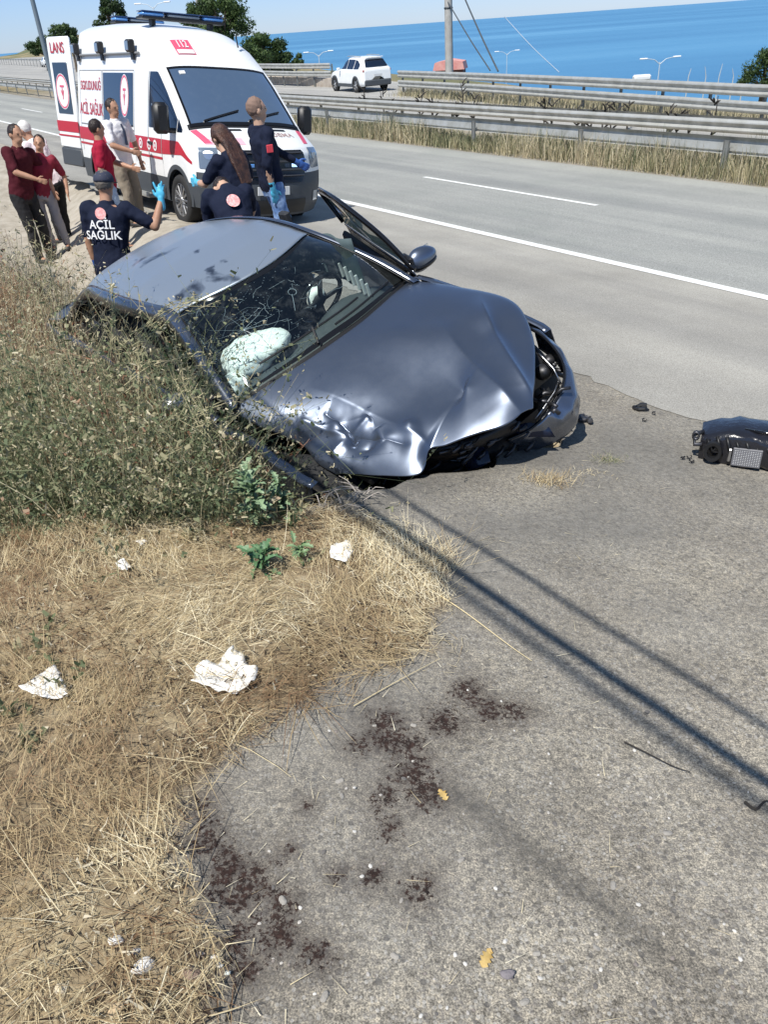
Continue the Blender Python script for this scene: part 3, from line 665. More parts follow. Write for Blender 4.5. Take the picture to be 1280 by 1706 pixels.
# crushed front right corner
crease(H_, (500, 728, .77), (612, 703, .79), .014, .05, .07, .05, .1); crease(H_, (606, 703, .79), (712, 742, .71), .012, .05, .07, .1, .05)
crease(H_, (508, 716, .78), (590, 748, .69), .020, .018, .03, .1, .1)
crease(H_, (590, 748, .69), (566, 784, .62), .024, .02, .035, .1, .1)
crease(H_, (545, 700, .80), (592, 735, .72), -.020, .03, .022, .1, .1)
crease(H_, (620, 706, .78), (590, 745, .70), .028, .028, .018, .1, .1)
bump(H_, (596, 752, .68), -.060, .030, 1.3); bump(H_, (566, 722, .76), .020, .038, 2); bump(H_, (650, 745, .71), .022, .045, 1.6, 1.5, .6)
crease(H_, (600, 745, .69), (690, 772, .62), -.022, .02, .03, .1, .1); crease(H_, (640, 735, .7), (648, 760, .66), .014, .012, .02, .1, .1)
bump(H_, (625, 772, .63), -.028, .035, 1.5, 1.8, .9); bump(H_, (690, 730, .71), .020, .035, 1.5)
hm = np.exp(-((H_[:, :, 0]-L2((600, 750, .68))[0])**2+(H_[:, :, 1]-L2((600, 750, .68))[1])**2)/.014)
H_[:, :, 2] += hm*((vnoise(H_[:, :, 0], H_[:, :, 1], 9, 4)-.5)*.018+(vnoise(H_[:, :, 0], H_[:, :, 1], 30, 7)-.5)*.005)
H_[:, :, 2] += (vnoise(H_[:, :, 0], H_[:, :, 1], 5, 9)-.5)*.006*env
panel('bonnet', H_, M_cp, car, thick=-.012)
# ---- roof, rails, pillars
NX, NT = 60, 50
xs = np.linspace(0, 1, NX); ts = np.linspace(-1, 1, NT)
def roof_pt(s, t):
    hx = -1.32+.21*(1-t*t); xr = -2.86-.05*(1-t*t)
    X = hx+(xr-hx)*s; w = np.interp(X, [-2.95, -2.6, -1.9, -1.3, -1.0], [.50, .54, .575, .525, .50])
    zc = np.interp(X, [-2.95, -2.7, -2.3, -1.9, -1.5, -1.1], [1.265, 1.31, 1.352, 1.368, 1.362, 1.335])
    z = zc-.035*t*t-.028*np.abs(t)**8
    return np.stack([X, w*t, z], -1)
S_, T2 = np.meshgrid(xs, ts, indexing='ij'); R_ = roof_pt(S_, T2)
R_[:, :, 2] += -.012*np.exp(-((R_[:, :, 0]+2.45)**2+(R_[:, :, 1]+.33)**2)/.012)+.008*np.exp(-((R_[:, :, 0]+2.3)**2+(R_[:, :, 1]+.2)**2)/.02)
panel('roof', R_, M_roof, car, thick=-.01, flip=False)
def rail_pts(sg):
    return [(-.60, sg*.735, .93), (-.85, sg*.68, 1.07), (-1.10, sg*.615, 1.19), (-1.34, sg*.565, 1.275), (-1.6, sg*.585, 1.292), (-1.95, sg*.605, 1.288), (-2.4, sg*.585, 1.265), (-2.8, sg*.55, 1.21), (-3.05, sg*.60, 1.10), (-3.3, sg*.66, .95)]
for sg in (1, -1):
    c = spl(rail_pts(sg), 60)
    inner = c+np.array([0, -sg*.045, .028]); mid = c+np.array([0, -sg*.012, .024]); outer = c+np.array([0, sg*.018, -.005]); low = c+np.array([0, sg*.028, -.045])
    S = np.stack([inner, mid, outer, low], 1)
    panel('roof_rail', S, M_cp2, car, thick=.004, flip=(sg < 0))
    mb = MB(); mb.tube(c+np.array([0, -sg*.050, .022]), .004, 6); mb.build('roof_trim', M_blk, car, smooth=True)
# windscreen
tt = np.linspace(-1, 1, 44)
top = roof_pt(np.zeros(44), tt); top[:, 1] = tt*.535; top[:, 2] -= .012; top[:, 0] += .012
bot = spl([np.array(cloc(x, y, z=z))-np.array([.02, 0, .005]) for x, y, z in [(394, 672, .935), (432, 645, .965), (520, 588, .99), (600, 532, .995), (655, 485, .975), (680, 466, .945)]], 44)
u_ = np.linspace(0, 1, 26)[:, None, None]
W_ = top[None]*(1-u_)+bot[None]*u_; W_[:, :, 2] += .035*np.sin(math.pi*u_[:, :, 0]); W_[:, :, 0] += .02*np.sin(math.pi*u_[:, :, 0])
panel('windscreen', W_, M_ws, car)
def on_ws(u, v): # u down, v across
    i = np.clip(u*25, 0, 24.999); j = np.clip(v*43, 0, 42.999); a, b = int(i), int(j); fi, fj = i-a, j-b
    return (W_[a, b]*(1-fi)*(1-fj)+W_[a+1, b]*fi*(1-fj)+W_[a, b+1]*(1-fi)*fj+W_[a+1, b+1]*fi*fj)
mb = MB(); edge = np.concatenate([W_[0], W_[1:, -1], W_[-1, ::-1][1:], W_[::-1, 0][1:-1]]); 
for k_ in range(len(edge)):
    pass
ring = np.concatenate([W_[0, :, :], W_[1:-1, -1, :], W_[-1, ::-1, :], W_[-2:0:-1, 0, :]]); cen = W_[13, 22]
inn = ring+(cen-ring)/np.linalg.norm(cen-ring, axis=1, keepdims=True)*.035; inn[:, 2] += .0; n_ = len(ring)
V = np.concatenate([ring+[0, 0, .004], inn+[0, 0, .004]]); mesh('windscreen_frit', V, [(i, (i+1) % n_, n_+(i+1) % n_, n_+i) for i in range(n_)], M_blkg, car)
# star of cracks round an impact, fading across the passenger side
mb = MB(); rs = random.Random(5)
for k_ in range(48):
    v0 = min(.97, max(.03, rs.gauss(.27, .17))); u0 = min(.95, max(.05, rs.gauss(.45, .25))); a_ = rs.uniform(0, 6.28); L_ = rs.uniform(.03, .11); pts = []
    for q_ in range(4):
        pts.append(on_ws(min(.98, max(.02, u0)), min(.98, max(.02, v0)))+[0, 0, .003]); u0 += math.sin(a_)*L_*.5; v0 += math.cos(a_)*L_*.35; a_ += rs.uniform(-.7, .7)
    mb.tube(pts, rs.uniform(.0003, .0008), 3, cap=False)
for k_ in range(150):
    v0 = min(.97, max(.03, rs.gauss(.3, .2))); u0 = rs.uniform(.05, .9); p = on_ws(u0, v0); mb.box(p+[0, 0, .003], (.006*rs.random()+.002, .003, .001), R=[[math.cos(u0*9), -math.sin(u0*9), 0], [math.sin(u0*9), math.cos(u0*9), 0], [0, 0, 1]])
for q_ in range(11):      # radiating web from the blow
    a_ = q_*.571+rs.uniform(-.1, .1); L_ = rs.uniform(.12, .34); pts = [on_ws(min(.97, max(.03, .50+math.sin(a_)*L_*t*1.2)), min(.97, max(.03, .22+math.cos(a_)*L_*t*.9+.01*rs.gauss(0, 1)*t)))+[0, 0, .003] for t in (0, .2, .4, .6, .8, 1)]; mb.tube(pts, [.0012, .001, .0008, .0007, .0006, .0004], 3, cap=False)
for rr_ in (.06, .11, .17):
    mb.tube([on_ws(.50+math.sin(t)*rr_*1.2*(1+.12*math.sin(5*t)), .22+math.cos(t)*rr_*.9*(1+.12*math.cos(4*t)))+[0, 0, .003] for t in np.linspace(0, 6.28, 26)], .0006, 3, cap=False)
c_ = on_ws(.42, .50); th0 = np.linspace(0, 2*math.pi, 18)
mb.tube([c_+np.array([.02*math.cos(t)*1.1, .024*math.sin(t), .004-.012*math.cos(t)]) for t in th0], .0012, 3, cap=False)
mb.tube([on_ws(.44+.16*i/4, .49-.012*i) + [0, 0, .004] for i in range(5)], .0014, 3, cap=False)
o = mb.build('glass_crack', M_crack, car); tag(o, kind='stuff')
# wiper
mb = MB(); P = [on_ws(.86, .2+.06*i)+[0, 0, .014] for i in range(9)]; mb.tube(P, .007, 5); mb.tube([on_ws(.99, .42)+[0, 0, .015], on_ws(.86, .44)+[0, 0, .03]], .008, 5); mb.build('wiper', M_blk, car)
mb = MB(); P = [on_ws(.93, .52+.05*i)+[0, 0, .012] for i in range(8)]; mb.tube(P, .007, 5); mb.build('wiper', M_blk, car)
# cowl
S = np.stack([bot+[0, 0, -.006], bot+[.035, 0, -.02], c0[np.linspace(0, NV-1, 44).astype(int)]+[.03, 0, -.03]], 1); panel('cowl_trim', S, M_blk, car, flip=True)
# rear glass and boot
tr = roof_pt(np.ones(30), np.linspace(-1, 1, 30)); tr[:, 1] *= .96; rb = np.stack([-3.28-.05*(1-np.linspace(-1, 1, 30)**2), np.linspace(-.60, .60, 30), .98+.02*(1-np.linspace(-1, 1, 30)**2)], -1)
u2 = np.linspace(0, 1, 14)[:, None, None]; RG = tr[None]*(1-u2)+rb[None]*u2; RG[:, :, 2] += .03*np.sin(math.pi*u2[:, :, 0]); panel('rear_window', RG, M_tg, car, flip=True)
t3 = np.linspace(-1, 1, 30); bt0 = rb+[-.01, 0, .0]; bt0[:, 1] *= 1.2; bt1 = np.stack([-3.55-.06*(1-t3**2), .74*t3, .95+.015*(1-t3**2)], -1); BT = bt0[None]*(1-u2)+bt1[None]*u2; panel('boot_lid', BT, M_cp, car, flip=True)
bk = np.stack([bt1, bt1+[-.03, 0, -.03], bt1*[1, 1.03, 1]+[-.05, 0, -.3]], 0); panel('boot_face', bk, M_cp2, car, flip=True)
rbm = []
for z, k_, dx_ in ((.70, 1.02, -.06), (.62, 1.06, -.10), (.45, 1.06, -.12), (.28, 1.02, -.06)): rbm.append(np.stack([-3.55-.05*(1-t3**2)+dx_+.10*np.abs(t3)**6, .80*k_*t3, 0*t3+z], -1))
panel('rear_bumper', np.stack(rbm, 0), M_cp2, car, flip=True)
# ---- body sides
def side_Y(X, z):
    prof = np.interp(z, [.16, .22, .45, .62, .80, .93, 1.0], [.79, .82, .865, .90, .865, .835, .80])
    plan = np.interp(X, [-3.95, -3.8, -3.2, -2.6, -1.5, -.3, .25, .5], [.84, .90, 1.0, 1.01, 1.0, 1.0, .985, .90])
    return prof*plan
def top_z(X): return np.interp(X, [-3.9, -3.4, -2.7, -2.0, -1.0, -.6, -.2, .25, .5], [.90, .93, .96, .95, .935, .915, .86, .74, .66])
def side_panel(name, sg, x0, x1, arch=None, m=M_cp2, zlo=.17, dx=.03, crush=0.):
    X = np.arange(x0, x1+1e-6, dx); q = np.linspace(0, 1, 26); Xg, Q = np.meshgrid(X, q, indexing='ij'); Z = zlo+(top_z(Xg)-zlo)*Q
    if arch is not None:      # pull the panel edge up round the wheel opening
        ax, az, ar = arch; inside = np.abs(Xg-ax) < ar; zl = np.where(inside, az+np.sqrt(np.clip(ar**2-(Xg-ax)**2, 0, None)), zlo); zl = np.minimum(zl, top_z(Xg)-.03); Z = zl+(top_z(Xg)-zl)*Q
    Y = sg*side_Y(Xg, Z)
    if crush: Y = Y+crush*(vnoise(Xg, Z, 5, 3)-.5)*sg; Z = Z+crush*.3*(vnoise(Xg, Z, 7, 6)-.5)
    S = np.stack([Xg, Y, Z], -1)
    # shoulder folded inwards along the top
    lip = S[:, -1:, :].copy(); lip[:, :, 1] -= sg*.05; lip[:, :, 2] += .006; S = np.concatenate([S, lip], 1)
    return panel(name, S, m, car, flip=(sg > 0), thick=.004)
side_panel('front_fender', -1, -.62, .18, arch=(-.02, .33, .37), crush=.10)
side_panel('door', -1, -1.98, -.635, crush=.03)
side_panel('rear_quarter', -1, -3.6, -1.995, arch=(-2.81, .33, .37))
side_panel('front_fender', 1, -.72, .30, arch=(0, .33, .37))
side_panel('rear_quarter', 1, -3.6, -2.10, arch=(-2.81, .33, .37))
mb = MB(); mb.box((-1.4, .80, .2), (1.4, .1, .12), bev=.02); mb.box((-1.4, -.80, .2), (1.4, .06, .12), bev=.02); mb.build('sill', M_cp2, car)
# side glass on the ditch side, hanging loose and green
mb = MB(); g = [cloc(x, y, Y=-.80) for x, y in [(268, 560), (290, 572), (316, 640), (300, 632), (276, 596)]]; mesh('side_window', np.array(g+[p_+np.array([0, -.012, 0]) for p_ in g]), [(0, 1, 2, 3, 4), (9, 8, 7, 6, 5)], M_gg, car, smooth=False)
mb.tube([cloc(x, y, Y=-.84) for x, y in [(262, 556), (286, 600), (318, 648)]], .012, 6); mb.build('window_seal', M_blk, car)
# ditch-side mirror, smashed silver cap
mb = MB(); pm = cloc(292, 672, Y=-.95); mb.sphere(pm, (.05, .085, .05), 14, 10); o = mb.build('broken_mirror', mat('scuffed_silver', (.42, .43, .45), .3, .8, col2=(.2, .2, .21), nscale=30, bump=.8, bscale=30), car, smooth=True)
# ---- driver's door, hanging open on the road side
dr = bpy.data.objects.new('door', None); COL.objects.link(dr); dr.parent = car; dr['label'] = 'open door seen edge on'
ph = math.radians(19); dr.location = (-.74, .86, 0); dr.rotation_euler = (0, 0, math.radians(180)-ph)       # local +x runs back along the door
X = np.linspace(0, 1.33, 34); q = np.linspace(0, 1, 20); Xg, Q = np.meshgrid(X, q, indexing='ij'); Z = .24+(.945-.24)*Q; Yd = -(side_Y(-.74-Xg, Z)-.86)
panel('door_skin', np.stack([Xg, Yd, Z], -1), M_cp2, dr, thick=.006)
mb = MB(); mb.box((.665, .06, .58), (1.28, .05, .66), bev=.02); mb.box((.60, .11, .62), (.7, .06, .08), bev=.02); mb.build('door_card', M_int, dr)
fr_ = [(0.02, .02, .94), (.30, .075, 1.11), (.58, .135, 1.235), (.85, .16, 1.285), (1.15, .15, 1.27), (1.42, .11, 1.20), (1.36, .03, .95)]
cfr = spl(fr_, 40); mb = MB(); mb.tube(cfr, [(.016, .024)]*40, 8); mb.build('window_frame', M_blkg, dr, smooth=True)
V = list(cfr)+[np.array([.7, .03, .945])]; n_ = len(V)-1; mesh('door_glass', np.array(V), [(i, i+1, n_) for i in range(n_-1)], M_tg, dr, smooth=False)
mb = MB(); mb.box((.10, .015, .97), (.13, .03, .09), bev=.01); mb.build('mirror_sail', M_blk, dr)
# driver's mirror
pm = cloc(703, 430, Y=.98)
mir = bpy.data.objects.new('side_mirror', None); COL.objects.link(mir); mir.parent = car; mir.location = pm
prof = MB(); n1, n2 = 22, 16; V = []
for i in range(n1):
    s = i/(n1-1); xx = (s-.5)
    for k_ in range(n2):
        a_ = 2*math.pi*k_/n2; ry = .115*(1-.18*s)*(math.sin(math.pi*min(1, s*1.0+.0)) if False else (1-abs(2*s-1)**3.2)**.5 + .02); rz = .072*(1-abs(2*s-1)**3.2)**.5+.012
        V.append((xx*.10, ry*np.sign(math.cos(a_))*abs(math.cos(a_))**.75, rz*np.sign(math.sin(a_))*abs(math.sin(a_))**.8))
o = mesh('mirror_shell', V, grid_faces(n1, n2, closev=True), M_cp, mir)
mb = MB(); mb.sphere((0, 0, 0), (.066, .118, .074), 24, 14); bpy.data.objects.remove(o)
Vs = np.array(mb.V); Vs[:, 0] = np.where(Vs[:, 0] < -.02, -.02, Vs[:, 0]); Vs[:, 2] *= (1+.25*Vs[:, 1]/.118*-1); mb.V = [tuple(v) for v in Vs]; mb.build('mirror_shell', M_cp, mir, smooth=True)
mb = MB(); mb.sphere((.004, 0, -.030), (.066, .112, .034), 20, 10); mb.build('mirror_base', M_blkg, mir, smooth=True)
mb = MB(); mb.tube([(-.01, -.07, -.03), (-.03, -.115, -.065), (-.05, -.15, -.085)], [.025, .022, .03], 8); mb.build('mirror_arm', M_blk, mir, smooth=True)
mb = MB(); mb.box((-.023, 0, 0), (.003, .19, .11), bev=.001); mb.build('mirror_glass', mat('mirror_glass', (.8, .8, .8), .02, 1.), mir)
# ---- nose: torn bumper on the road side, empty lamp opening, dark bay
def cp(L): return [cloc(x, y, z=z) for x, y, z in L]
up = spl(cp([(880, 546, .765), (905, 562, .745), (930, 590, .70), (941, 618, .655), (936, 650, .60), (912, 690, .54), (884, 716, .50), (845, 735, .48)]), 40)
ou = spl(cp([(884, 543, .755), (912, 560, .735), (940, 592, .68), (956, 628, .60), (960, 660, .54), (945, 695, .48), (905, 722, .44), (855, 742, .43)]), 40)
mi = spl(cp([(893, 551, .70), (925, 575, .66), (950, 612, .58), (964, 655, .48), (965, 690, .42), (950, 712, .38), (915, 732, .36), (862, 750, .36)]), 40)
lo = spl(cp([(900, 580, .60), (930, 606, .56), (952, 645, .48), (964, 680, .40), (962, 704, .36), (948, 722, .33), (920, 740, .31), (870, 757, .30)]), 40)
S = np.stack([up, ou, (ou+mi)/2+(vnoise(np.arange(40), np.arange(40)*0, .5, 2)-.5)[:, None]*.02, mi, lo], 1)
S = np.stack([spl(S[i], 16) for i in range(40)]); nz = (vnoise(S[:, :, 0], S[:, :, 1]*2+S[:, :, 2], 11, 3)-.5); S[:, :, 0] += nz*.02; S[:, :, 2] += nz*.012
panel('front_bumper', S, M_cp2, car, thick=.008)
mb = MB(); mb.tube(up+[0, 0, .004], .008, 6); mb.build('lamp_seal', M_blkg, car, smooth=True)
bay = thing('engine_bay', None, None); bay.parent = car; del_ = [bay.pop(k) for k in list(bay.keys()) if k in ('label', 'category')]
mb = MB(); mb.box((-.16, .05, .60), (.75, 1.15, .03)); mb.box((-.6, .0, .72), (.04, 1.3, .4)); mb.box((.12, .60, .52), (.40, .38, .12)); mb.build('inner_panel', M_blk, bay)
# lamp opening contents
mb = MB(); rs = random.Random(3)
a0 = cloc(905, 620, z=.62); mb.sphere(a0, (.05, .05, .045), 14, 10); mb.sphere(cloc(915, 600, z=.62), (.035, .04, .03), 12, 8)
for k_ in range(12):
    x, y = rs.uniform(893, 925), rs.uniform(600, 690); p = cloc(x, y, z=rs.uniform(.5, .6)); q_ = p+np.array([rs.uniform(-.08, .08), rs.uniform(-.08, .08), rs.uniform(-.05, .06)]); mb.tube([p, (p+q_)/2+[0, 0, .02], q_], .008+.006*rs.random(), 6)
mb.build('lamp_bracket', M_dirtym, bay, smooth=True)
mb = MB(); mb.tube(cp([(893, 700, .50), (908, 680, .53), (925, 655, .57), (932, 636, .60)]), [(.004, .014)]*4, 6); mb.build('chrome_strip', M_alu, bay, smooth=True)
mb = MB(); mb.tube(cp([(935, 640, .60), (922, 615, .66), (905, 597, .70), (897, 590, .72)]), [(.006, .012)]*4, 6); mb.build('lamp_bracket', M_alu, bay, smooth=True)
# grille, radiator and broken bits under the bonnet edge
mb = MB(); g1 = spl(cp([(712, 752, .64), (760, 748, .64), (820, 730, .65), (870, 700, .66)]), 20); g2 = spl(cp([(700, 800, .42), (760, 790, .42), (825, 765, .42), (890, 745, .38)]), 20)
S = np.stack([g1*(1-q_)+g2*q_+[-.07, 0, 0]+np.array([.03*math.sin(q_*7), 0, 0]) for q_ in np.linspace(0, 1, 10)], 1); panel('grille_panel', S, M_blk, bay, thick=.01)
for k_ in range(26):
    i = rs.randint(0, 19); q_ = rs.random(); p = g1[i]*(1-q_)+g2[i]*q_+[-.02, 0, 0]; r_ = rs.uniform(.02, .06); a_ = rs.uniform(-.5, .5)
    mb.tube([p-[r_*.3, r_, a_*r_], p, p+[-r_*.2, r_, a_*r_]], rs.uniform(.004, .012), 6)
tag(mb.build('broken_bracket', M_dirtym, bay, smooth=True), kind='stuff')
mb = MB(); mb.tube([cloc(856, 705, z=.55), cloc(845, 722, z=.5)], .02, 12); mb.tube([cloc(782, 742, z=.6), cloc(778, 752, z=.56)], .022, 12); mb.tube([cloc(735, 765, z=.5), cloc(790, 770, z=.42)], .018, 10); mb.build('sensor', M_blkg, bay, smooth=True)
S = np.stack([spl(cp([(846, 716, .52), (880, 704, .52), (915, 712, .46)]), 10), spl(cp([(850, 730, .46), (885, 728, .45), (925, 728, .40)]), 10)], 1); panel('bumper_fragment', S, mat('blue_black_trim', (.012, .018, .04), .15), bay, thick=.008)
S = np.stack([spl(cp([(800, 742, .52), (812, 750, .50), (818, 770, .46)]), 8), spl(cp([(770, 770, .46), (778, 778, .44), (784, 786, .42)]), 8)], 1); panel('bumper_fragment', S, mat('blue_black_trim'), bay, thick=.008)
# right front: dark void of the wheel well, bent hub
mb = MB(); S = np.stack([spl(cp([(402, 700, .72), (450, 735, .66), (500, 765, .60), (560, 792, .54), (700, 802, .48)]), 20), spl(cp([(400, 760, .45), (450, 800, .35), (510, 825, .3), (590, 835, .28), (700, 812, .35)]), 20)], 1); S[:, :, 0] -= .12
panel('wheel_well', S, M_blk, bay, thick=.01)
for k_ in range(22):
    x = rs.uniform(470, 720); y = rs.uniform(790, 812)-(x-600)*.04; p = cloc(x, y, z=rs.uniform(.36, .46)); q_ = p+np.array([rs.uniform(-.06, .06), rs.uniform(-.1, .1), rs.uniform(-.02, .08)]); mb.tube([p, (p+q_)/2+[0, .01, .015], q_], rs.uniform(.003, .010), 5)
mb.build('torn_liner', M_dirtym, bay, smooth=True)
mb = MB(); S = np.stack([spl(cp([(418, 778, .56), (436, 772, .58), (462, 782, .54), (470, 800, .50)]), 12), spl(cp([(420, 800, .5), (440, 806, .48), (458, 812, .46), (466, 812, .46)]), 12)], 1); panel('bent_fender_edge', S, mat('bare_pale_metal', (.62, .60, .55), .5, .2), car, thick=.01)
mb = MB(); mb.tube(cp([(470, 760, .6), (471, 800, .5), (469, 825, .42)]), .007, 6); mb.build('strut', M_dirtym, car, smooth=True)
# wheels
def make_wheel(parent, loc, r=.335, w=.23, spokes=10, tilt=0., name='wheel', steer=0., rim_m=None, side=1):
    wh = bpy.data.objects.new(name, None); COL.objects.link(wh); wh.parent = parent; wh.location = loc; wh.rotation_euler = (tilt, 0, steer)
    mb = MB(); ri = r*.66; pr_ = [(ri, -w*.42), (ri+.01, -w*.48), (r*.86, -w*.5), (r*.965, -w*.45), (r, -w*.34), (r, w*.34), (r*.965, w*.45), (r*.86, w*.5), (ri+.01, w*.48), (ri, w*.42)]
    mb.lathe(pr_, axis='y', n=40); mb.build('tyre', M_rub, wh, smooth=True, auto=50)
    mb = MB(); mb.lathe([(ri, -w*.44), (ri*.97, -w*.45), (ri*.93, -w*.2), (ri*.9, 0), (ri*.93, w*.2), (ri*.97, w*.45), (ri, w*.44)], axis='y', n=36)
    yo = side*w*.36
    for k_ in range(spokes):
        a_ = 2*math.pi*k_/spokes; R3 = np.array([[math.cos(a_), 0, -math.sin(a_)], [0, 1, 0], [math.sin(a_), 0, math.cos(a_)]])
        mb.box(R3@np.array([ri*.55, yo, 0]), (ri*.82, .025, .035*10/spokes), R=R3, bev=.006)
    mb.lathe([(0, yo+side*.03), (ri*.2, yo+side*.025), (ri*.26, yo), (ri*.26, yo-side*.03), (0, yo-side*.03)], axis='y', n=16)
    mb.build('rim', rim_m or M_alu, wh, smooth=True, auto=35)
    mb = MB(); mb.lathe([(.0, 0), (ri*.85, 0), (ri*.85, .01), (0, .01)], axis='y', n=24); mb.build('brake_disc', M_dirtym, wh)
    return wh
make_wheel(car, (-.02, .74, .33), side=1); make_wheel(car, (-2.81, .74, .33), side=1); make_wheel(car, (-2.81, -.74, .33), side=-1); make_wheel(car, (-.18, -.66, .36), side=-1, steer=.3, tilt=.15)
mb = MB(); mb.box((-1.7, 0, .28), (4.0, 1.5, .08)); mb.box((-3.3, 0, .62), (.9, 1.35, .6)); mb.build('floor_pan', M_blk, car)
# ---- cabin
mb = MB(); D0 = bot[::3]+[-.02, 0, -.03]; n_ = len(D0)
rows = [D0, D0*[1, .98, 1]+[-.16, 0, -.035], D0*[1, .96, 1]+[-.30, 0, -.05], D0*[1, .95, 1]+[-.40, 0, -.09], D0*[1, .95, 1]+[-.44, 0, -.22], D0*[1, .95, 1]+[-.40, 0, -.45]]
S = np.stack(rows, 0); hood_b = .05*np.exp(-((S[:, :, 1]-.36)/.17)**4)*np.array([0, .5, 1, 1, .3, 0])[:, None]; S[:, :, 2] += hood_b; panel('dashboard', S, M_dash, car, thick=.01)
sw = bpy.data.objects.new('steering_wheel', None); COL.objects.link(sw); sw.parent = car; sw.location = (-1.16, .34, .94); sw.rotation_euler = (0, math.radians(-62), 0)
mb = MB(); mb.tube([(.185*math.cos(t), .185*math.sin(t), 0) for t in np.linspace(0, 2*math.pi, 37)], .016, 8, cap=False); mb.build('wheel_rim', M_blkg, sw, smooth=True)
mb = MB(); [mb.box((.09*math.cos(a_), .09*math.sin(a_), -.01), (.17, .03, .015), R=[[math.cos(a_), -math.sin(a_), 0], [math.sin(a_), math.cos(a_), 0], [0, 0, 1]]) for a_ in (0, math.pi/2, math.pi, -math.pi/2)]; mb.sphere((0, 0, 0), (.06, .06, .03)); mb.build('hub', M_int, sw, smooth=True)
mb = MB(); mb.sphere((.0, 0, .03), (.075, .07, .05), 14, 10); v = np.array(mb.V); v += (np.stack([vnoise(v[:, 0], v[:, 1], 30, k_) for k_ in (1, 2, 3)], -1)-.5)*.04; mb.V = [tuple(x) for x in v]; o = mb.build('airbag', M_bag, sw, smooth=True)
for sy in (.36, -.36):
    se = bpy.data.objects.new('seat', None); COL.objects.link(se); se.parent = car; se.location = (-1.75, sy, .35)
    mb = MB(); mb.box((.1, 0, .12), (.5, .48, .2), bev=.06); mb.build('cushion', M_int, se, smooth=True, auto=40)
    mb = MB(); mb.box((-.22, 0, .48), (.16, .48, .6), R=[[math.cos(.3), 0, -math.sin(.3)], [0, 1, 0], [math.sin(.3), 0, math.cos(.3)]], bev=.06); mb.build('backrest', M_int, se, smooth=True, auto=40)
    mb = MB(); mb.box((-.32, 0, .85), (.10, .26, .17), bev=.04); mb.build('headrest', M_int, se, smooth=True, auto=40)
for sg in (1, -1): mb = MB(); mb.box((-2.02, sg*.80, .75), (.10, .05, 1.0), bev=.01); mb.build('centre_pillar', M_int, car)
mb = MB(); mb.box((-2.75, 0, .65), (.5, 1.15, .5), bev=.08); mb.build('rear_bench', M_int, car)
# passenger airbag draped over the dash
def blob(name, centre, rad, seed, m, parent, amp=.3, n=40, mm=26, sc=3., R=None, fl=None):
    mb = MB(); mb.sphere((0, 0, 0), 1., n, mm); v = np.array(mb.V); d = 1+amp*((vnoise(v[:, 0]*sc+3, v[:, 1]*sc+v[:, 2]*sc*.7, 1, seed)-.5)*1.2+(vnoise(v[:, 0]*sc*2.3, v[:, 1]*sc*2.3-v[:, 2]*2.1*sc, 1, seed+5)-.5)*.5)
    v = v*d[:, None]*np.array(rad); v = v if R is None else v@np.array(R).T
    mb.V = [tuple(x) for x in v+np.array(centre)]; return mb.build(name, m, parent, smooth=True)
ab_ = bpy.data.objects.new('airbag', None); COL.objects.link(ab_); ab_.parent = car
p1_ = cloc(418, 590, z=.985); p2_ = cloc(388, 645, z=.945); p3_ = cloc(450, 570, z=1.02)
blob('airbag_cushion', p1_, (.17, .20, .10), 3, M_bag, ab_, amp=.13); blob('airbag_cushion', p2_, (.09, .10, .08), 8, M_bag, ab_, amp=.14); blob('airbag_cushion', p3_, (.13, .12, .07), 12, M_bag, ab_, amp=.14)
S = np.array([[(x, .60+.02*math.sin(x*19), z) for z in np.linspace(.93, 1.25-.06*max(0, -1.25-x), 8)] for x in np.linspace(-.98, -2.05, 24)]); panel('added_dark_curtain', S, mat('grey_teal_fabric', (.07, .10, .105), .8), car, thick=.004)  # dark panel added to shut out the sunlit road behind the windscreen
# pale bars by the driver's door: sunlit stripes put in as shapes
mb = MB()
for k_ in range(7): p = cloc(560+k_*9, 443+k_*7, z=1.02-.005*k_); mb.box(p, (.012, .022, .10), bev=.003)
o = mb.build('sunlit_stripes', mat('sun_stripe_pale', (.6, .62, .62), .8), car)
# ================================================================== the ambulance
VT = np.array([-1.889, 12.70, .119]); vf = np.array([.56, -.829, .001]); vl = np.array([.823, .555, -.119]); vf /= np.linalg.norm(vf); vl -= vf*(vl@vf); vl /= np.linalg.norm(vl); vu = np.cross(vf, vl)
VRW = np.stack([vf, vl, vu], 1)
M_white = mat('white_van_paint', (.80, .81, .80), .32, 0, coat=.4, col2=(.74, .75, .74), nscale=1.5)
M_clad = mat('dark_grey_cladding', (.055, .062, .07), .55, bump=.1, bscale=200)
M_red = mat('crimson_livery', (.42, .018, .035), .4)
M_pink = mat('pink_red_livery', (.62, .09, .16), .4)
M_vglass = mat('dark_window_glass', (.006, .012, .028), .04, spec=.8, coat=.5)
M_hl = mat('headlamp_lens', (.16, .20, .25), .08, .2, coat=1.)
M_blue = mat('blue_lamp_dome', (.10, .28, .62), .15, coat=.6)
M_chr = mat('silver_wheel', (.5, .5, .5), .35, .9)
van = thing('ambulance', 'white ambulance with crimson stripes and blue roof light bars, parked nose towards the wreck', 'ambulance', M=frame_matrix(VRW, VT))
VC = [(.98, .20), (1.04, .34), (1.04, .62), (.99, .78), (.97, 1.02), (.90, 1.10), (.60, 1.24), (.37, 1.325), (.10, 1.55), (-.30, 1.885), (-.56, 2.09), (-.74, 2.23), (-1.05, 2.43), (-1.5, 2.60), (-2.1, 2.68), (-3.2, 2.72), (-4.28, 2.72), (-4.38, 2.66)]
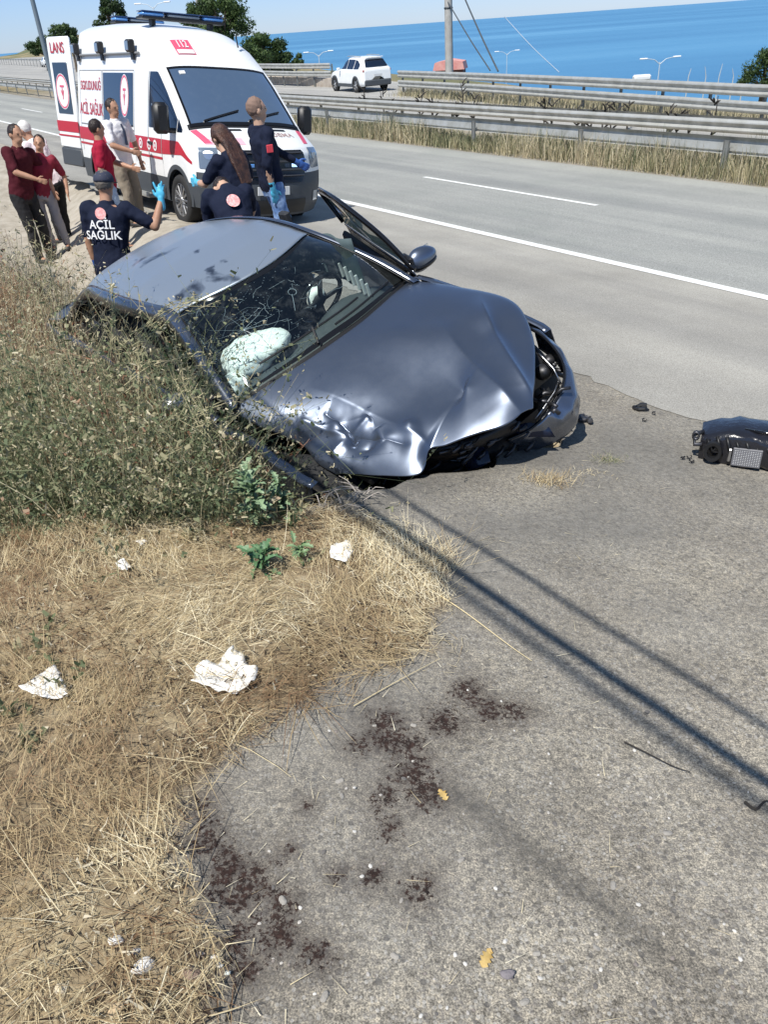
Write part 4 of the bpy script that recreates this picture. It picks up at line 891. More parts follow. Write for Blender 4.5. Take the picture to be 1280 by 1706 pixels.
VB = [(.60, .94, .22), (.66, .97, .35), (.68, .99, .62), (.66, 1.0, .80), (.62, .985, 1.02), (.58, .965, 1.09), (.42, .945, 1.19), (.27, .925, 1.275), (.04, .90, 1.49), (-.36, .865, 1.84), (-.63, .84, 2.04), (-.80, .83, 2.15), (-1.1, .82, 2.32), (-1.5, .81, 2.46), (-2.1, .80, 2.54), (-3.2, .80, 2.58), (-4.28, .80, 2.58), (-4.35, .79, 2.55)]
VC = np.array(VC); VB = np.array(VB); VK = np.arange(len(VC))
def vtop(s, t, off=0.):
    """s: station along the centre profile, t: -1 right edge .. 1 left edge"""
    s = np.asarray(s, float); t = np.asarray(t, float)
    cx, cz = [np.interp(s, VK, VC[:, k]) for k in (0, 1)]; bx, by, bz = [np.interp(s, VK, VB[:, k]) for k in range(3)]
    k = np.abs(t)**2.6; k2 = np.abs(t)**4.0
    P = np.stack([cx+(bx-cx)*k, by*t, cz+(bz-cz)*k2], -1)
    if off:
        e = .02
        du = vtop(s+e, t)-vtop(s-e, t); dv = vtop(s, t+e)-vtop(s, t-e); n = np.cross(du, dv); n /= np.linalg.norm(n, axis=-1, keepdims=True)+1e-9
        n = n*np.sign(n[..., 0:1]*.5+n[..., 2:3]+.001); P = P+n*off
    return P
def vpatch(name, s0, s1, t0, t1, m, off=0., ns=14, nt=24, parent=None, shape=None, thick=0):
    S_, T_ = np.meshgrid(np.linspace(s0, s1, ns), np.linspace(t0, t1, nt), indexing='ij')
    if shape: S_, T_ = shape(S_, T_)
    P = vtop(S_, T_, off); return panel(name, P, m, parent or van, flip=False, thick=thick)
_bx = VB[5:, 0][::-1]; _bz = VB[5:, 2][::-1]; _by = VB[5:, 1][::-1]
def vtz(X): return np.interp(X, _bx, _bz)
def vside(X, z, off=0., sg=-1):
    X = np.asarray(X, float); z = np.asarray(z, float)
    w = np.interp(z, [.2, .45, .62, 1.0, 1.3, 1.9, 2.3, 2.6], [.955, .99, 1.0, 1.01, .985, .92, .875, .80])
    tz = vtz(X); by = np.interp(X, _bx, _by); wt = np.interp(tz, [.2, .45, .62, 1.0, 1.3, 1.9, 2.3, 2.6], [.955, .99, 1.0, 1.01, .985, .92, .875, .80])
    w = w*(by/wt)**(np.clip(z/tz, 0, 1)**7)
    w = w-.05*sstep(X, .35, .68)-.0
    return np.stack([X, sg*(w+off), z], -1)
def vsp(name, x0, x1, zlo, zhi, m, off=0., sg=-1, nx=30, nz=10, parent=None, thick=0):
    X, Q = np.meshgrid(np.linspace(x0, x1, nx), np.linspace(0, 1, nz), indexing='ij')
    lo = zlo(X) if callable(zlo) else zlo; hi = zhi(X) if callable(zhi) else zhi
    Z = lo+(hi-lo)*Q; return panel(name, vside(X, Z, off, sg), m, parent or van, flip=(sg > 0), thick=thick)
def arch(X, base, r, cx=(0, -3.55)):
    z = np.full(np.shape(X), float(base))
    for c in cx: z = np.where(np.abs(X-c) < r, np.maximum(z, .36+np.sqrt(np.clip(r*r-(X-c)**2, 0, None))), z)
    return z
for sg in (-1, 1):
    vsp('side_wall', -4.35, -1.02, lambda X: arch(X, .62, .46), lambda X: vtz(X), M_white, sg=sg, nx=90, nz=34)
    vsp('front_door', -1.015, -.02 if False else -.50, lambda X: arch(X, .62, .46), lambda X: vtz(X), M_white, sg=sg, nx=16, nz=30)
    vsp('front_fender', -.495, .575, lambda X: arch(X, .62, .46), lambda X: vtz(X), M_white, sg=sg, nx=50, nz=20)
    vsp('side_cladding', -4.35, .62, lambda X: arch(X, .30, .40), lambda X: np.maximum(arch(X, .618, .463), .618), M_clad, off=.006, sg=sg, nx=160, nz=6)
    vsp('door_seam', -1.02, -1.005, .64, 2.0, M_blk, off=.002, sg=sg, nx=2, nz=20); vsp('door_seam', -.50, -.492, .80, 1.24, M_blk, off=.002, sg=sg, nx=2, nz=10)
    mb = MB()
    for c in (0, -3.55): mb.lathe([(.40, -.0), (.47, .0), (.46, .03), (.40, .03)], c=(c, sg*.985 if c == 0 else sg*.985, .36), axis='y', n=40)
    mb.V = [v if v[2] > .30 else (v[0], v[1], .30) for v in mb.V]; mb.build('wheel_arch', M_clad, van)
vpatch('bumper', 0, 2.9, -1, 1, M_clad, ns=16, nt=50)
vpatch('front_panel', 2.9, 4.6, -1, 1, M_white, ns=10, nt=50)
vpatch('bonnet', 4.6, 7.0, -1, 1, M_white, ns=14, nt=50)
vpatch('scuttle', 6.98, 7.3, -.97, .97, M_blk, off=.003, ns=4, nt=40)
vpatch('windscreen_surround', 7.0, 10.2, -1, -.925, M_white, ns=20, nt=6); vpatch('windscreen_surround', 7.0, 10.2, .925, 1, M_white, ns=20, nt=6); vpatch('windscreen_surround', 7.0, 7.15, -.925, .925, M_blk, ns=3, nt=40); vpatch('windscreen_surround', 9.93, 10.2, -.925, .925, M_white, ns=4, nt=40)
def wsshape(S_, T_):
    return S_, T_*(1-.0*S_)
M_vws = thin_glass('cab_glass', (.30, .39, .48), 1.6, .05)
vpatch('windscreen', 7.12, 9.98, -.935, .935, M_vws, off=.006, ns=20, nt=44)
for t0, t1, s0, s1 in ((-.935, -.90, 7.12, 9.98), (.90, .935, 7.12, 9.98), (-.90, .90, 7.12, 7.30), (-.90, .90, 9.86, 9.98)): vpatch('windscreen_seal', s0, s1, t0, t1, M_blkg, off=.010, ns=12, nt=20)
mb = MB(); mb.box((-1.05, 0, 1.5), (.04, 1.6, 1.4)); mb.build('cab_bulkhead', mat('cab_grey', (.06, .065, .07), .8), van)
mb = MB(); mb.box((-.02, 0, 1.20), (.62, 1.66, .14), bev=.05); mb.box((-.30, .42, 1.27), (.20, .40, .12), bev=.04); mb.build('dashboard', M_dash, van, smooth=True, auto=40)
for sy in (.45, -.45):
    mb = MB(); mb.box((-.86, sy, 1.35), (.14, .48, .70), bev=.06); mb.box((-.86, sy, 1.78), (.10, .26, .20), bev=.04); mb.build('seat', M_int, van, smooth=True, auto=40)
mb = MB(); mb.tube([(-.36+.05*math.cos(t), .45+.19*math.sin(t), 1.38+.17*math.cos(t)) for t in np.linspace(0, 2*math.pi, 25)], .014, 6, cap=False); mb.build('steering_wheel', M_blk, van, smooth=True)
for x_, y_, w_, h_, c_ in ((.05, .62, .16, .20, M_white), (.08, -.35, .12, .16, mat('teal_box', (.08, .42, .48), .5))): mb = MB(); mb.box((x_, y_, 1.285), (w_, h_, .03), R=[[.9, -.43, 0], [.43, .9, 0], [0, 0, 1]], bev=.005); mb.build('dash_item', c_, van)
vpatch('roof', 10.2, 17, -1, 1, M_white, ns=60, nt=50)
mb = MB(); mb.V = []; rp = vtop(np.full(30, 17.), np.linspace(-1, 1, 30)); lowp = rp.copy(); lowp[:, 2] = .42; lowp[:, 1] *= 1.22; S = np.stack([rp, rp*[1, 1.08, 1]-[0.02, 0, .3], lowp*[1, 1, 1]+[0, 0, .9], lowp], 1); panel('rear_frame', S, M_white, van)
# side glazing and livery, ditch side
vsp('side_window', -2.98, -1.62, 1.24, lambda X: 1.98, M_vglass, off=.006, nx=16, nz=12)
def fdz(X): return np.minimum(2.0, vtz(X)-.10)
vsp('door_window', -1.52+.55, .02, 1.27, fdz, M_vglass, off=.006, nx=24, nz=12)
vsp('door_window', -1.52+.55, .02, 1.27, fdz, M_vglass, off=.006, nx=24, nz=12, sg=1)
vsp('quarter_window', .04, .18, 1.25, lambda X: np.minimum(2.0, vtz(X)-.07), M_vglass, off=.006, nx=6, nz=6)
for x0, x1, z0, z1 in ((-4.22, -3.05, .75, 2.02), (-3.02, -1.58, .75, 2.02)):      # pressed seams round the sliding door
    for a_ in ((x0, x0+.012, z0, z1), (x1-.012, x1, z0, z1), (x0, x1, z1-.012, z1)): vsp('door_seam', a_[0], a_[1], a_[2], a_[3], mat('seam_grey', (.18, .18, .19), .7), off=.003, nx=8, nz=8)
def stripe_lo(X): return np.interp(X, [-4.5, -.5, .2, .5], [.93, .93, .96, .86])
def stripe_hi(X): return np.interp(X, [-4.5, -.5, .1, .5], [1.13, 1.13, 1.13, .90])
vsp('stripe', -4.34, -1.03, stripe_lo, stripe_hi, M_red, off=.004, nx=40, nz=4); vsp('stripe', -.99, -.51, stripe_lo, stripe_hi, M_red, off=.004, nx=10, nz=4)
vsp('stripe', -.485, .50, stripe_lo, stripe_hi, M_red, off=.004, nx=20, nz=4)
vsp('stripe', -4.34, -.5, .85, .885, M_red, off=.004, nx=40, nz=2)
def on_side(V, cx, cz, off, rx=1., rot=0.):     # flat lettering laid on the flank, reading from rear to front
    V = np.asarray(V); c_, s_ = math.cos(rot), math.sin(rot); x = V[:, 0]*c_-V[:, 1]*s_; y = V[:, 0]*s_+V[:, 1]*c_
    return vside(cx+x*rx, cz+y, off)
def side_text(body, cx, cz, size, m, rx=1., off=.008, name='lettering'):
    V, F_ = text_mesh(body, size); mesh(name, on_side(V, cx, cz, off, rx), F_, m, van, smooth=False)
side_text('SGKUDUNUĞ', -3.63, 1.78, .20, M_red, .85); side_text('ACİL SAĞLIK', -3.63, 1.42, .26, M_red, .80)
# white-and-crimson chequer of little round badges on the stripe by the cab door
def disc(cx, cz, r, m, off, name, fn=None, n=28, r0=0., parent=None, sq=1.):
    a_ = np.linspace(0, 2*math.pi, n, endpoint=False); V = np.stack([np.cos(a_), np.sin(a_)], -1)
    if r0 <= 0: P = np.concatenate([V*r, [[0, 0]]]); F_ = [(i, (i+1) % n, n) for i in range(n)]
    else: P = np.concatenate([V*r, V*r0]); F_ = [(i, (i+1) % n, n+(i+1) % n, n+i) for i in range(n)]
    P3 = (fn or (lambda q: vside(cx+q[:, 0]*sq, cz+q[:, 1], off)))(P)
    return mesh(name, P3, F_, m, parent or van, smooth=False)
for i_, cx in enumerate((-1.32, -.98+.0, -.74)):
    disc(cx, 1.03, .075, M_white, .008, 'badge'); disc(cx, 1.03, .045, M_red, .010, 'badge_ring', r0=.028)
def emblem(cx, cz, r, fn, parent, tagname='emblem'):
    disc(0, 0, r, M_white, 0, tagname, fn=lambda q: fn(q, 0), parent=parent); disc(0, 0, r*.96, M_pink, 0, tagname+'_ring', fn=lambda q: fn(q, .002), r0=r*.86, parent=parent)
    V = [(-.42, .30), (.42, .30), (.42, .44), (-.42, .44), (-.07, .30), (.07, .30), (.07, -.55), (-.07, -.55), (-.34, .1), (-.2, .1), (.0, -.22), (-.07, -.34), (.34, .1), (.2, .1), (.0, -.22), (.07, -.34)]
    mesh(tagname+'_symbol', fn(np.array(V)*r*.8, .004), [(0, 1, 2, 3), (4, 5, 6, 7), (8, 9, 10, 11), (12, 13, 14, 15)], M_pink, parent, smooth=False)
emblem(0, 0, .30, lambda q, o_: vside(-1.98+q[:, 0]*.62, 1.66+q[:, 1]*1.0, .009+o_), van)
# roof front: red 112 panel, lettering
def on_top(s, t, ks, kt, off): return lambda q, o_=0.: vtop(s-q[:, 1]*ks, t+q[:, 0]*kt, off+o_)
bx_ = np.array([(-.5, -.5), (.5, -.5), (.5, .5), (-.5, .5)])
def top_quad(name, s0, s1, t0, t1, m, off): vpatch(name, s0, s1, t0, t1, m, off=off, ns=8, nt=8)
top_quad('red_panel', 11.04, 12.0, -.62, -.28, M_pink, .006); top_quad('white_band', 11.08, 11.34, -.60, -.30, M_white, .012)
V, F_ = text_mesh('112', .34); mesh('lettering', vtop(11.67+V[:, 1]*1.9, -.45+V[:, 0]*.40, .016), F_, M_white, van, smooth=False)
# bonnet: pink slashes, slots, mirrored lettering
for sg in (-1, 1):
    S_, T_ = np.meshgrid(np.linspace(5.3, 6.9, 8), np.linspace(0, 1, 4), indexing='ij'); T_ = sg*(.88-.10*(6.9-S_)/1.6*-1*-1+.10*T_-.02); panel('bonnet_slash', vtop(S_, T_, .005), M_pink, van)
    top_quad('bonnet_slot', 6.55, 6.8, *(sorted((sg*.18, sg*.60))), M_blk, .004)
vpatch('pink_band', 5.2, 5.75, -.86, -.30, mat('pale_pink_livery', (.75, .42, .48), .4), off=.004)
V, F_ = text_mesh('AMBULANS', .24); V[:, 0] *= -1; mesh('lettering', vtop(6.05+V[:, 1]*2.6, .28+V[:, 0]*.62, .006), [f[::-1] for f in F_], mat('faded_brown_print', (.36, .26, .25), .6), van, smooth=False)
# grille, lamps, plate
def gshape(S_, T_): return S_, T_*(1-.12*np.abs((S_-3.6)/1.2)**2)
vpatch('grille', 2.15, 4.55, -.62, .62, M_blkg, off=.010, ns=12, nt=30, shape=gshape)
for s_ in (2.7, 3.15, 3.6, 4.05): vpatch('grille_bar', s_-.05, s_+.05, -.56, .56, mat('bar_grey', (.05, .05, .055), .3), off=.025, ns=3, nt=24, thick=.01)
for sg in (-1, 1):
    S_, T_ = np.meshgrid(np.linspace(0, 1, 8), np.linspace(0, 1, 8), indexing='ij'); s_ = 3.15+S_*(1.75); t_ = .74+.22*T_+ .0*S_; t_ = np.where(S_ < .3, t_*1+.06*(.3-S_)*(1-T_), t_)
    panel('headlamp', vtop(s_, sg*t_, .010), M_hl, van, flip=(sg < 0)); disc(0, 0, 1, M_alu, 0, 'lamp_bowl', fn=lambda q: vtop(4.0+q[:, 1]*.35, sg*(.85+q[:, 0]*.055), .014))
    vpatch('fog_lamp', 1.1, 1.6, *sorted((sg*.80, sg*.92)), M_hl, off=.008, ns=4, nt=4)
mb = MB(); mb.box((1.052, 0, .545), (.012, .52, .115), bev=.004); pl_ = mb.build('number_plate', mat('plate_white', (.55, .56, .56), .5), van)
V, F_ = text_mesh('092', .115, 'LEFT'); mesh('lettering', np.stack([np.full(len(V), 1.0595), .0+V[:, 0]*1.0, .55+V[:, 1]], -1), F_, M_blk, pl_, smooth=False)
vpatch('lower_intake', .25, 1.3, -.6, .6, M_blk, off=.008, ns=5, nt=20)
mb = MB(); [mb.box((1.06, y, .88), (.02, .10, .045), bev=.006) for y in (.35,)]; mb.build('strobe_lamp', mat('strobe_blue', (.25, .45, .95), .2, emit=(.4, .6, 1.), estr=1.2), van)
mb = MB(); mb.box((1.06, -.35, .88), (.02, .10, .045), bev=.006); mb.build('strobe_lamp', M_blue, van)
# wipers
mb = MB(); mb.tube(vtop(np.linspace(7.35, 7.9, 6), np.linspace(-.7, -.05, 6), .02), .012, 5); mb.build('wiper', M_blk, van); mb = MB(); mb.tube(vtop(np.linspace(7.35, 7.9, 6), np.linspace(.05, .7, 6), .02), .012, 5); mb.build('wiper', M_blk, van)
o_ = mesh('windscreen_sticker', vtop(np.array([9.5, 9.5, 9.68, 9.68]), np.array([-.76, -.66, -.66, -.76]), .014), [(0, 1, 2, 3)], M_white, van, smooth=False)
# cab mirrors
for sg in (-1, 1):
    mi_ = bpy.data.objects.new('side_mirror', None); COL.objects.link(mi_); mi_.parent = van; mi_.location = (-.02, sg*1.17, 1.42)
    mb = MB(); mb.box((0, 0, 0), (.16, .22, .40), bev=.05); mb.build('mirror_shell', M_blk, mi_, smooth=True, auto=40)
    mb = MB(); mb.box((-.083, 0, .02), (.006, .17, .32), bev=.002); mb.build('mirror_glass', MATS['mirror_glass'], mi_)
    mb = MB(); mb.tube([(0, -sg*.05, -.15), (0, -sg*.22, -.16)], .035, 8); mb.build('mirror_arm', M_blk, mi_)
for sg in (-1, 1):
    mb = MB(); mb.box(vside(-.90, 1.06, .02, sg), (.17, .025, .035), bev=.01); mb.build('door_handle', M_blk, van)
mb = MB(); mb.box(vside(-1.72, 1.16, .02, -1), (.05, .025, .20), bev=.01); mb.build('sliding_door_handle', M_blk, van)
vsp('door_rail', -4.2, -1.6, 1.175, 1.195, mat('seam_grey'), off=.004, nx=20, nz=2)
# wheels
vtm = MATS['silver_wheel']
for x in (0, -3.55):
    for sg in (-1, 1): make_wheel(van, (x, sg*.88, .345), r=.345, w=.22, spokes=12, rim_m=vtm, side=sg)
mb = MB(); mb.box((-1.9, 0, .45), (5.0, 1.7, .25)); mb.build('chassis', M_blk, van)
mb = MB(); mb.box((-1.75, -1.03, .30), (1.6, .16, .05), bev=.015); mb.box((-1.75, -1.10, .33), (1.6, .02, .05)); mb.build('side_step', M_galv, van)
# scene lamps along the gutter, rail
mb = MB(); mb.tube([tuple(vside(x, 2.24, .03)) for x in np.linspace(-4.3, -1.35, 12)], .018, 6); mb.build('gutter_rail', mat('rail_grey', (.22, .23, .24), .5), van)
for x in (-4.15, -2.9, -1.55):
    p = vside(x, 2.33, .09); mb = MB(); mb.box(p, (.17, .10, .17), bev=.02); o = mb.build('work_lamp', M_blk, van); mb = MB(); mb.box(p+[0, -.055, 0], (.13, .012, .12), bev=.004); mb.build('lamp_lens', M_hl, o)
    mb = MB(); mb.box(p+[0, .03, -.13], (.10, .03, .10)); mb.build('lamp_bracket', M_blk, o)
# light bars
def lightbar(x, y0, y1, z, tilt=0.):
    lb = bpy.data.objects.new('light_bar', None); COL.objects.link(lb); lb.parent = van; lb.location = (x, (y0+y1)/2, z); w = y1-y0
    mb = MB(); mb.box((0, 0, 0), (.26, w, .035), bev=.01); mb.build('bar_base', M_blk, lb)
    for k_, (c_, wd, mm) in enumerate(((-.36, .26, M_blue), (.36, .26, M_blue), (0, .40, M_hl), (-.0, .0, None))):
        if mm: mb = MB(); mb.box((0, c_*w, .045), (.24, wd*w, .062), bev=.025); mb.build('lamp_dome', mm, lb, smooth=True, auto=50)
    mb = MB(); mb.box((0, 0, .083), (.25, w*.98, .014), bev=.006); mb.build('bar_cover', mat('bar_top_navy', (.02, .05, .14), .25, coat=.5), lb)
    for c_ in (-.35, .35): mb = MB(); mb.box((0, c_*w, -.05), (.12, .06, .09)); mb.build('bar_foot', M_blk, lb)
lightbar(-1.75, -.68, .68, 2.72); lightbar(-4.0, -.30, .62, 2.77)
mb = MB(); mb.tube([(-.95, .55, 2.38), (-1.0, .55, 2.52), (-1.02, .57, 2.56)], .012, 5); mb.build('aerial', M_blk, van)
# rear doors: right one swung wide open
rd_ = bpy.data.objects.new('rear_door', None); COL.objects.link(rd_); rd_.parent = van; rd_.location = (-4.40, -.97, .45); rd_['label'] = 'rear door swung wide open'
DA = math.radians(189); rd_.rotation_euler = (0, 0, DA)
def dq(x0, x1, z0, z1, y, tl=0., n=8):
    X, Z = np.meshgrid(np.linspace(x0, x1, n), np.linspace(z0, z1, n), indexing='ij'); return np.stack([X-tl*0*Z, np.full(X.shape, y)-0.0, Z], -1)
def lean(P): P = P.copy(); P[..., 1] += .11*sstep(P[..., 2], .9, 2.1)*0; return P
def door_quad(name, x0, x1, z0, z1, y, th, m, par, bev=.02):
    mb = MB(); mb.box(((x0+x1)/2, y, (z0+z1)/2), (x1-x0, th, z1-z0), bev=bev); return mb.build(name, m, par, smooth=True, auto=40)
door_quad('door_panel', 0, .84, 0.28, 2.08, 0, .07, M_white, rd_, .03); door_quad('door_cladding', .01, .83, -.02, .28, 0, .08, M_clad, rd_)
for yy, sgn in ((.039, 1), (-.039, -1)):
    door_quad('door_window', .13, .70, .86, 1.68, yy, .010, M_vglass, rd_, .004)
    door_quad('stripe', .0, .84, .56, .74, yy, .006, M_red, rd_, .001); door_quad('stripe', .0, .84, .48, .51, yy, .006, M_red, rd_, .001)
    emblem(0, 0, .25, lambda q, o_, yy=yy, sgn=sgn: np.stack([.42+q[:, 0]*sgn, np.full(len(q), yy+sgn*(.008+o_)), 1.22+q[:, 1]*1.15], -1), rd_)
    V, F_ = text_mesh('LANS', .26); V2 = np.stack([.42+V[:, 0]*-sgn*.9, np.full(len(V), yy+sgn*.008), 1.90+V[:, 1]*.9], -1); mesh('lettering', V2, F_, M_red, rd_, smooth=False)
ld_ = bpy.data.objects.new('rear_door', None); COL.objects.link(ld_); ld_.parent = van; ld_.location = (-4.40, .97, .45); ld_.rotation_euler = (0, 0, math.radians(-90))
door_quad('door_panel', 0, .95, .0, 2.05, 0, .07, M_white, ld_, .03)

# ================================================================== the white car on the other carriageway
_q = ground_hit(597, 155); hd = np.array([-.44, .90]); hd /= np.linalg.norm(hd); lf = np.array([-hd[1], hd[0]])
suv_o = np.array([_q[0], _q[1]])-lf*.78+hd*1.3
suv = thing('suv', 'white sport utility car seen from behind, driving along the far carriageway', 'car', (suv_o[0], suv_o[1], float(base_z(*suv_o))+.008), (0, 0, math.atan2(hd[1], hd[0])))
def loftcar(st, n=24):
    rows = []
    for (x, zb, zs, zr, wb, ws, wr) in st:
        half = [(wb*.92, zb), (wb, zb+.12), (ws*1.0, (zb+zs)/2+.08), (ws*.985, zs-.05), (ws*.955, zs), (wr+(ws*.95-wr)*.35, zs+(zr-zs)*.55), (wr, zr-.07*(zr-zs > .1)), (wr*.80, zr), (0, zr+.015)]
        c = spl(half, n); rows.append(np.concatenate([c, (c*[-1, 1])[::-1][1:]])); rows[-1] = np.stack([np.full(len(rows[-1]), x), rows[-1][:, 0], rows[-1][:, 1]], -1)
    return np.stack(rows, 0)
st = [(2.02, .35, .72, .76, .62, .66, .55), (1.95, .28, .84, .88, .80, .80, .66), (1.6, .28, .95, 1.00, .88, .87, .70), (1.05, .28, 1.0, 1.06, .90, .89, .72), (.75, .28, 1.02, 1.14, .90, .90, .72), (.05, .28, 1.05, 1.60, .90, .90, .60), (-.3, .28, 1.06, 1.66, .90, .90, .60), (-1.2, .28, 1.09, 1.66, .90, .90, .60), (-1.75, .28, 1.12, 1.60, .90, .90, .58), (-2.1, .30, 1.12, 1.22, .88, .87, .70), (-2.22, .34, 1.08, 1.12, .82, .82, .66), (-2.25, .40, .98, 1.0, .76, .78, .6)]
xs_ = np.array([s[0] for s in st]); S = loftcar(st)
S2 = np.stack([spl(S[:, j], 46) for j in range(S.shape[1])], 1)
S2s = S2.copy()
panel('body', S2, M_white, suv, flip=True)
e0 = S2[0]; e1 = S2[-1]; mesh('body_end', np.concatenate([e0, [e0.mean(0)]]), [(i, i+1, len(e0)) for i in range(len(e0)-1)], M_white, suv); mesh('body_end', np.concatenate([e1, [e1.mean(0)]]), [(i+1, i, len(e1)) for i in range(len(e1)-1)], M_white, suv)
def suv_y(x, z, sg):
    i = np.argmin(np.abs(S2[:, 10, 0]-x)); row = S2[i][:S2.shape[1]//2+1]; return sg*np.interp(z, row[8:, 2], row[8:, 1])
for sg in (1, -1):
    for x0, x1, tz in ((.55, -.12, 1.0), (-.18, -.98, 1.), (-1.04, -1.68, .9)):
        X = np.linspace(x0, x1, 8); rows = []
        for x in X:
            zt = np.interp(x, [-1.75, -1.3, -1.0, -.1, .15, .62], [1.28, 1.50, 1.55, 1.56, 1.50, 1.16]); zl = 1.11; rows.append([(x, suv_y(x, z, sg)+sg*.008, z) for z in np.linspace(zl, zt, 5)])
        panel('side_window', np.array(rows), M_vglass, suv, flip=(sg < 0))
    mb = MB(); [mb.lathe([(.36, -.02), (.45, -.02), (.45, .03), (.36, .03)], c=(x, sg*.89, .35), axis='y', n=26) for x in (1.35, -1.3)]; mb.V = [v if v[2] > .3 else (v[0], v[1], .3) for v in mb.V]; mb.box((0, sg*.89, .34), (2.0, .05, .16)); mb.build('wheel_arch', M_clad, suv)
    mb = MB(); mb.lathe([(0, 0), (.40, 0), (.40, .012), (0, .012)], c=(1.35, sg*.895, .36), axis='y', n=24); mb.lathe([(0, 0), (.40, 0), (.40, .012), (0, .012)], c=(-1.3, sg*.895, .36), axis='y', n=24); mb.build('wheel_well', M_blk, suv)
    for x in (1.35, -1.3): make_wheel(suv, (x, sg*.83, .34), r=.34, w=.2, spokes=5, rim_m=vtm, side=sg)
    mb = MB(); mb.box((-2.15, sg*.72, 1.02), (.16, .26, .14), R=[[1, 0, 0], [0, 1, 0], [0, 0, 1]], bev=.03); mb.build('tail_lamp', mat('tail_lamp_red', (.28, .03, .03), .15, coat=1.), suv)
    mb = MB(); mb.box((.55, sg*1.0, 1.12), (.10, .2, .13), bev=.03); mb.build('side_mirror', M_white, suv)
    mb = MB(); mb.tube([(.1, sg*.6, 1.70), (-.6, sg*.61, 1.72), (-1.5, sg*.58, 1.69)], .018, 6); mb.build('roof_rail', M_galv, suv)
W = []
for q in np.linspace(0, 1, 6):
    z = 1.20+.34*q; x = -2.13+.30*q; W.append([(x-.03-.03*(1-t*t), t*(.68-.12*q), z) for t in np.linspace(-1, 1, 12)])
panel('rear_window', np.array(W), M_vglass, suv)
mb = MB(); mb.box((-2.24, 0, .45), (.12, 1.62, .30), bev=.05); mb.build('rear_bumper', M_clad, suv); mb = MB(); mb.box((-2.30, 0, .80), (.01, .50, .11), bev=.002); mb.build('number_plate', mat('plate_white'), suv)
mb = MB(); mb.box((-1.88, 0, 1.64), (.22, 1.05, .03), bev=.01); mb.build('spoiler', M_white, suv)
# ================================================================== people
M_skin = mat('skin_tan', (.42, .24, .155), .55, col2=(.36, .19, .12), nscale=9)
M_skin2 = mat('skin_light', (.52, .33, .23), .55, col2=(.45, .26, .18), nscale=9)
M_navy = mat('navy_uniform_cloth', (.010, .014, .032), .85, bump=.3, bscale=300, spec=.2)
M_maroon = mat('maroon_cloth', (.20, .010, .025), .85, bump=.3, bscale=300, spec=.2)
M_marodark = mat('dark_wine_cloth', (.06, .008, .014), .85, spec=.2)
M_wcloth = mat('white_shirt_cloth', (.72, .70, .71), .85)
M_pinkw = mat('pale_pink_shirt_cloth', (.74, .64, .66), .85)
M_jeans = mat('blue_denim', (.10, .19, .40), .85, col2=(.26, .38, .60), nscale=11, contrast=(.4, .62), bump=.3, bscale=200)
M_jeansl = mat('pale_denim', (.42, .50, .60), .85, col2=(.25, .33, .46), nscale=9)
M_khaki = mat('khaki_trousers', (.24, .20, .15), .85)
M_gtrs = mat('grey_trousers', (.25, .24, .26), .85)
M_btrs = mat('black_trousers', (.012, .012, .014), .85)
M_hair = mat('dark_hair', (.018, .010, .008), .5, bump=.6, bscale=120)
M_hairb = mat('brown_hair', (.028, .012, .009), .42, bump=.8, bscale=150, col2=(.09, .04, .025), nscale=20)
M_glove = mat('light_blue_nitrile', (.08, .42, .62), .4)
M_gloved = mat('dark_blue_glove', (.03, .09, .30), .5)
M_shoe = mat('dark_shoe', (.03, .03, .03), .6)
M_shoew = mat('white_shoe', (.6, .6, .6), .6)
M_eye = mat('dark_eye', (.02, .015, .01), .2)
_clouds = bpy.data.textures.new('cloth_folds', 'CLOUDS'); _clouds.noise_scale = .11; _clouds.noise_depth = 2
_clouds2 = bpy.data.textures.new('hair_tufts', 'CLOUDS'); _clouds2.noise_scale = .02
def remesh(o, vox, smooth=5, folds=0., fac=.6):
    m = o.modifiers.new('weld', 'REMESH'); m.mode = 'VOXEL'; m.voxel_size = vox; m.use_smooth_shade = True
    s = o.modifiers.new('relax', 'SMOOTH'); s.iterations = smooth; s.factor = fac
    if folds: d = o.modifiers.new('folds', 'DISPLACE'); d.texture = _clouds; d.strength = folds; d.mid_level = .5; d.texture_coords = 'LOCAL'
    return o
def caps(mb, p, q, r1, r2, n=12, bulge=0., flat=None):
    p = np.array(p, float); q = np.array(q, float); k = np.linspace(0, 1, 7); P = p+(q-p)*k[:, None]; r = r1+(r2-r1)*k+bulge*np.sin(np.pi*k**.8)
    mb.tube(P, [(a, a*(flat or 1)) for a in r], n); mb.sphere(p, r1, n, 8); mb.sphere(q, r2, n, 8)
def ik(a, t, l1, l2, hint):
    a = np.array(a, float); t = np.array(t, float); d = t-a; L = np.linalg.norm(d)
    if L > (l1+l2)*.995: t = a+d/L*(l1+l2)*.995; d = t-a; L = np.linalg.norm(d)
    x = (l1*l1-l2*l2+L*L)/(2*L); h = math.sqrt(max(l1*l1-x*x, 0)); e = d/L; hn = np.array(hint, float); hn -= e*(hn@e); hn /= np.linalg.norm(hn)+1e-9
    return a+e*x+hn*h, t
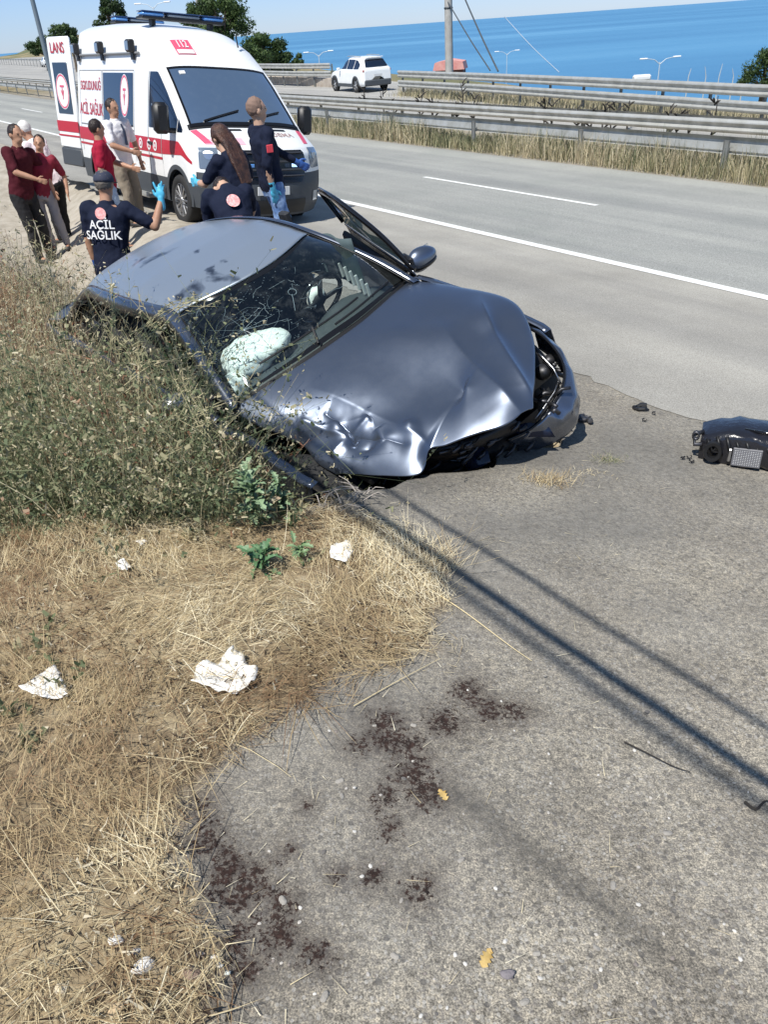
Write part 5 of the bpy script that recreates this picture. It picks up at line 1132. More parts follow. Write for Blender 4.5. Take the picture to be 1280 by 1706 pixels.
def person(label, head_px, dist, face, stature=None, lean=0., side=0., hands=None, feet=None, elbows=None, shirt=None, sleeves='short', trousers=None, skin=None, hair='short', hairm=None, gloves=(None, None), shoes=None, head_turn=0., head_nod=0., crouch=0., build=1., cap=None, extras=None, group=None, hem=.0, vneck=False, twist=0.):
    """face: world heading in degrees (0 = away from the camera, 90 = to the right, 180 = towards it)"""
    top = along(*head_px, dist); g = float(ground_z(top[0], top[1])); Hh = top[2]-g
    S = stature or Hh; S0 = S/1.75
    root = thing('person', label, 'person', (top[0], top[1], g), (0, 0, -math.radians(face)), group)
    # local axes: x right of the person, y forward, z up
    ln, sd = math.radians(lean), math.radians(side)
    sp = np.array([math.sin(sd)*1., math.sin(ln), math.cos(ln)*math.cos(sd)]); sp /= np.linalg.norm(sp)
    total = .30*0+.53+.235
    nod = math.radians(head_nod); hd_ = np.array([math.sin(sd)*.7, math.sin(ln*.55+nod), math.cos(ln*.55+nod)]); hd_ /= np.linalg.norm(hd_)
    pel_z = (Hh - (sp[2]*.53+hd_[2]*.25)*S0) if True else 0
    pel_z = min(pel_z, .93*S0)
    off = -(sp*.53+hd_*.25)*S0; pel = np.array([off[0], off[1], pel_z])
    rt = np.array([math.cos(math.radians(twist)), math.sin(math.radians(twist)), 0]); rt -= sp*(rt@sp); rt /= np.linalg.norm(rt); fw = np.cross(sp, rt)
    neck = pel+sp*.53*S0; chest = pel+sp*.36*S0; B = build*S0
    shl = [neck-sp*.045*S0+rt*s*.185*B for s in (-1, 1)]; hip = [pel+np.array([s*.09*B, 0, -.02]) for s in (-1, 1)]
    def torso(mb, k, lo=-.08, top_=.53, nk=True):
        zs = np.array([-.10, -.02, .08, .20, .32, .42, .49, .53]); rx = np.array([.150, .168, .155, .150, .168, .180, .150, .075]); ry = np.array([.105, .120, .108, .112, .120, .118, .085, .065])
        yy = np.linspace(0, 2*math.pi, 20, endpoint=False); V = []; sel = zs >= lo-1e-6
        zz, rx, ry = zs[sel], rx[sel], ry[sel]
        for z, a, b in zip(zz, rx, ry):
            c = pel+sp*z*S0
            for t in yy: V.append(c+rt*math.cos(t)*(a*B+k)+fw*math.sin(t)*(b*B+k))
        m_ = len(zz); F_ = [(i*20+j, i*20+(j+1) % 20, (i+1)*20+(j+1) % 20, (i+1)*20+j) for i in range(m_-1) for j in range(20)]+[tuple(range(19, -1, -1)), tuple((m_-1)*20+j for j in range(20))]
        mb.add(V, F_)
        for s in (0, 1): mb.sphere(shl[s]-rt*(s*2-1)*.02, (.066*B+k), 12, 8)
    hands = hands or [(-.24, .05, -.62), (.24, .05, -.62)]       # relative to the shoulder line centre
    elb, wr = [], []
    for s in (0, 1):
        t = neck+np.array(hands[s])*S0; hint = (elbows[s] if elbows else ((s*2-1)*.5, -1., -.2)); e, w = ik(shl[s], t, .285*S0, .25*S0, hint); elb.append(e); wr.append(w)
    feet = feet or [(-.11, 0), (.11, .04)]
    kn, an = [], []
    for s in (0, 1):
        fx, fy = feet[s][:2]; t = np.array([off[0]*(.6 if crouch == 0 else 1)+fx*S0, off[1]*(.75 if crouch == 0 else 1)+fy*S0, .075]); k_, a_ = ik(hip[s], t, .43*S0, .41*S0, (.15*(s*2-1), 1, .1)); kn.append(k_); an.append(a_)
    hc = neck+hd_*.165*S0; ht = math.radians(head_turn)
    Rh = np.array([[math.cos(ht), -math.sin(ht), 0], [math.sin(ht), math.cos(ht), 0], [0, 0, 1]]).T; ax = hd_; hr = Rh@np.array([1, 0, 0.]); hr -= ax*(hr@ax); hr /= np.linalg.norm(hr); hf = np.cross(ax, hr); HM = np.stack([hr, hf, ax], 1)
    sk = skin or M_skin; mb = MB(); torso(mb, 0)
    caps(mb, neck-sp*.03, hc-ax*.03*S0, .062*S0, .055*S0)
    mb.sphere(hc+ax*.02*S0, (.076*S0, .094*S0, .108*S0), 18, 14, R=HM); mb.sphere(hc+HM@np.array([0, .035, -.055])*S0, (.054*S0, .058*S0, .058*S0), 14, 10, R=HM)
    mb.sphere(hc+HM@np.array([0, .098, -.002])*S0, (.014*S0, .022*S0, .024*S0), 8, 6, R=HM); mb.sphere(hc+HM@np.array([0, .085, .030])*S0, (.05*S0, .018*S0, .012*S0), 8, 6, R=HM)
    mb.sphere(hc+HM@np.array([0, .088, -.052])*S0, (.026*S0, .014*S0, .010*S0), 8, 6, R=HM)
    for s in (-1, 1): mb.sphere(hc+HM@np.array([s*.078, -.008, 0])*S0, (.014*S0, .024*S0, .034*S0), 8, 6, R=HM)
    for s in (0, 1):
        caps(mb, shl[s], elb[s], .050*B, .041*B, bulge=.004); caps(mb, elb[s], wr[s], .040*B, .027*B, bulge=.005)
        caps(mb, hip[s], kn[s], .082*B, .056*B); caps(mb, kn[s], an[s], .055*B, .036*B, bulge=.010)
        caps(mb, an[s], an[s]+np.array([0, .13*S0, -.04]), .034*B, .03*B)
    body = mb.build('body', sk, root, clean=False); remesh(body, .012*S0, 4)
    # hands: palm, four fingers of different length, thumb from the side
    for s in (0, 1):
        sg = s*2-1; d = wr[s]-elb[s]; d /= np.linalg.norm(d); up_ = np.array([0, 0, 1.]) if abs(d[2]) < .8 else np.array([0, 1., 0]); pn = np.cross(d, up_); pn /= np.linalg.norm(pn); sidev = np.cross(pn, d)
        gm = gloves[s]; k_ = .004 if gm else 0.; mb = MB(); w0 = wr[s]; pose = (extras or {}).get('hand%d' % s)
        if pose == 'vee': d = np.array([.05, .05, 1.]); d /= np.linalg.norm(d); sidev = np.array([-1., 0, 0])*1.; pn = np.cross(d, sidev)
        pc = w0+d*.05; n1 = np.stack([sidev, pn, d], 1); mb.sphere(pc, (.040+k_, .018+k_, .050), 12, 8, R=n1); caps(mb, w0-d*.03, w0+d*.02, .028+k_, .026+k_)
        for f_, (oy, L_) in enumerate(((-.030, .060), (-.010, .074), (.010, .079), (.030, .070))):
            b0 = pc+d*.035+sidev*oy; cur = .25
            if pose == 'vee': cur = .05 if f_ in (1, 3) else 1.1; spread = sidev*(.35 if f_ == 3 else (-.22 if f_ == 1 else 0))
            else: spread = sidev*oy*2
            p1 = b0+(d+spread-pn*cur*.3)*L_*.5; p2 = p1+(d*(1-cur*.7)+spread-pn*cur)*L_*.5
            mb.tube([b0, (b0+p1)/2, p1, (p1+p2)/2, p2], [.0095+k_*.5]*4+[.007+k_*.5], 8); mb.sphere(p2, .0075+k_*.5, 8, 6)
        tb = pc-d*.015+sidev*.036; t1 = tb+(sidev*.7+d*.7)*.032; t2 = t1+(sidev*.25+d)*.028; mb.tube([tb, t1, t2], [.0125+k_*.5, .011+k_*.5, .009+k_*.5], 8); mb.sphere(t2, .009+k_*.5, 8, 6)
        if gm: caps(mb, w0-d*.065, w0, .034, .032)
        h_ = mb.build('glove' if gm else 'hand', gm or sk, root, smooth=True, clean=False); remesh(h_, .006, 2)
    if not (extras or {}).get('noface'):
        for s in (-1, 1): mb = MB(); mb.sphere(hc+HM@np.array([s*.030, .080, .012])*S0, .010*S0, 8, 6); mb.build('eye', M_eye, root, smooth=True)
    # shirt
    if shirt:
        mb = MB(); torso(mb, .014*S0, lo=-.10)
        for s in (0, 1):
            if sleeves == 'short': e = shl[s]+(elb[s]-shl[s])*.78; caps(mb, shl[s], e, .066*B, .060*B)
            else: caps(mb, shl[s], elb[s], .062*B, .052*B); caps(mb, elb[s], elb[s]+(wr[s]-elb[s])*.86, .052*B, .040*B)
        mb.tube([neck-sp*.02*S0, neck+hd_*.035*S0], [.075*S0, .066*S0], 14)
        o = mb.build('shirt', shirt, root, clean=False); remesh(o, .012*S0, 4, folds=.035*S0)
    if trousers:
        mb = MB(); zs = [-.10, -.02, .03]; V = []
        for z, a, b in zip((-.13, -.05, .04), (.150, .176, .160), (.115, .128, .112)):
            for t in np.linspace(0, 2*math.pi, 18, endpoint=False): V.append(pel+sp*z*S0+rt*math.cos(t)*a*B+fw*math.sin(t)*b*B)
        mb.add(V, [(i*18+j, i*18+(j+1) % 18, (i+1)*18+(j+1) % 18, (i+1)*18+j) for i in range(2) for j in range(18)]+[tuple(range(17, -1, -1)), tuple(36+j for j in range(18))])
        for s in (0, 1): caps(mb, hip[s], kn[s], .098*B, .074*B); caps(mb, kn[s], an[s]+(kn[s]-an[s])*.06, .074*B, .060*B)
        o = mb.build('trousers', trousers, root, clean=False); remesh(o, .013*S0, 4, folds=.035*S0)
    for s in (0, 1):
        mb = MB(); a_ = an[s].copy(); a_[2] = max(a_[2]-.035, .04); caps(mb, a_-[0, .04*S0, 0], a_+np.array([0, .17*S0, -.008]), .045*S0, .040*S0, flat=.8); mb.V = [(v[0], v[1], max(v[2], .0)) for v in mb.V]; o = mb.build('shoe', shoes or M_shoe, root, clean=False); remesh(o, .012, 2)
    hm_ = hairm or M_hair
    if hair == 'short':
        mb = MB(); mb.sphere(hc+HM@np.array([0, -.014, .036])*S0, (.086*S0, .096*S0, .100*S0), 20, 14, R=HM)
        V = np.array(mb.V); Lc = (V-hc)@HM/S0; keep = ~((Lc[:, 1] > .055) & (Lc[:, 2] < .075)) & (Lc[:, 2] > -.045)
        idx = {i for i in range(len(V)) if keep[i]}; mb.F = [f for f in mb.F if all(i in idx for i in f)]; o = mb.build('hair', hm_, root, smooth=True); o.modifiers.new('t', 'SOLIDIFY').thickness = .01; o.modifiers.new('f', 'SUBSURF').levels = 1; o.modifiers['f'].render_levels = 1; d_ = o.modifiers.new('strands', 'DISPLACE'); d_.texture = _clouds2; d_.strength = .02
    elif hair == 'long':
        mb = MB(); mb.sphere(hc+HM@np.array([0, -.018, .032])*S0, (.092*S0, .102*S0, .106*S0), 18, 14, R=HM)
        pts = [hc+HM@np.array([x, -.07, .02])*S0 for x in (0,)]
        for x in (-.06, -.03, 0, .03, .06):
            p0 = hc+HM@np.array([x, -.055, .03])*S0; p1 = hc+HM@np.array([x*1.15, -.10, -.10])*S0; p2 = neck-fw*.13*S0+rt*x*1.2-sp*.10; p3 = neck-fw*.15*S0+rt*x*.9-sp*.30*S0
            mb.tube(spl([p0, p1, p2, p3], 9), np.linspace(.034, .012, 9), 8)
        o = mb.build('hair', hm_, root, clean=False); remesh(o, .011, 3, folds=.02)
    if cap:
        mb = MB(); mb.sphere(hc+HM@np.array([0, -.006, .045])*S0, (.092*S0, .106*S0, .088*S0), 20, 14, R=HM); V = np.array(mb.V); Lc = (V-hc)@HM/S0; idx = {i for i in range(len(V)) if Lc[i, 2] > .02}; mb.F = [f for f in mb.F if all(i in idx for i in f)]
        b0 = hc+HM@np.array([0, .10, .035])*S0; mb.sphere(b0+HM@np.array([0, .03, 0]), (.07*S0, .065*S0, .006), 14, 6, R=HM); o = mb.build('cap', cap, root, smooth=True); o.modifiers.new('t', 'SOLIDIFY').thickness = .006
    root_info = dict(root=root, neck=neck, pel=pel, sp=sp, rt=rt, fw=fw, S0=S0, B=B, shl=shl, elb=elb, wr=wr, hc=hc)
    return root_info
def back_print(P, fn_items, name_m):
    pass
def on_back(P, V, up, size=1., front=False, off=.150):
    V = np.asarray(V); c = P['pel']+P['sp']*up*P['S0']; sg = 1 if front else -1
    x = V[:, 0]; a = np.clip(x/(.19*P['B']), -1, 1); d_ = (off*P['B'])*np.sqrt(np.clip(1-.55*a*a, 0, 1))
    return c+P['rt']*x[:, None]*(-1 if front else 1)+P['sp']*V[:, 1:2]+P['fw']*sg*d_[:, None]
def print_disc(P, up, r, front=False, off=.15):
    a_ = np.linspace(0, 2*math.pi, 20, endpoint=False); V = np.stack([np.cos(a_)*r, np.sin(a_)*r], -1); V = np.concatenate([V, [[0, 0]]])
    mesh('badge', on_back(P, V, up, front=front, off=off), [(i, (i+1) % 20, 20) for i in range(20)], M_badge, P['root'], smooth=False)
M_badge = mat('salmon_badge', (.72, .22, .22), .7, col2=(.80, .5, .48), nscale=60); M_wprint = mat('white_print', (.75, .75, .75), .7)
# the paramedic below the verge, back to us
P = person('paramedic seen from behind, navy shirt lettered in white, one gloved hand raised', (172, 291), 8.2, 8, stature=1.74, lean=10, side=3, crouch=1, head_nod=8,
           hands=[(-.26, .02, -.56), (.50, .10, -.00)], elbows=[(-1, -.6, 0), (.55, -.2, -1)], feet=[(-.16, .1), (.16, .2)], shirt=M_navy, sleeves='short', trousers=M_navy, skin=M_skin, hair='short', hairm=mat('greying_hair', (.14, .12, .10), .7, bump=.8, bscale=90), gloves=(M_gloved, M_glove), extras={'hand1': 'vee'}, build=1.06, cap=mat('navy_cap', (.03, .035, .06), .8))
print_disc(P, .455, .052, off=.148)
for body_, up, sz in (('ACİL', .355, .105), ('SAĞLIK', .262, .105)):
    V, F_ = text_mesh(body_, sz); mesh('lettering', on_back(P, V, up, off=.160), F_, M_wprint, P['root'], smooth=False)
# woman with long hair
P = person('person with long brown hair, navy uniform and light blue gloves at the ambulance bumper', (357, 194), 8.0, -50, stature=1.64, lean=14, head_nod=20, hands=[(-.10, .42, -.26), (.20, .30, -.34)], elbows=[(-.8, -.6, -.9), (1, -.3, -.8)], shirt=M_navy, trousers=M_navy, skin=M_skin2, hair='long', hairm=M_hairb, gloves=(M_glove, M_glove), build=.92)
# crouched paramedic in front of her
P = person('person crouching head down behind the car roof, salmon badge on navy back', (364, 286), 7.35, -20, stature=1.62, lean=38, crouch=1, head_nod=75, hands=[(-.16, .25, -.52), (.2, .35, -.4)], elbows=[(-1, 0, -.2), (1, 0, -.2)], feet=[(-.18, .05), (.18, .1)], shirt=M_navy, trousers=M_navy, skin=M_skin2, hair='short', gloves=(M_glove, M_glove), build=.98)
print_disc(P, .34, .055, off=.155)
# navy polo and jeans
P = person('person in dark navy jacket and blue jeans, standing before the ambulance grille', (424, 162), 8.9, 62, stature=None, lean=-6, side=0, hands=[(-.10, .44, -.40), (.20, -.02, -.56)], elbows=[(-.3, -.6, -1), (.6, -1, -.2)], shirt=M_navy, sleeves='long', trousers=M_jeans, skin=M_skin2, hair='short', gloves=(M_gloved, M_glove), feet=[(-.12, .25), (.14, -.02)], hairm=mat('close_cropped_hair', (.20, .13, .10), .8))
mb = MB(); c = P['shl'][1]+(P['elb'][1]-P['shl'][1])*.45; mb.box(c+P['rt']*.066, (.012, .07, .075), bev=.005); mb.build('arm_patch', mat('red_patch', (.65, .06, .08), .7), P['root'])
# white shirt man
P = person('person in a white shirt and khaki trousers, standing at the side door of the ambulance', (184, 165), 13.0, 120, stature=None, lean=4, hands=[(-.24, .10, -.55), (.12, .30, -.38)], elbows=[(-1, -.5, 0), (1, -.4, -.4)], shirt=M_wcloth, trousers=M_khaki, skin=M_skin, hair='short', build=1.05)
mb = MB(); V, F_ = text_mesh('I', .1); c = [P['neck']+P['fw']*(.135-.04*k)*P['S0']*1.05-P['sp']*(.02+.3*(1-k))*P['S0'] for k in (1, .5, 0)]
mb.tube([P['neck']+P['fw']*.105-P['sp']*.03, P['neck']+P['fw']*.15-P['sp']*.12, P['neck']+P['fw']*.155-P['sp']*.30], [.012, .016, .022], 6); mb.build('necktie', mat('dark_tie', (.02, .03, .06), .6), P['root'])
# maroon tee
P = person('person in a crimson polo shirt and pale jeans beside the ambulance', (155, 188), 12.2, 75, stature=1.70, lean=3, hands=[(-.05, .34, -.36), (.24, -.08, -.58)], elbows=[(-.8, -.6, -.6), (1, -.8, 0)], shirt=mat('crimson_cloth', (.30, .012, .035), .85, spec=.2), trousers=M_jeansl, skin=M_skin, hair='short', head_turn=-20)
# maroon jersey
P = person('person in wine red jersey and grey trousers leaning on a companion', (62, 222), 14.3, 165, stature=None, lean=-10, side=-14, hands=[(-.26, .05, -.56), (.30, .10, -.40)], shirt=mat('wine_cloth', (.24, .012, .035), .8, col2=(.16, .008, .02), nscale=5), trousers=M_gtrs, skin=M_skin, hair='short', shoes=M_shoe, build=1.0)
# dark shirt
P = person('person in dark wine shirt and black trousers, arm around the grey trousered one', (22, 206), 14.0, 120, stature=None, lean=6, side=-10, hands=[(.12, .34, -.34), (-.30, .10, -.56)][::-1], elbows=[(-1, -.3, -.5), (1, -.3, -.5)], shirt=M_marodark, trousers=M_btrs, skin=M_skin, hair='short', build=1.0)
# white shirted man bending at the left edge
P = person('person in a pale pink shirt bending forward at the far left edge', (26, 172), 15.2, -70, stature=1.98, lean=24, head_nod=10, hands=[(-.15, .30, -.50), (.22, .15, -.55)], shirt=M_pinkw, trousers=M_btrs, skin=M_skin, hair='short', hairm=mat('white_hair', (.6, .58, .55), .7))
# ================================================================== vegetation
G3 = np.random.default_rng(5)
def proj_px(P):
    q = np.asarray(P, float)-CAMP; w = q@CF; return CXP+FPX*(q@CR)/w, CYP-FPX*(q@CU)/w
def blades(name, X, Y, Z, L, W, az, tilt, bend, tint, m, segs=3, parent=None):
    """thin curved blades; tilt from vertical, bend added towards the tip"""
    n = len(X); k = np.linspace(0, 1, segs+1); P = np.zeros((n, segs+1, 3)); P[:, 0] = np.stack([X, Y, Z], -1); th = tilt.copy()
    for i in range(segs):
        d = np.stack([np.sin(th)*np.cos(az), np.sin(th)*np.sin(az), np.cos(th)], -1); P[:, i+1] = P[:, i]+d*(L/segs)[:, None]; th = th+bend/segs
    sa = az+math.pi/2+G3.uniform(-.5, .5, n); sd = np.stack([np.cos(sa), np.sin(sa), G3.uniform(-.4, .4, n)], -1)
    wk = np.array([1, .95, .7, .12]) if segs == 3 else np.linspace(1, .15, segs+1)
    V = np.stack([P-sd[:, None]*(W[:, None]*wk/2)[..., None], P+sd[:, None]*(W[:, None]*wk/2)[..., None]], 2)
    base = (np.arange(n)*(segs+1)*2)[:, None]; i = np.arange(segs)[None]*2
    F_ = np.stack([base+i, base+i+1, base+i+3, base+i+2], -1).reshape(-1, 4)
    o = mesh(name, V.reshape(-1, 3), F_, m, parent, smooth=False, attrs={'tint': np.repeat(tint, (segs+1)*2)})
    return o
M_straw = leafmat('dry_straw', [(.22, .13, .07), (.44, .34, .19), (.63, .53, .33), (.78, .69, .48), (.88, .82, .64)], .6, .2)
M_weed = leafmat('mixed_weeds', [(.045, .065, .03), (.11, .14, .07), (.21, .23, .125), (.38, .33, .20), (.58, .52, .36), (.28, .13, .075)], .7, .25)
M_green = leafmat('green_herbs', [(.03, .07, .03), (.06, .13, .045), (.11, .19, .07), (.20, .24, .10)], .6, .3)
def tnoise(X, Y, sc, s): return vnoise(X, Y, sc, s)*.65+vnoise(X, Y, sc*3.1, s+3)*.35
# mown straw lying over the verge
def straw(n, a0, a1, b0, b1, Lr, Wr, name, lie=(.85, 1.65), zr=.045, keep_edge=.03, seed=1):
    A = G3.uniform(a0, a1, n); B_ = G3.uniform(b0, b1, n); X, Y = xy_of(A, B_); sdv = seg_sdf_poly(X, Y, STRAW)+(vnoise(X, Y, 7, 1)-.5)*.16
    k = sdv < keep_edge*G3.random(n)*3; X, Y = X[k], Y[k]; A, B_ = A[k], B_[k]; n = len(X); pr = tnoise(X, Y, 1.6, 4+seed)
    kk = (tnoise(X, Y, 5.5, 17) < .66) | (G3.random(n) < .35); X, Y, pr = X[kk], Y[kk], pr[kk]; n = len(X); Z = ground_z(X, Y)+.008+G3.random(n)**1.5*zr*(.4+1.3*pr)
    sw = vnoise(X, Y, 2.2, 11)*6.28+G3.normal(0, 1.0, n)
    t = np.clip(tnoise(X, Y, 2.4, 6)*1.05-.08+G3.normal(0, .20, n), 0, 1); t = np.where(vnoise(X, Y, 2.0, 21) > .66, t*.45, t)
    return blades(name, X, Y, Z, G3.uniform(*Lr, n), G3.uniform(*Wr, n), sw, G3.uniform(*lie, n), G3.normal(0, .5, n), t, M_straw, segs=2 if n > 60000 else 3)
s1 = straw(190000, -2.6, 2.5, -.3, 4.6, (.04, .12), (.0012, .0028), 'mown_straw'); tag(s1, 'mown dry straw covering the verge left of the concrete', 'straw', kind='stuff')
s2 = straw(7000, -2.6, 2.6, -.3, 4.6, (.12, .34), (.0014, .0028), 'straw_stalks', lie=(1.3, 1.6), zr=.05, keep_edge=.05, seed=3); tag(s2, 'longer pale stalks lying across the mown straw', 'straw', kind='stuff')
n = 22000; A = G3.uniform(-2.6, 2.4, n); B_ = G3.uniform(-.3, 4.4, n); X, Y = xy_of(A, B_); k = (seg_sdf_poly(X, Y, STRAW) < 0) & (tnoise(X, Y, 3., 27) > .42); X, Y = X[k], Y[k]; n = len(X)
tag(blades('leaf_litter', X, Y, ground_z(X, Y)+.012+G3.random(n)*.03, G3.uniform(.012, .045, n), G3.uniform(.003, .009, n), G3.uniform(0, 6.3, n), G3.uniform(1.0, 1.7, n), G3.normal(0, .8, n), np.where(G3.random(n) < .7, 0, .9)*1., leafmat('litter', [(.035, .022, .014), (.12, .075, .045), (.30, .23, .15), (.6, .55, .42)], .8, .1), segs=2), 'dark crumbled leaf litter among the straw', 'litter', kind='stuff')
# sparse chaff blown over the concrete
n = 2600; A = G3.uniform(0., 4.2, n); B_ = G3.uniform(.0, 3.2, n); X, Y = xy_of(A, B_); sdv = seg_sdf_poly(X, Y, STRAW); k = G3.random(n) < np.exp(-np.clip(sdv, 0, 9)/.28)*.9+.06; X, Y = X[k], Y[k]; n = len(X)
tag(blades('chaff', X, Y, ground_z(X, Y)+.008, G3.uniform(.01, .07, n), G3.uniform(.001, .0024, n), G3.uniform(0, 6.3, n), G3.uniform(1.4, 1.57, n), G3.normal(0, .2, n), G3.uniform(.3, 1, n), M_straw, segs=2), 'scattered straw chaff blown onto the concrete', 'straw', kind='stuff')
# rank weeds filling the ditch bank, taller to the left, low beside the wreck
LIM_X = [-200, 0, 60, 110, 150, 240, 285, 310, 345, 405, 470, 500, 520]; LIM_Y = [360, 368, 405, 445, 475, 510, 572, 655, 712, 772, 822, 858, 885]
def weedbase(n, a0, a1, b0, b1):
    A = G3.uniform(a0, a1, n); B_ = G3.uniform(b0, b1, n); X, Y = xy_of(A, B_); Z = ground_z(X, Y); py_ = proj_px(np.stack([X, Y, base_z(X, Y)], -1)); k = (py_[1] < 835+np.interp(py_[0], [-200, 0, 250, 480], [-15, 0, 5, 25])+G3.normal(5, 32, n)) | (b1 < 2.8); return A[k], B_[k], X[k], Y[k], Z[k]
def clip_h(X, Y, Z, H, slack=22):
    for _ in range(5):
        px, py = proj_px(np.stack([X, Y, Z+H], -1)); lim = np.interp(px, LIM_X, LIM_Y)+G3.uniform(-slack, slack*.6, len(X)); H = np.where(py < lim, H*.80, H)
    px, py = proj_px(np.stack([X, Y, Z+H], -1)); lim = np.interp(px, LIM_X, LIM_Y)-slack; return H, (py > lim)
def in_car(X, Y):      # keep plants out of the wreck
    q = (np.stack([X, Y, 0*X+.3], -1)-CT)@CRW/CS; return (q[:, 0] > -3.75) & (q[:, 0] < .75) & (q[:, 1] > -.93) & (q[:, 1] < .95)
n = 62000; A, B_, X, Y, Z = weedbase(n, -3.2, 1.95, 2.55, 10.5); dens = tnoise(X, Y, 1.1, 31)
n = len(X); H = (.15+(.75+.85*sstep(A, 0, 1))*G3.random(n)**1.2)*np.interp(B_, [2.5, 3.1, 4.2, 10], [.35, .8, 1., 1.]); H, ok = clip_h(X, Y, Z, H); front = sstep(B_, 2.5, 3.2)
ok &= ~in_car(X, Y) & (G3.random(n) < front*.95+.05) & (H > .05) ; X, Y, Z, H, A, B_, dens = [q[ok] for q in (X, Y, Z, H, A, B_, dens)]; n = len(X)
cl_ = vnoise(X, Y, 1.3, 41); tint = np.clip(np.where(cl_ > .50, .66, .36)+.2*sstep(B_, 4, 7)+(dens-.5)*.5+G3.normal(0, .16, n), 0, .92); tint = np.where(vnoise(X, Y, 1.7, 55) > .74, 1.0, tint)
tag(blades('weed_stalks', X, Y, Z-.02, H, G3.uniform(.0018, .0042, n), G3.uniform(0, 6.3, n), np.abs(G3.normal(0, .5, n)), G3.normal(.6, .7, n), tint, M_weed), 'tall tangled weeds on the bank between the verge and the wreck', 'weeds', kind='stuff')
# leafy plants: stem with side twigs, small leaves and seed heads
def plants(n, tint_fn, name, label, a0, a1, b0, b1, hr, leaves=20, leaf=(.008, .02), m=None, frontmin=2.6, seedheads=True, clip=True):
    A, B_, X, Y, Z = weedbase(n, a0, a1, b0, b1); n = len(X); H = G3.uniform(*hr, n)*(1+.45*sstep(A, .2, 1.2)*(hr[1] > 1))
    if clip:
        H, ok = clip_h(X, Y, Z, H, 8); ok &= ~in_car(X, Y) & (H > .06); X, Y, Z, H, A, B_ = [q[ok] for q in (X, Y, Z, H, A, B_)]
    n = len(X); t0 = tint_fn(X, Y, n); segs = 4; az = G3.uniform(0, 6.3, n); th = np.abs(G3.normal(0, .45, n)); bd = G3.normal(.5, .6, n); P = np.zeros((n, segs+1, 3)); P[:, 0] = np.stack([X, Y, Z], -1)
    for i in range(segs): d = np.stack([np.sin(th)*np.cos(az), np.sin(th)*np.sin(az), np.cos(th)], -1); P[:, i+1] = P[:, i]+d*(H/segs)[:, None]; th = th+bd/segs
    VV, FF, TT = [], [], []; c = 0
    def strip_(P0, P1, w, t):
        nonlocal c
        m_ = len(P0); s_ = np.cross(P1-P0, G3.normal(size=(m_, 3))); s_ /= np.linalg.norm(s_, axis=1, keepdims=True)+1e-9; w = np.asarray(w).reshape(-1, 1)*np.ones((m_, 1))
        V = np.stack([P0-s_*w/2, P0+s_*w/2, P1+s_*w*.3, P1-s_*w*.3], 1).reshape(-1, 3); VV.append(V); FF.append(np.arange(m_*4).reshape(-1, 4)+c); c += m_*4; TT.append(np.repeat(t, 4))
    for i in range(segs): strip_(P[:, i], P[:, i+1], .0035, t0)
    nb = 5
    for b in range(nb):
        k = .3+.65*b/(nb-1); j = int(k*segs*.999); f_ = k*segs-j; Q = P[:, j]*(1-f_)+P[:, j+1]*f_; a2 = G3.uniform(0, 6.3, n); d = np.stack([np.cos(a2)*.8, np.sin(a2)*.8, G3.uniform(.1, .9, n)], -1); Ln = H*G3.uniform(.12, .34, n); Q2 = Q+d*Ln[:, None]; strip_(Q, Q2, .002, t0)
        if seedheads:
            for r_ in range(3): e = G3.normal(0, 1, (n, 3))*.012; strip_(Q2+e, Q2+e+G3.normal(0, 1, (n, 3))*.010, .008, np.clip(t0+.25, 0, .8))
        for l in range(leaves//nb):
            f2 = G3.uniform(.1, 1, n)[:, None]; R0 = Q*(1-f2)+Q2*f2; dd = G3.normal(0, 1, (n, 3)); dd /= np.linalg.norm(dd, axis=1, keepdims=True); Lf = G3.uniform(*leaf, n); strip_(R0, R0+dd*Lf[:, None]*1.6, Lf, np.clip(t0+G3.normal(0, .07, n), 0, 1))
    o = mesh(name, np.concatenate(VV), np.concatenate(FF), m or M_weed, smooth=False, attrs={'tint': np.concatenate(TT)}); tag(o, label, 'weeds', kind='stuff'); return o
plants(7500, lambda X, Y, n: np.where(vnoise(X, Y, 1.9, 55) > .72, .97, np.clip(.10+.45*vnoise(X, Y, 1.3, 41)+.32*sstep(ab(X, Y)[1], 3.6, 6.5)+G3.normal(0, .14, n), 0, .85)), 'weed_plants', 'leafy seeding weeds crowding the ditch beside the wreck', -3.0, 1.9, 2.9, 9.0, (.3, 1.15), leaves=15, leaf=(.007, .018))
plants(1500, lambda X, Y, n: np.clip(G3.normal(.42, .2, n), 0, .85), 'green_weeds', 'low green herbs at the foot of the weed bank', -2.6, 1.85, 2.6, 3.7, (.08, .30), leaves=25, leaf=(.009, .022), m=M_weed, seedheads=False)
plants(110, lambda X, Y, n: np.clip(G3.normal(.3, .12, n), 0, .7), 'green_weeds', 'small green herbs scattered in the mown straw near the left edge', -2.3, .2, 2.0, 2.7, (.04, .12), leaves=10, leaf=(.008, .018), seedheads=False, clip=False)
plants(1900, lambda X, Y, n: np.clip(.20+.40*vnoise(X, Y, 2.3, 44)+G3.normal(0, .12, n), 0, .85), 'weed_plants', 'dense weeds packed between the verge and the wrecked fender', .2, 1.9, 2.75, 4.4, (.45, 1.2), leaves=20, leaf=(.007, .018))
plants(2600, lambda X, Y, n: np.clip(G3.normal(.24, .14, n), 0, .7), 'green_weeds', 'green and olive herbs fringing the straw below the weed bank', -2.6, 1.9, 2.62, 3.9, (.15, .42), leaves=20, leaf=(.008, .017), m=M_weed)
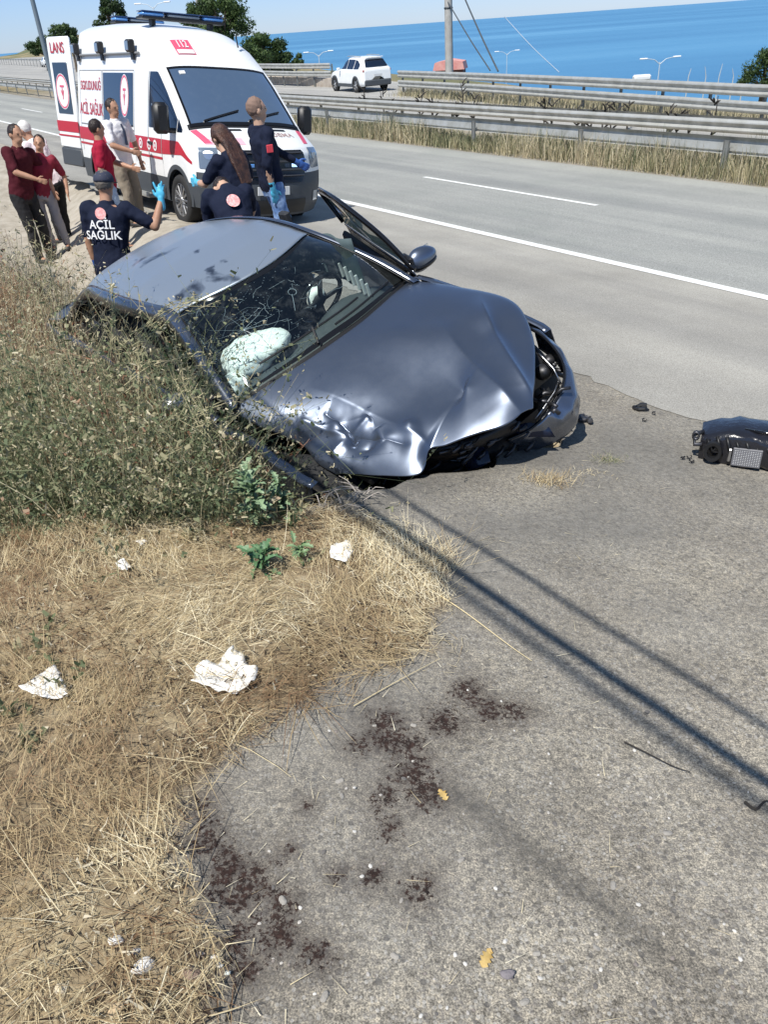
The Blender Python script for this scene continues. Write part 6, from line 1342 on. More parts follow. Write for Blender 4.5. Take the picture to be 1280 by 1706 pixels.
# pale stalks leaning over the car and up against the windscreen pillar
pts_ = [((300, 655), (352, 615), 4.3), ((315, 700), (300, 560), 4.1), ((340, 720), (300, 620), 4.0), ((235, 560), (345, 485), 4.6), ((225, 570), (360, 500), 4.6), ((290, 640), (225, 480), 4.5), ((230, 620), (280, 520), 4.5), ((330, 700), (450, 690), 3.9), ((180, 600), (200, 470), 4.9), ((255, 640), (160, 480), 4.8), ((210, 640), (330, 600), 4.4), ((350, 740), (330, 640), 3.9), ((380, 760), (310, 690), 3.8), ((250, 700), (190, 540), 4.5), ((100, 640), (70, 380), 6.0), ((60, 640), (40, 390), 6.0), ((30, 620), (90, 420), 6.2)]
mb = MB()
for p_, q_, d_ in pts_:
    for k_ in range(3):
        a_ = along(p_[0]+random.uniform(-14, 14), p_[1]+random.uniform(-14, 14), d_); b_ = along(q_[0]+random.uniform(-18, 18), q_[1]+random.uniform(-14, 14), d_+random.uniform(-.1, .15)); m_ = (a_+b_)/2+np.array([random.uniform(-.05, .05), random.uniform(-.05, .05), random.uniform(0, .08)]); c_ = spl([a_, m_, b_], 8); mb.tube(c_, np.linspace(.0028, .0012, 8), 4)
        for j in range(14): t = c_[random.randint(3, 7)]; e = t+np.array([random.gauss(0, .018), random.gauss(0, .018), random.gauss(0, .014)]); mb.tube([t, (t+e)/2, e], [.0012, .003, .0008], 4)
o = mb.build('leaning_stalks', mat('pale_dry_stalk', (.42, .36, .22), .7, col2=(.22, .22, .11), nscale=6), clean=False); tag(o, 'pale seeding stalks leaning against the wrecked car', 'stalks', kind='stuff')
# broad-leaved green plants, one thing each
M_leaf = mat('thistle_leaf', (.055, .13, .055), .5, col2=(.11, .20, .09), nscale=14, bump=.4, bscale=60)
def lobed_leaf(L, W, seed):
    rs = random.Random(seed); n = 9; V = []; F_ = []
    for i in range(n):
        t = i/(n-1); x = L*t; w = W*math.sin(math.pi*min(1, t*.92+.08))**.7*(1.0 if i % 2 else .45)*(1+rs.uniform(-.15, .15)); z = L*.35*t*(1-t)*1.6-.15*L*t*t; V += [(x, -w, z+w*.35), (x, 0, z), (x+L*.05*(i % 2), w, z+w*.35)]
    for i in range(n-1): b = i*3; F_ += [(b, b+1, b+4, b+3), (b+1, b+2, b+5, b+4)]
    return V, F_
def leafy(px, py, nl, size, label, h=.12, m=M_leaf, seed=0, dist=None):
    p = ground_hit(px, py, fn=ground_z); t = thing('thistle_plant', label, 'plant', tuple(p)); rs = random.Random(seed); protos = []
    for k_ in range(4): V, F_ = lobed_leaf(size*(.8+.15*k_), size*.26, seed*7+k_); protos.append((V, F_))
    mb = MB(); mb.tube([(0, 0, -.02), (0.005, .004, h*.5), (0, 0, h)], [.006, .005, .003], 6); mb.build('stem', mat('green_stem', (.10, .17, .06), .6), t); ob = []
    for k_ in range(nl):
        if k_ < 4: o = mesh('leaf', *protos[k_], m, t, smooth=False); ob.append(o)
        else: o = ob[k_ % 4].copy(); COL.objects.link(o); o.parent = t
        o.location = (rs.gauss(0, .012), rs.gauss(0, .012), h*rs.random()**.8); o.rotation_euler = (rs.gauss(0, .3), -rs.uniform(.0, .9), k_*2.4+rs.uniform(-.4, .4)); s_ = rs.uniform(.55, 1.1); o.scale = (s_, s_, s_)
    return t
leafy(440, 955, 34, .085, 'dark green thistle on its own in the straw, lowest of the green plants', .10, seed=1)
leafy(502, 940, 16, .065, 'small pale green thistle between the paper scrap and a darker thistle', .10, m=mat('pale_thistle_leaf', (.12, .20, .09), .5, col2=(.18, .26, .13), nscale=14), seed=2)
leafy(430, 880, 50, .10, 'large bluish green thistle growing below the bent front fender', .26, m=mat('bluish_thistle_leaf', (.11, .19, .09), .5, col2=(.24, .32, .19), nscale=14), seed=3)
leafy(468, 862, 26, .085, 'bushy thistle against the dark underside of the wreck', .20, m=mat('bluish_thistle_leaf'), seed=4)
leafy(385, 858, 30, .08, 'low thistle left of the large bluish one at the weed edge', .14, seed=5)
leafy(300, 800, 26, .08, 'green broad leaved plant half lost in the weeds by the rear fender', .14, seed=6)
# tufts on the concrete
def tuft(px, py, n, r, L, t0, m, name, label, flat=(.5, 1.5)):
    p = ground_hit(px, py, fn=ground_z); X = p[0]+G3.normal(0, r, n); Y = p[1]+G3.normal(0, r*.6, n); o = blades(name, X, Y, ground_z(X, Y)+.003, G3.uniform(L*.4, L, n), G3.uniform(.0012, .0026, n), G3.uniform(0, 6.3, n), G3.uniform(*flat, n), G3.normal(0, .4, n), np.clip(G3.normal(t0, .15, n), 0, 1), m); return tag(o, label, 'tuft', kind='stuff')
tuft(915, 803, 260, .07, .09, .32, M_straw, 'dry_tuft', 'reddish dry grass tuft on the concrete in front of the wreck'); tuft(1010, 768, 160, .05, .05, .45, M_weed, 'weed_tuft', 'sparse greenish weed tuft on the concrete right of the bumper')
tuft(985, 790, 60, .06, .03, .5, M_straw, 'dry_tuft', 'thin scrap of dry grass below the greenish weed tuft', flat=(1.2, 1.5))
# median and roadside grass
def verge(n, a0, a1, b0, b1, hr, name, label, tt=(.55, .18), m=None, w=(.006, .014), gaps=.35):
    A = G3.uniform(a0, a1, n); B_ = G3.random(n)**1.5*(b1-b0)+b0; X, Y = xy_of(A, B_); k = tnoise(X, Y, .9, 61) > gaps*G3.random(n); X, Y, B_ = X[k], Y[k], B_[k]; n = len(X); dn = tnoise(X, Y, .8, 71)
    t = np.clip(G3.normal(tt[0], tt[1], n)+(dn-.5)*.5, 0, .85); wd = G3.uniform(*w, n)*(1+B_/35)
    return tag(blades(name, X, Y, base_z(X, Y), G3.uniform(*hr, n)*(.5+dn), wd, G3.uniform(0, 6.3, n), np.abs(G3.normal(.1, .3, n)), G3.normal(.4, .3, n), t, m or M_weed), label, 'grass', kind='stuff')
verge(30000, 15.2, 16.6, 2, 60, (.25, .62), 'median_grass', 'dry golden grass under the nearest guardrail', tt=(.68, .09))
verge(14000, 15.3, 16.7, 3, 45, (.25, .75), 'median_weeds', 'dark green weeds in the dry grass under the nearest guardrail', tt=(.12, .12), gaps=1.15)
verge(7000, 16.6, 19.6, 2, 60, (.1, .35), 'median_grass', 'short sparse grass on the median between the two guardrails', tt=(.55, .2), gaps=.9)
n = 9000; T_ = G3.random(n)**.8; FRa = np.array(FR); s_ = np.linspace(0, 1, len(FR)); X = np.interp(T_, s_, FRa[:, 0])+G3.normal(.3, .45, n); Y = np.interp(T_, s_, FRa[:, 1])+G3.normal(.3, .45, n)
tag(blades('verge_grass', X, Y, base_z(X, Y), G3.uniform(.15, .5, n), G3.uniform(.01, .025, n), G3.uniform(0, 6.3, n), np.abs(G3.normal(.1, .3, n)), G3.normal(.3, .3, n), np.clip(G3.normal(.66, .12, n), 0, .85), M_weed), 'dry grass along the foot of the two beam guardrail', 'grass', kind='stuff')
# dark thistle skeletons standing between the rails
M_dweed = mat('dark_dead_weed', (.035, .03, .025), .8)
for i_, (px, py) in enumerate([(610, 186), (655, 190), (700, 195), (722, 196), (760, 200), (790, 202), (905, 212), (918, 213), (960, 217), (985, 219), (1005, 220), (1020, 221), (1110, 228), (1125, 229), (1145, 231), (1180, 233), (640, 176), (770, 168), (1045, 205)]):
    p = ground_hit(px, py+12, add=.0); rs = random.Random(i_); mb = MB(); h = rs.uniform(.7, 1.15); mb.tube([(0, 0, 0), (rs.gauss(0, .05), rs.gauss(0, .05), h*.5), (rs.gauss(0, .12), rs.gauss(0, .12), h)], [.03, .02, .01], 5)
    for k_ in range(9): z = rs.uniform(.2, .95)*h; a_ = rs.uniform(0, 6.3); L_ = rs.uniform(.1, .3); mb.tube([(0, 0, z), (math.cos(a_)*L_*.6, math.sin(a_)*L_*.6, z+L_*.5), (math.cos(a_)*L_, math.sin(a_)*L_, z+L_*.7)], [.02, .025, .008], 4)
    o = mb.build('dead_thistle', M_dweed, clean=False); o.location = tuple(p); tag(o, ['bare dark dead thistle standing between the two median guardrails', 'bent dark dead thistle standing between the two median guardrails'][0], 'plant', 'dead thistles between the median guardrails')
# ---- trees and bushes
M_tree = leafmat('tree_leaves', [(.018, .035, .012), (.035, .065, .02), (.06, .10, .03), (.10, .15, .045)], .6, .3)
M_bark = mat('bark', (.12, .09, .06), .9, bump=.6, bscale=20)
def tree(px, py, dist, rx, rz, n, leaf, label, name='tree', shape='round', seed=0, tb=0., cat='tree', group=None):
    c = along(px, py, dist); g = float(base_z(c[0], c[1])); r_ = np.random.default_rng(seed+100); h0 = c[2]-rz*.75-g
    t = thing(name, label, cat, (c[0], c[1], g), group=group); zc = c[2]-g; mb = MB(); hh = max(zc, .3)
    mb.tube([(0, 0, -.3), (.05*rx, .03*rx, hh*.5), (0, 0, hh)], [.09*rx+.05, .07*rx+.04, .03*rx+.02], 8)
    ncl = 26 if shape != 'cone' else 40; C_ = []
    for i in range(ncl):
        v = r_.normal(size=3); v /= np.linalg.norm(v); q = v*r_.uniform(.35, .95)
        if shape == 'cone': zz = r_.uniform(-1, 1); k_ = (1-zz)/2*.9+.12; a_ = r_.uniform(0, 6.3); q = np.array([math.cos(a_)*k_*r_.uniform(.4, 1), math.sin(a_)*k_*r_.uniform(.4, 1), zz])
        C_.append(q*[rx, rx, rz])
    for q in C_[:14]: mb.tube([(0, 0, hh*.6), (q[0]*.5, q[1]*.5, (hh*.6+zc+q[2])/2+.1), (q[0]*.9, q[1]*.9, zc+q[2]*.9)], [.03*rx+.02, .02*rx+.012, .008*rx+.006], 5)
    mb.build('trunk', M_bark, t, clean=False)
    C_ = np.array(C_); ci = r_.integers(0, ncl, n); sz = r_.uniform(.22, .42, ncl)*min(rx, rz)*(1.25 if shape != 'cone' else .8); D = r_.normal(size=(n, 3)); D /= np.linalg.norm(D, axis=1, keepdims=True); rad = r_.random(n)**.45
    P = C_[ci]+D*(sz[ci]*rad)[:, None]*[1, 1, .75]+[0, 0, zc]; a1 = r_.normal(size=(n, 3)); a1 /= np.linalg.norm(a1, axis=1, keepdims=True); a2 = np.cross(a1, D); a2 /= np.linalg.norm(a2, axis=1, keepdims=True)+1e-9; s_ = r_.uniform(.6, 1.3, n)[:, None]*leaf
    V = np.stack([P-a1*s_, P+a2*s_*.45, P+a1*s_, P-a2*s_*.45], 1).reshape(-1, 3); tn = np.clip(.5*r_.random(ncl)[ci]+.35*(D[:, 2]*.5+.5)*0+r_.normal(.2, .15, n)+tb, 0, 1)
    mesh('crown', V, np.arange(n*4).reshape(-1, 4), M_tree, t, smooth=False, attrs={'tint': np.repeat(tn, 4)}); return t
tree(178, 15, 60, 1.35, 2.0, 9000, .10, 'dark dense conifer rising behind the roof of the ambulance', 'conifer_tree', 'cone', 1, -.15)
tree(368, 26, 75, 2.6, 2.2, 9000, .14, 'broad green tree right of the light bar behind the ambulance', seed=2, tb=.15)
tree(325, 34, 80, 1.4, 1.1, 4000, .12, 'small dark treetop between the light bar and a grey lamp post', seed=3)
tree(442, 90, 70, 2.0, 1.6, 8000, .12, 'rounded dark bush beside the ambulance windscreen', 'bush', seed=4, cat='bush'); tree(478, 104, 72, 1.6, .8, 5000, .11, 'low sloping bush at the start of the short seaward guardrail', 'bush', seed=5, cat='bush'); tree(415, 100, 66, 1.3, 1.2, 3500, .11, 'bush partly hidden behind the ambulance roof edge', 'bush', seed=8, cat='bush')
tree(70, 76, 150, 2.4, 1.6, 4000, .2, 'small round bush on the hillside at the far left', 'bush', seed=6, cat='bush'); tree(98, 66, 150, 1.6, 1.7, 3000, .2, 'dark bush between the lamp post and the open ambulance door', 'bush', seed=9, cat='bush')
tree(1276, 122, 34, .75, .75, 5000, .05, 'bush poking above the guardrail at the right edge', 'bush', seed=7, cat='bush', tb=.1)
tree(115, 62, 130, 1.6, 1.9, 3000, .2, 'dark treetop just behind the open ambulance door', 'tree', seed=11, tb=-.1)
# ================================================================== poles, wires, hut, far things
M_conc = mat('pole_concrete', (.42, .41, .39), .85, col2=(.32, .31, .29), nscale=3)
M_wire = mat('dark_wire', (.06, .07, .08), .6); M_wirel = mat('pale_wire', (.35, .42, .5), .5)
def vpole(px, py0, dist, h_top, r0, r1, name, label, m=M_conc, cat='pole', lamp=None, sink=0.5):
    c = along(px, py0, dist); g = float(base_z(c[0], c[1])); t = thing(name, label, cat, (c[0], c[1], g)); H_ = h_top; mb = MB(); mb.tube([(0, 0, -sink), (0, 0, H_*.5), (0, 0, H_)], [r0, (r0+r1)/2, r1], 12); mb.build('shaft', m, t, smooth=True, auto=40)
    if lamp:
        mb = MB()
        for s in (-1, 1): mb.tube([(0, 0, H_-.2), (s*.6, 0, H_+.25), (s*1.3, 0, H_+.35)], [.05, .04, .04], 6)
        mb.build('arm', m, t)
        for s in (-1, 1): mb = MB(); mb.box((s*1.7, 0, H_+.38), (.8, .28, .14), bev=.05); mb.build('lamp_head', lamp, t)
    return t
pz = along(748, 60, 62); up = vpole(748, 60, 62, 9-0, .30, .20, 'utility_pole', 'grey concrete utility pole standing beyond the two beam guardrail', sink=2)
for c_ in up.children: c_.scale = (1, 1, 1.6)
mb = MB(); ztop = along(748, 14, 62)[2]-float(up.location[2]); mb.lathe([(.28, -.06), (.31, 0), (.28, .06)], c=(0, 0, ztop), n=14); mb.build('collar', M_wire, up)
def wire(name, pts, r, m, label, cat='cable'):
    c = np.array(pts, float); mb = MB(); mb.tube(spl(c, 14) if len(c) > 2 else c, r, 6); return tag(mb.build(name, m, clean=False, smooth=True), label, cat)
def wpx(p, q, d0, d1, ext=.35):
    a_, b_ = along(*p, d0), along(*q, d1); return [a_-(b_-a_)*ext, (a_+b_)/2+[0, 0, -.1], b_]
wire('cable', wpx((776, 0), (830, 119), 61, 52), .055, M_wire, 'dark cable running down steeply, right one of the pair by the utility pole')
wire('cable', wpx((752, 12), (817, 118), 61, 53), .040, M_wire, 'dark cable running down steeply, left one of the pair by the utility pole')
wire('cable', wpx((848, 36), (932, 121), 60, 52, .1), .022, M_wirel, 'pale cable sloping down against the sea, right of the dark pair')
_g = ground_hit(100, 178); _d = float(np.linalg.norm(_g-CAMP)); vpole(99, 178, _d, 12, .16, .09, 'lamp_post', 'tall grey lamp post leaning at the left, beside the open ambulance door', mat('lamp_post_grey', (.16, .20, .23), .5, .3))
vpole(334, 30, 78, 11, .22, .18, 'lamp_post', 'grey lamp post in front of the broad green tree', M_conc)
M_lh = mat('white_lamp_head', (.75, .76, .76), .5)
for (px, py, d, lb) in ((255, 12, 110, 'pale double lamp post right of the dark conifer'), (531, 92, 125, 'small white double street lamp beyond the short guardrail'), (845, 90, 150, 'thin pale double street lamp against the sea, right of the cables'), (1100, 104, 95, 'double headed street lamp above the guardrail at the right')):
    c = along(px, py, d); g = float(base_z(c[0], c[1])); vpole(px, py, d, c[2]-g, .07, .05, 'street_lamp', lb, mat('pale_pole', (.5, .55, .58), .5), 'street lamp', M_lh)
# hut with a red roof
c = along(751, 116, 74); g = float(base_z(c[0], c[1])); hut = thing('kiosk', 'small hut with a pinkish red roof behind the utility pole', 'hut', (c[0], c[1], c[2]-2.2), (0, 0, -.25))
mb = MB(); mb.box((0, 0, 1.1), (2.3, 1.8, 2.3)); mb.build('wall', mat('hut_wall_brown', (.16, .08, .07), .8), hut)
mb = MB(); mb.prism([(-1.3, 2.2), (1.3, 2.2), (1.15, 2.75), (0, 2.95), (-1.15, 2.75)], -1.2, 1.2, 'xz'); mb.build('roof', mat('faded_red_roof', (.55, .22, .20), .7, col2=(.62, .34, .30), nscale=2), hut)
mb = MB(); mb.box((-.5, -.91, 1.75), (.7, .03, .5)); mb.build('window', M_wcloth, hut)
c = along(1070, 127, 60); o = MB().box((0, 0, 0), (1.1, .6, .35), bev=.1).build('white_box', M_white); o.location = tuple(c-[0, 0, .1]); tag(o, 'small white box top showing above the far guardrail', 'box')
far_car = copy_tree(suv); _p = ground_hit(80, 112); far_car.location = tuple(_p); far_car['label'] = 'tiny white car far away on the left, behind the tall lamp post'
for k_, px in enumerate((1147, 1176, 1198, 1222, 1240)):
    c = along(px, 128, 48); mb = MB(); mb.tube([(0, 0, -1.5), (.02, 0, .0), (.10*(-1)**k_, 0, .35+.1*(k_ % 3))], [.03, .02, .01], 5); o = mb.build('reed', mat('pale_reed', (.5, .5, .46), .8), clean=False); o.location = tuple(c); tag(o, 'thin pale reed rising behind the guardrail at the right', 'reed', 'pale reeds behind the far guardrail')
# overhead cables whose shadows cross the concrete; they pass above and behind the camera
M_oh = mat('black_cable', (.02, .02, .02), .6)
def overhead(p0, p1, h, r, label):
    a_, b_ = ground_hit(*p0), ground_hit(*p1); e = (b_-a_)[:2]; e = e/np.linalg.norm(e); mid = (a_+b_)/2; s = SUNV/SUNV[2]; off = s*h; pts = [np.array([mid[0]+e[0]*t+off[0], mid[1]+e[1]*t+off[1], mid[2]+h+.0006*t*t]) for t in np.linspace(-26, 26, 15)]
    wire('overhead_cable', pts, r, M_oh, label); return pts
P1 = overhead((730, 930), (1280, 1303), 3.6, .026, 'thick black overhead cable passing above the concrete'); P2 = overhead((770, 895), (1280, 1212), 4.2, .016, 'thinner black overhead cable on the road side of the thick one'); P3 = overhead((740, 965), (1200, 1292), 6.0, .022, 'highest black overhead cable above the verge')
for e_ in (0, -1):
    q = (np.array(P1[e_])+np.array(P2[e_]))/2; g = float(ground_z(q[0], q[1])); t = thing('utility_pole', 'grey utility pole carrying the overhead cables at the %s end' % ('near' if e_ else 'far'), 'pole', (q[0], q[1], g)); mb = MB(); mb.tube([(0, 0, -.5), (0, 0, 9)], [.17, .11], 12); mb.build('shaft', M_conc, t, smooth=True); mb = MB(); mb.box((0, 0, P1[e_][2]-g), (.9, .1, .1)); mb.box((0, 0, P3[e_][2]-g), (.9, .1, .1)); mb.build('crossarm', M_galvd, t)
# ================================================================== litter and debris on the ground
M_paper = mat('white_paper', (.80, .79, .75), .9, bump=.5, bscale=35)
def stained():
    m = mat('stained_paper', (.78, .76, .70), .9, col2=(.22, .20, .15), nscale=34, ndetail=2, contrast=(.60, .66)); return m
def sheet(px_poly, m, label, lift=.012, crump=.012, name='paper_scrap', seed=0, curl=.0):
    """torn flat scrap: outline from its corners, crumpled and a little thick"""
    P = np.array([ground_hit(x, y, fn=ground_z) for x, y in px_poly]); c = P.mean(0); rs = np.random.default_rng(seed); rings = []
    poly = []
    for i in range(len(P)):
        for k in np.linspace(0, 1, 6, endpoint=False): poly.append(P[i]*(1-k)+P[(i+1) % len(P)]*k)
    poly = np.array(poly); n_ = len(poly); poly[:, :2] += rs.normal(0, .0025, (n_, 2)); V = []
    for k in (0, .3, .6, .85, 1.): 
        q = c+(poly-c)*k; V.append(q)
    V = np.concatenate(V); V[:, 2] = ground_z(V[:, 0], V[:, 1])+lift+(vnoise(V[:, 0], V[:, 1], 28, seed+3)-.3)*crump*2+(vnoise(V[:, 0], V[:, 1], 70, seed+9)-.5)*crump*.6
    F_ = grid_faces(5, n_, closev=True); o = mesh(name, V-c, F_, m, smooth=False); o.location = tuple(c); so = o.modifiers.new('thickness', 'SOLIDIFY'); so.thickness = .003; return tag(o, label, 'paper')
sheet([(36, 1158), (98, 1124), (108, 1140), (119, 1172), (80, 1177)], M_paper, 'clean white triangular paper scrap in the straw at the far left', lift=.03, seed=1)
sheet([(322, 1150), (330, 1122), (366, 1112), (392, 1092), (408, 1102), (412, 1122), (433, 1124), (428, 1150), (398, 1168), (360, 1162)], stained(), 'speckled white tissue lying in the middle of the straw', lift=.028, crump=.02, seed=2)
sheet([(552, 926), (562, 917), (586, 915), (590, 934), (576, 950), (554, 944)], M_paper, 'small white paper scrap near the corner of the concrete', lift=.035, crump=.02, seed=3)
sheet([(196, 948), (210, 944), (222, 952), (215, 960), (200, 957)], M_paper, 'tiny white paper shred among the upper straw', lift=.03, seed=4); sheet([(226, 910), (240, 905), (248, 912), (238, 918)], M_paper, 'tiny pale paper shred just above the other shred', lift=.03, seed=5)
def stone(px, py, w, col, label, seed, asp=.7, hgt=.6, ang=0., name='stone'):
    p = ground_hit(px, py, fn=ground_z); q = ground_hit(px+w, py, fn=ground_z); r = np.hypot(*(q-p)[:2])/2; mb = MB(); mb.sphere((0, 0, 0), 1., 14, 10); v = np.array(mb.V); d = 1+.5*(vnoise(v[:, 0]*1.6+3, v[:, 1]*1.6+v[:, 2], 1, seed)-.5)+.2*(vnoise(v[:, 0]*4, v[:, 1]*4+v[:, 2]*3, 1, seed+2)-.5); v = v*d[:, None]*[r, r*asp, r*hgt]; mb.V = [tuple(x) for x in v]
    o = mb.build(name, mat('stone_%s' % name if False else 'stone_'+'_'.join('%02d' % int(c*99) for c in col), col, .8, col2=tuple(np.array(col)*.75), nscale=40, bump=.5, bscale=80), smooth=True, auto=40); o.location = (p[0], p[1], p[2]+r*hgt*.55+.008); o.rotation_euler = (0, 0, ang); return tag(o, label, 'stone')
stone(241, 1616, 38, (.72, .70, .66), 'large white stone in the straw near the bottom left', 1, .6, .6, .4); stone(195, 1572, 26, (.74, .73, .70), 'small white square stone above the large white one', 2, .7, .6); stone(104, 1652, 22, (.60, .52, .38), 'cream pebble in the straw at the bottom left', 3, .9, .7)
stone(320, 1624, 38, (.24, .17, .13), 'flat brown stone between the white stones and the concrete', 4, .6, .35); stone(335, 1595, 16, (.50, .40, .32), 'pinkish pebble just above the flat brown stone', 5); stone(230, 1588, 18, (.38, .38, .38), 'grey pebble between the two white stones', 6)
stone(196, 1686, 30, (.50, .38, .24), 'tan stone at the bottom edge in the straw', 7, .8, .4); stone(846, 1627, 28, (.20, .18, .19), 'dark grey flat pebble near the yellow leaf', 8, .6, .3); stone(358, 1598, 12, (.68, .66, .62), 'white chip, upper one at the concrete edge', 9); stone(367, 1612, 12, (.66, .66, .62), 'white chip, middle one at the concrete edge', 10); stone(380, 1624, 11, (.60, .64, .60), 'white chip, lower one at the concrete edge', 11)
for i_ in range(150):
    px = random.uniform(420, 1275); py = random.uniform(1120, 1700); s_ = random.choice([5, 6, 7, 8, 10])
    if i_ == 0: _peb = {}
    p = ground_hit(px, py, fn=ground_z); k_ = i_ % 5
    if k_ not in _peb: o = stone(px, py, s_, [(.14, .13, .12), (.30, .28, .25), (.45, .42, .38), (.58, .56, .52), (.22, .19, .17)][k_], '', 20+k_, .75, .35, name='pebble'); _peb[k_] = o
    else: o = _peb[k_].copy(); COL.objects.link(o); o.location = (p[0], p[1], p[2]+.001); o.rotation_euler = (0, 0, random.uniform(0, 6.3))
    sc_ = random.uniform(.7, 1.5); o.scale = (sc_, sc_, sc_); o['label'] = ['dark pebble loose on the worn concrete', 'brown grey pebble loose on the worn concrete', 'light grey pebble loose on the worn concrete', 'whitish pebble loose on the worn concrete', 'small brown pebble loose on the worn concrete'][k_]; o['category'] = 'pebble'; o['group'] = ['dark pebbles', 'brown grey pebbles', 'light grey pebbles', 'whitish pebbles', 'small brown pebbles'][k_]+' on the concrete'
def dead_leaf(px, py, w, label, seed, col=(.50, .36, .14)):
    p = ground_hit(px, py, fn=ground_z); q = ground_hit(px+w, py, fn=ground_z); r = np.hypot(*(q-p)[:2])/2; V, F_ = lobed_leaf(r*2, r*.7, seed); V = np.array(V); V[:, 0] -= r; V[:, 2] = np.abs(V[:, 2])*.5+.004; o = mesh('dead_leaf', V, F_, mat('yellow_leaf', col, .6, col2=(.35, .22, .06), nscale=40), smooth=False); o.location = tuple(p); o.rotation_euler = (0, 0, seed); return tag(o, label, 'leaf')
dead_leaf(811, 1597, 34, 'yellow dead leaf on the concrete near the bottom', 1); dead_leaf(738, 1325, 24, 'yellow dead leaf beside the dark stains', 2)
def twig(pts, r, label, m=None, lift=.012, side=0):
    P = [ground_hit(x, y, fn=ground_z)+[0, 0, lift] for x, y in pts]; mb = MB(); c = spl(P, 10); mb.tube(c, np.linspace(r, r*.4, 10), 6)
    if side: mb.tube([c[4], c[4]+(c[6]-c[4])*.8+[0.02, .02, .01]], [r*.6, r*.3], 5)
    return tag(mb.build('twig', m or M_bark, clean=False), label, 'twig')
twig([(378, 1705), (388, 1670), (404, 1626)], .003, 'dark straight twig on the concrete at the bottom edge', mat('dark_twig', (.03, .025, .02), .8)); twig([(185, 1552), (210, 1528), (240, 1508)], .008, 'thick brown twig above the small white stone', side=1)
twig([(75, 1332), (100, 1355), (128, 1378)], .006, 'dark twig in the straw at the left', mat('dark_twig'), side=1); twig([(1040, 1240), (1085, 1262), (1120, 1280), (1150, 1290)], .003, 'thin wiry dark twig on the concrete at the right', mat('dark_twig'))
twig([(1240, 1340), (1258, 1352), (1275, 1338), (1290, 1345)], .005, 'crooked dark twig at the right edge', mat('dark_twig')); twig([(70, 1062), (95, 1058), (122, 1038)], .010, 'thick dry stalk piece among the straw, upper left', mat('pale_dry_stalk')); twig([(78, 1085), (84, 1070), (74, 1056)], .008, 'short broken stalk next to the thick dry piece', mat('pale_dry_stalk'))
twig([(700, 975), (770, 1020), (850, 1080), (886, 1105)], .003, 'long pale grass stalk reaching over the concrete', mat('straw_stalk', (.58, .48, .28), .7)); twig([(590, 1180), (660, 1140), (735, 1100)], .002, 'thin pale stalk along the straw edge', mat('straw_stalk'))
# black lamp housing torn off the car
hp = ground_hit(1246, 766, fn=ground_z); hl = thing('headlamp_unit', 'black headlamp housing torn off and lying on its face on the asphalt', 'headlamp', tuple(hp), (0, 0, -.42)); hl.scale = (1, 1.15, 1.3)
mb = MB(); S = []
for t in np.linspace(0, 1, 14):
    x = -.27+.62*t; w = .13*(math.sin(math.pi*(t*.80+.13))**.4); h = .165*(math.sin(math.pi*(t*.76+.20))**.5)
    S.append([(x, w*np.sign(math.cos(a))*abs(math.cos(a))**.35, .002+h*(.5+.5*np.sign(math.sin(a))*abs(math.sin(a))**.35)) for a in np.linspace(0, 2*math.pi, 20, endpoint=False)])
S = np.array(S); nz_ = vnoise(S[:, :, 0]*1, S[:, :, 1]+S[:, :, 2], 26, 4)-.5; S[:, :, 2] = np.maximum(S[:, :, 2]+nz_*.025, .002); S[:, :, 1] += nz_*.02
F_ = [tuple(f) for f in grid_faces(14, 20, closev=True)]+[tuple(range(20)), tuple(13*20+j for j in range(19, -1, -1))]; mesh('housing', S.reshape(-1, 3), F_, mat('scuffed_black_plastic', (.012, .012, .016), .25, coat=.4, bump=.4, bscale=40), hl, auto=35)
mb = MB(); mb.lathe([(.030, .0), (.046, .0), (.050, -.02), (.046, -.03), (.030, -.028)], c=(-.20, -.125, .085), axis='y', n=22, close=True); [mb.box((-.20+.02*math.cos(a), -.14, .085+.02*math.sin(a)), (.045, .012, .006), R=[[math.cos(a), 0, -math.sin(a)], [0, 1, 0], [math.sin(a), 0, math.cos(a)]]) for a in (0, 1.05, 2.1)]; mb.build('bulb_cover', M_blk, hl, smooth=True, auto=40)
for k_, (x, z, w_, h_) in enumerate(((-.02, .07, .15, .085), )):
    mb = MB(); mb.box((x, -.136, z), (w_, .012, h_), bev=.002); o = mb.build('rating_label', mat('grey_label', (.14, .14, .15), .5), hl); mb = MB()
    for r_ in range(9):
        for c__ in range(12): mb.box((x-w_*.42+c__*w_*.077, -.1430, z-h_*.38+r_*h_*.095), (w_*.045*(.6+.4*random.random()), .001, h_*.035))
    o2 = mb.build('label_print', mat('label_light', (.5, .5, .5), .6), o); tag(o2, kind='stuff')
rs = random.Random(9)
for k_ in range(9):
    x = -.24+.05*k_; mb = MB(); mb.tube([(x, -.11, .13+rs.uniform(-.02, .02)), (x+.02, -.13, .11), (x+.04, -.12, .06+rs.uniform(0, .05))], rs.uniform(.006, .012), 6); mb.build('rib', M_blk, hl, smooth=True)
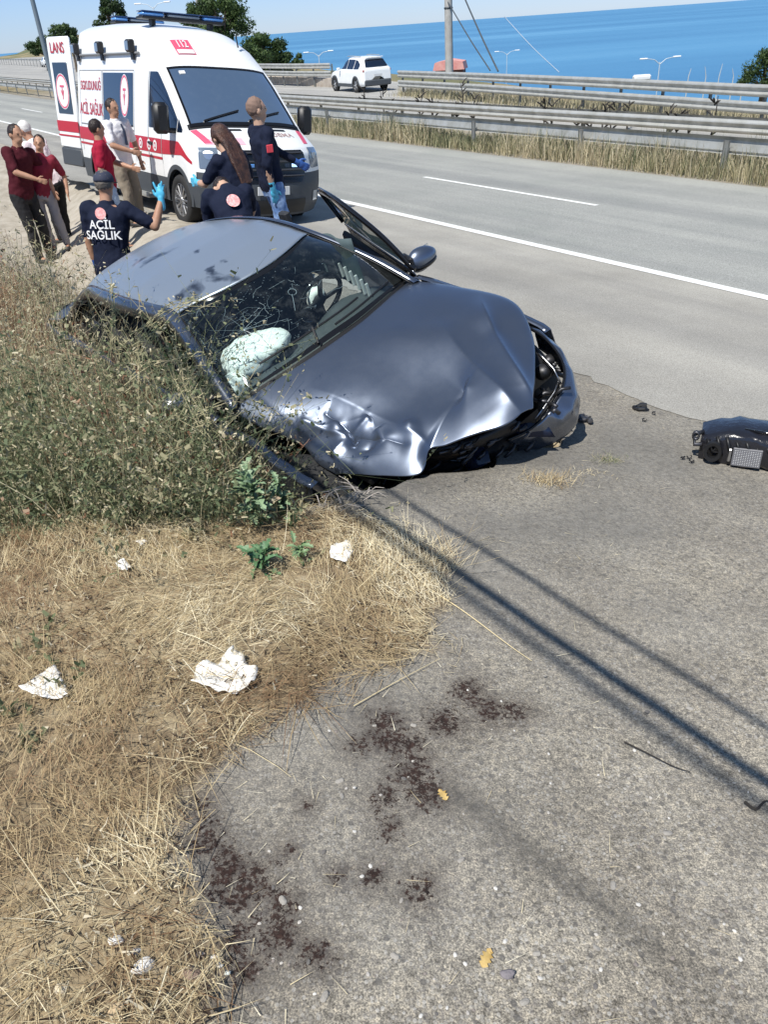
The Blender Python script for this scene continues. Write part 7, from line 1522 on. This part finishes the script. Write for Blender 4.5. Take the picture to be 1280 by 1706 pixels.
mb = MB(); mb.tube([(-.26, -.06, .14), (-.31, -.08, .13), (-.30, -.10, .09), (-.26, -.11, .10)], .011, 6); mb.lathe([(.012, -.01), (.022, -.01), (.022, .01), (.012, .01)], c=(-.30, -.09, .13), axis='y', n=12, close=True); mb.build('mounting_tab', M_dirtym, hl, smooth=True)
mb = MB(); mb.box((-.11, -.135, .075), (.018, .02, .06), bev=.004); mb.build('clip', M_alu, hl); mb = MB(); mb.tube([(-.05, -.05, .165), (.08, -.08, .17), (.2, -.05, .15), (.3, .02, .12)], .008, 6); mb.build('wiring', M_blkg, hl, smooth=True)
def debris(px, py, s, label, seed, m=None):
    p = ground_hit(px, py, fn=ground_z); rs = random.Random(seed); mb = MB(); a0 = rs.uniform(0, 6)
    pts = [(s*math.cos(a0+t), s*.6*math.sin(a0+t), .01+.015*rs.random()) for t in np.linspace(0, 4.6, 8)]; mb.tube(pts, [s*.22, s*.3, s*.2, s*.28, s*.18, s*.26, s*.2, s*.12], 6); mb.box((s*.3, s*.3, s*.25), (s*.7, s*.4, s*.3), bev=s*.08); o = mb.build('debris', m or M_blk, clean=False); o.location = tuple(p); return tag(o, label, 'debris')
debris(1070, 683, .055, 'small black plastic ring on the asphalt left of the headlamp housing', 1); debris(966, 706, .07, 'black lump of broken trim against the bumper corner', 2, M_dirtym); debris(974, 698, .04, 'grey broken clip above the black trim lump', 3, M_dirtym)
for k_, (x, y) in enumerate([(1137, 766), (1152, 772), (1148, 765), (1074, 703), (1090, 692)]): o = debris(x, y, .014, 'tiny black plastic crumb on the ground before the headlamp housing', 10+k_); o['group'] = 'black plastic crumbs'
# broken twigs and roots along the ditch lip
mb = MB(); rs = random.Random(8)
for k_ in range(60):
    x = rs.uniform(485, 620); y = rs.uniform(818, 862)-(x-485)*.12; p = ground_hit(x, y, fn=ground_z)+np.array([0, 0, rs.uniform(0, .05)]); q = p+np.array([rs.gauss(0, .07), rs.gauss(0, .07), rs.uniform(-.01, .06)]); mb.tube([p, (p+q)/2+[0, 0, .02], q], [.004, .003, .0015], 5)
tag(mb.build('broken_twigs', mat('grey_twig', (.30, .27, .24), .8), clean=False), 'tangle of broken grey twigs at the lip of the ditch under the bonnet', 'twigs', kind='stuff')
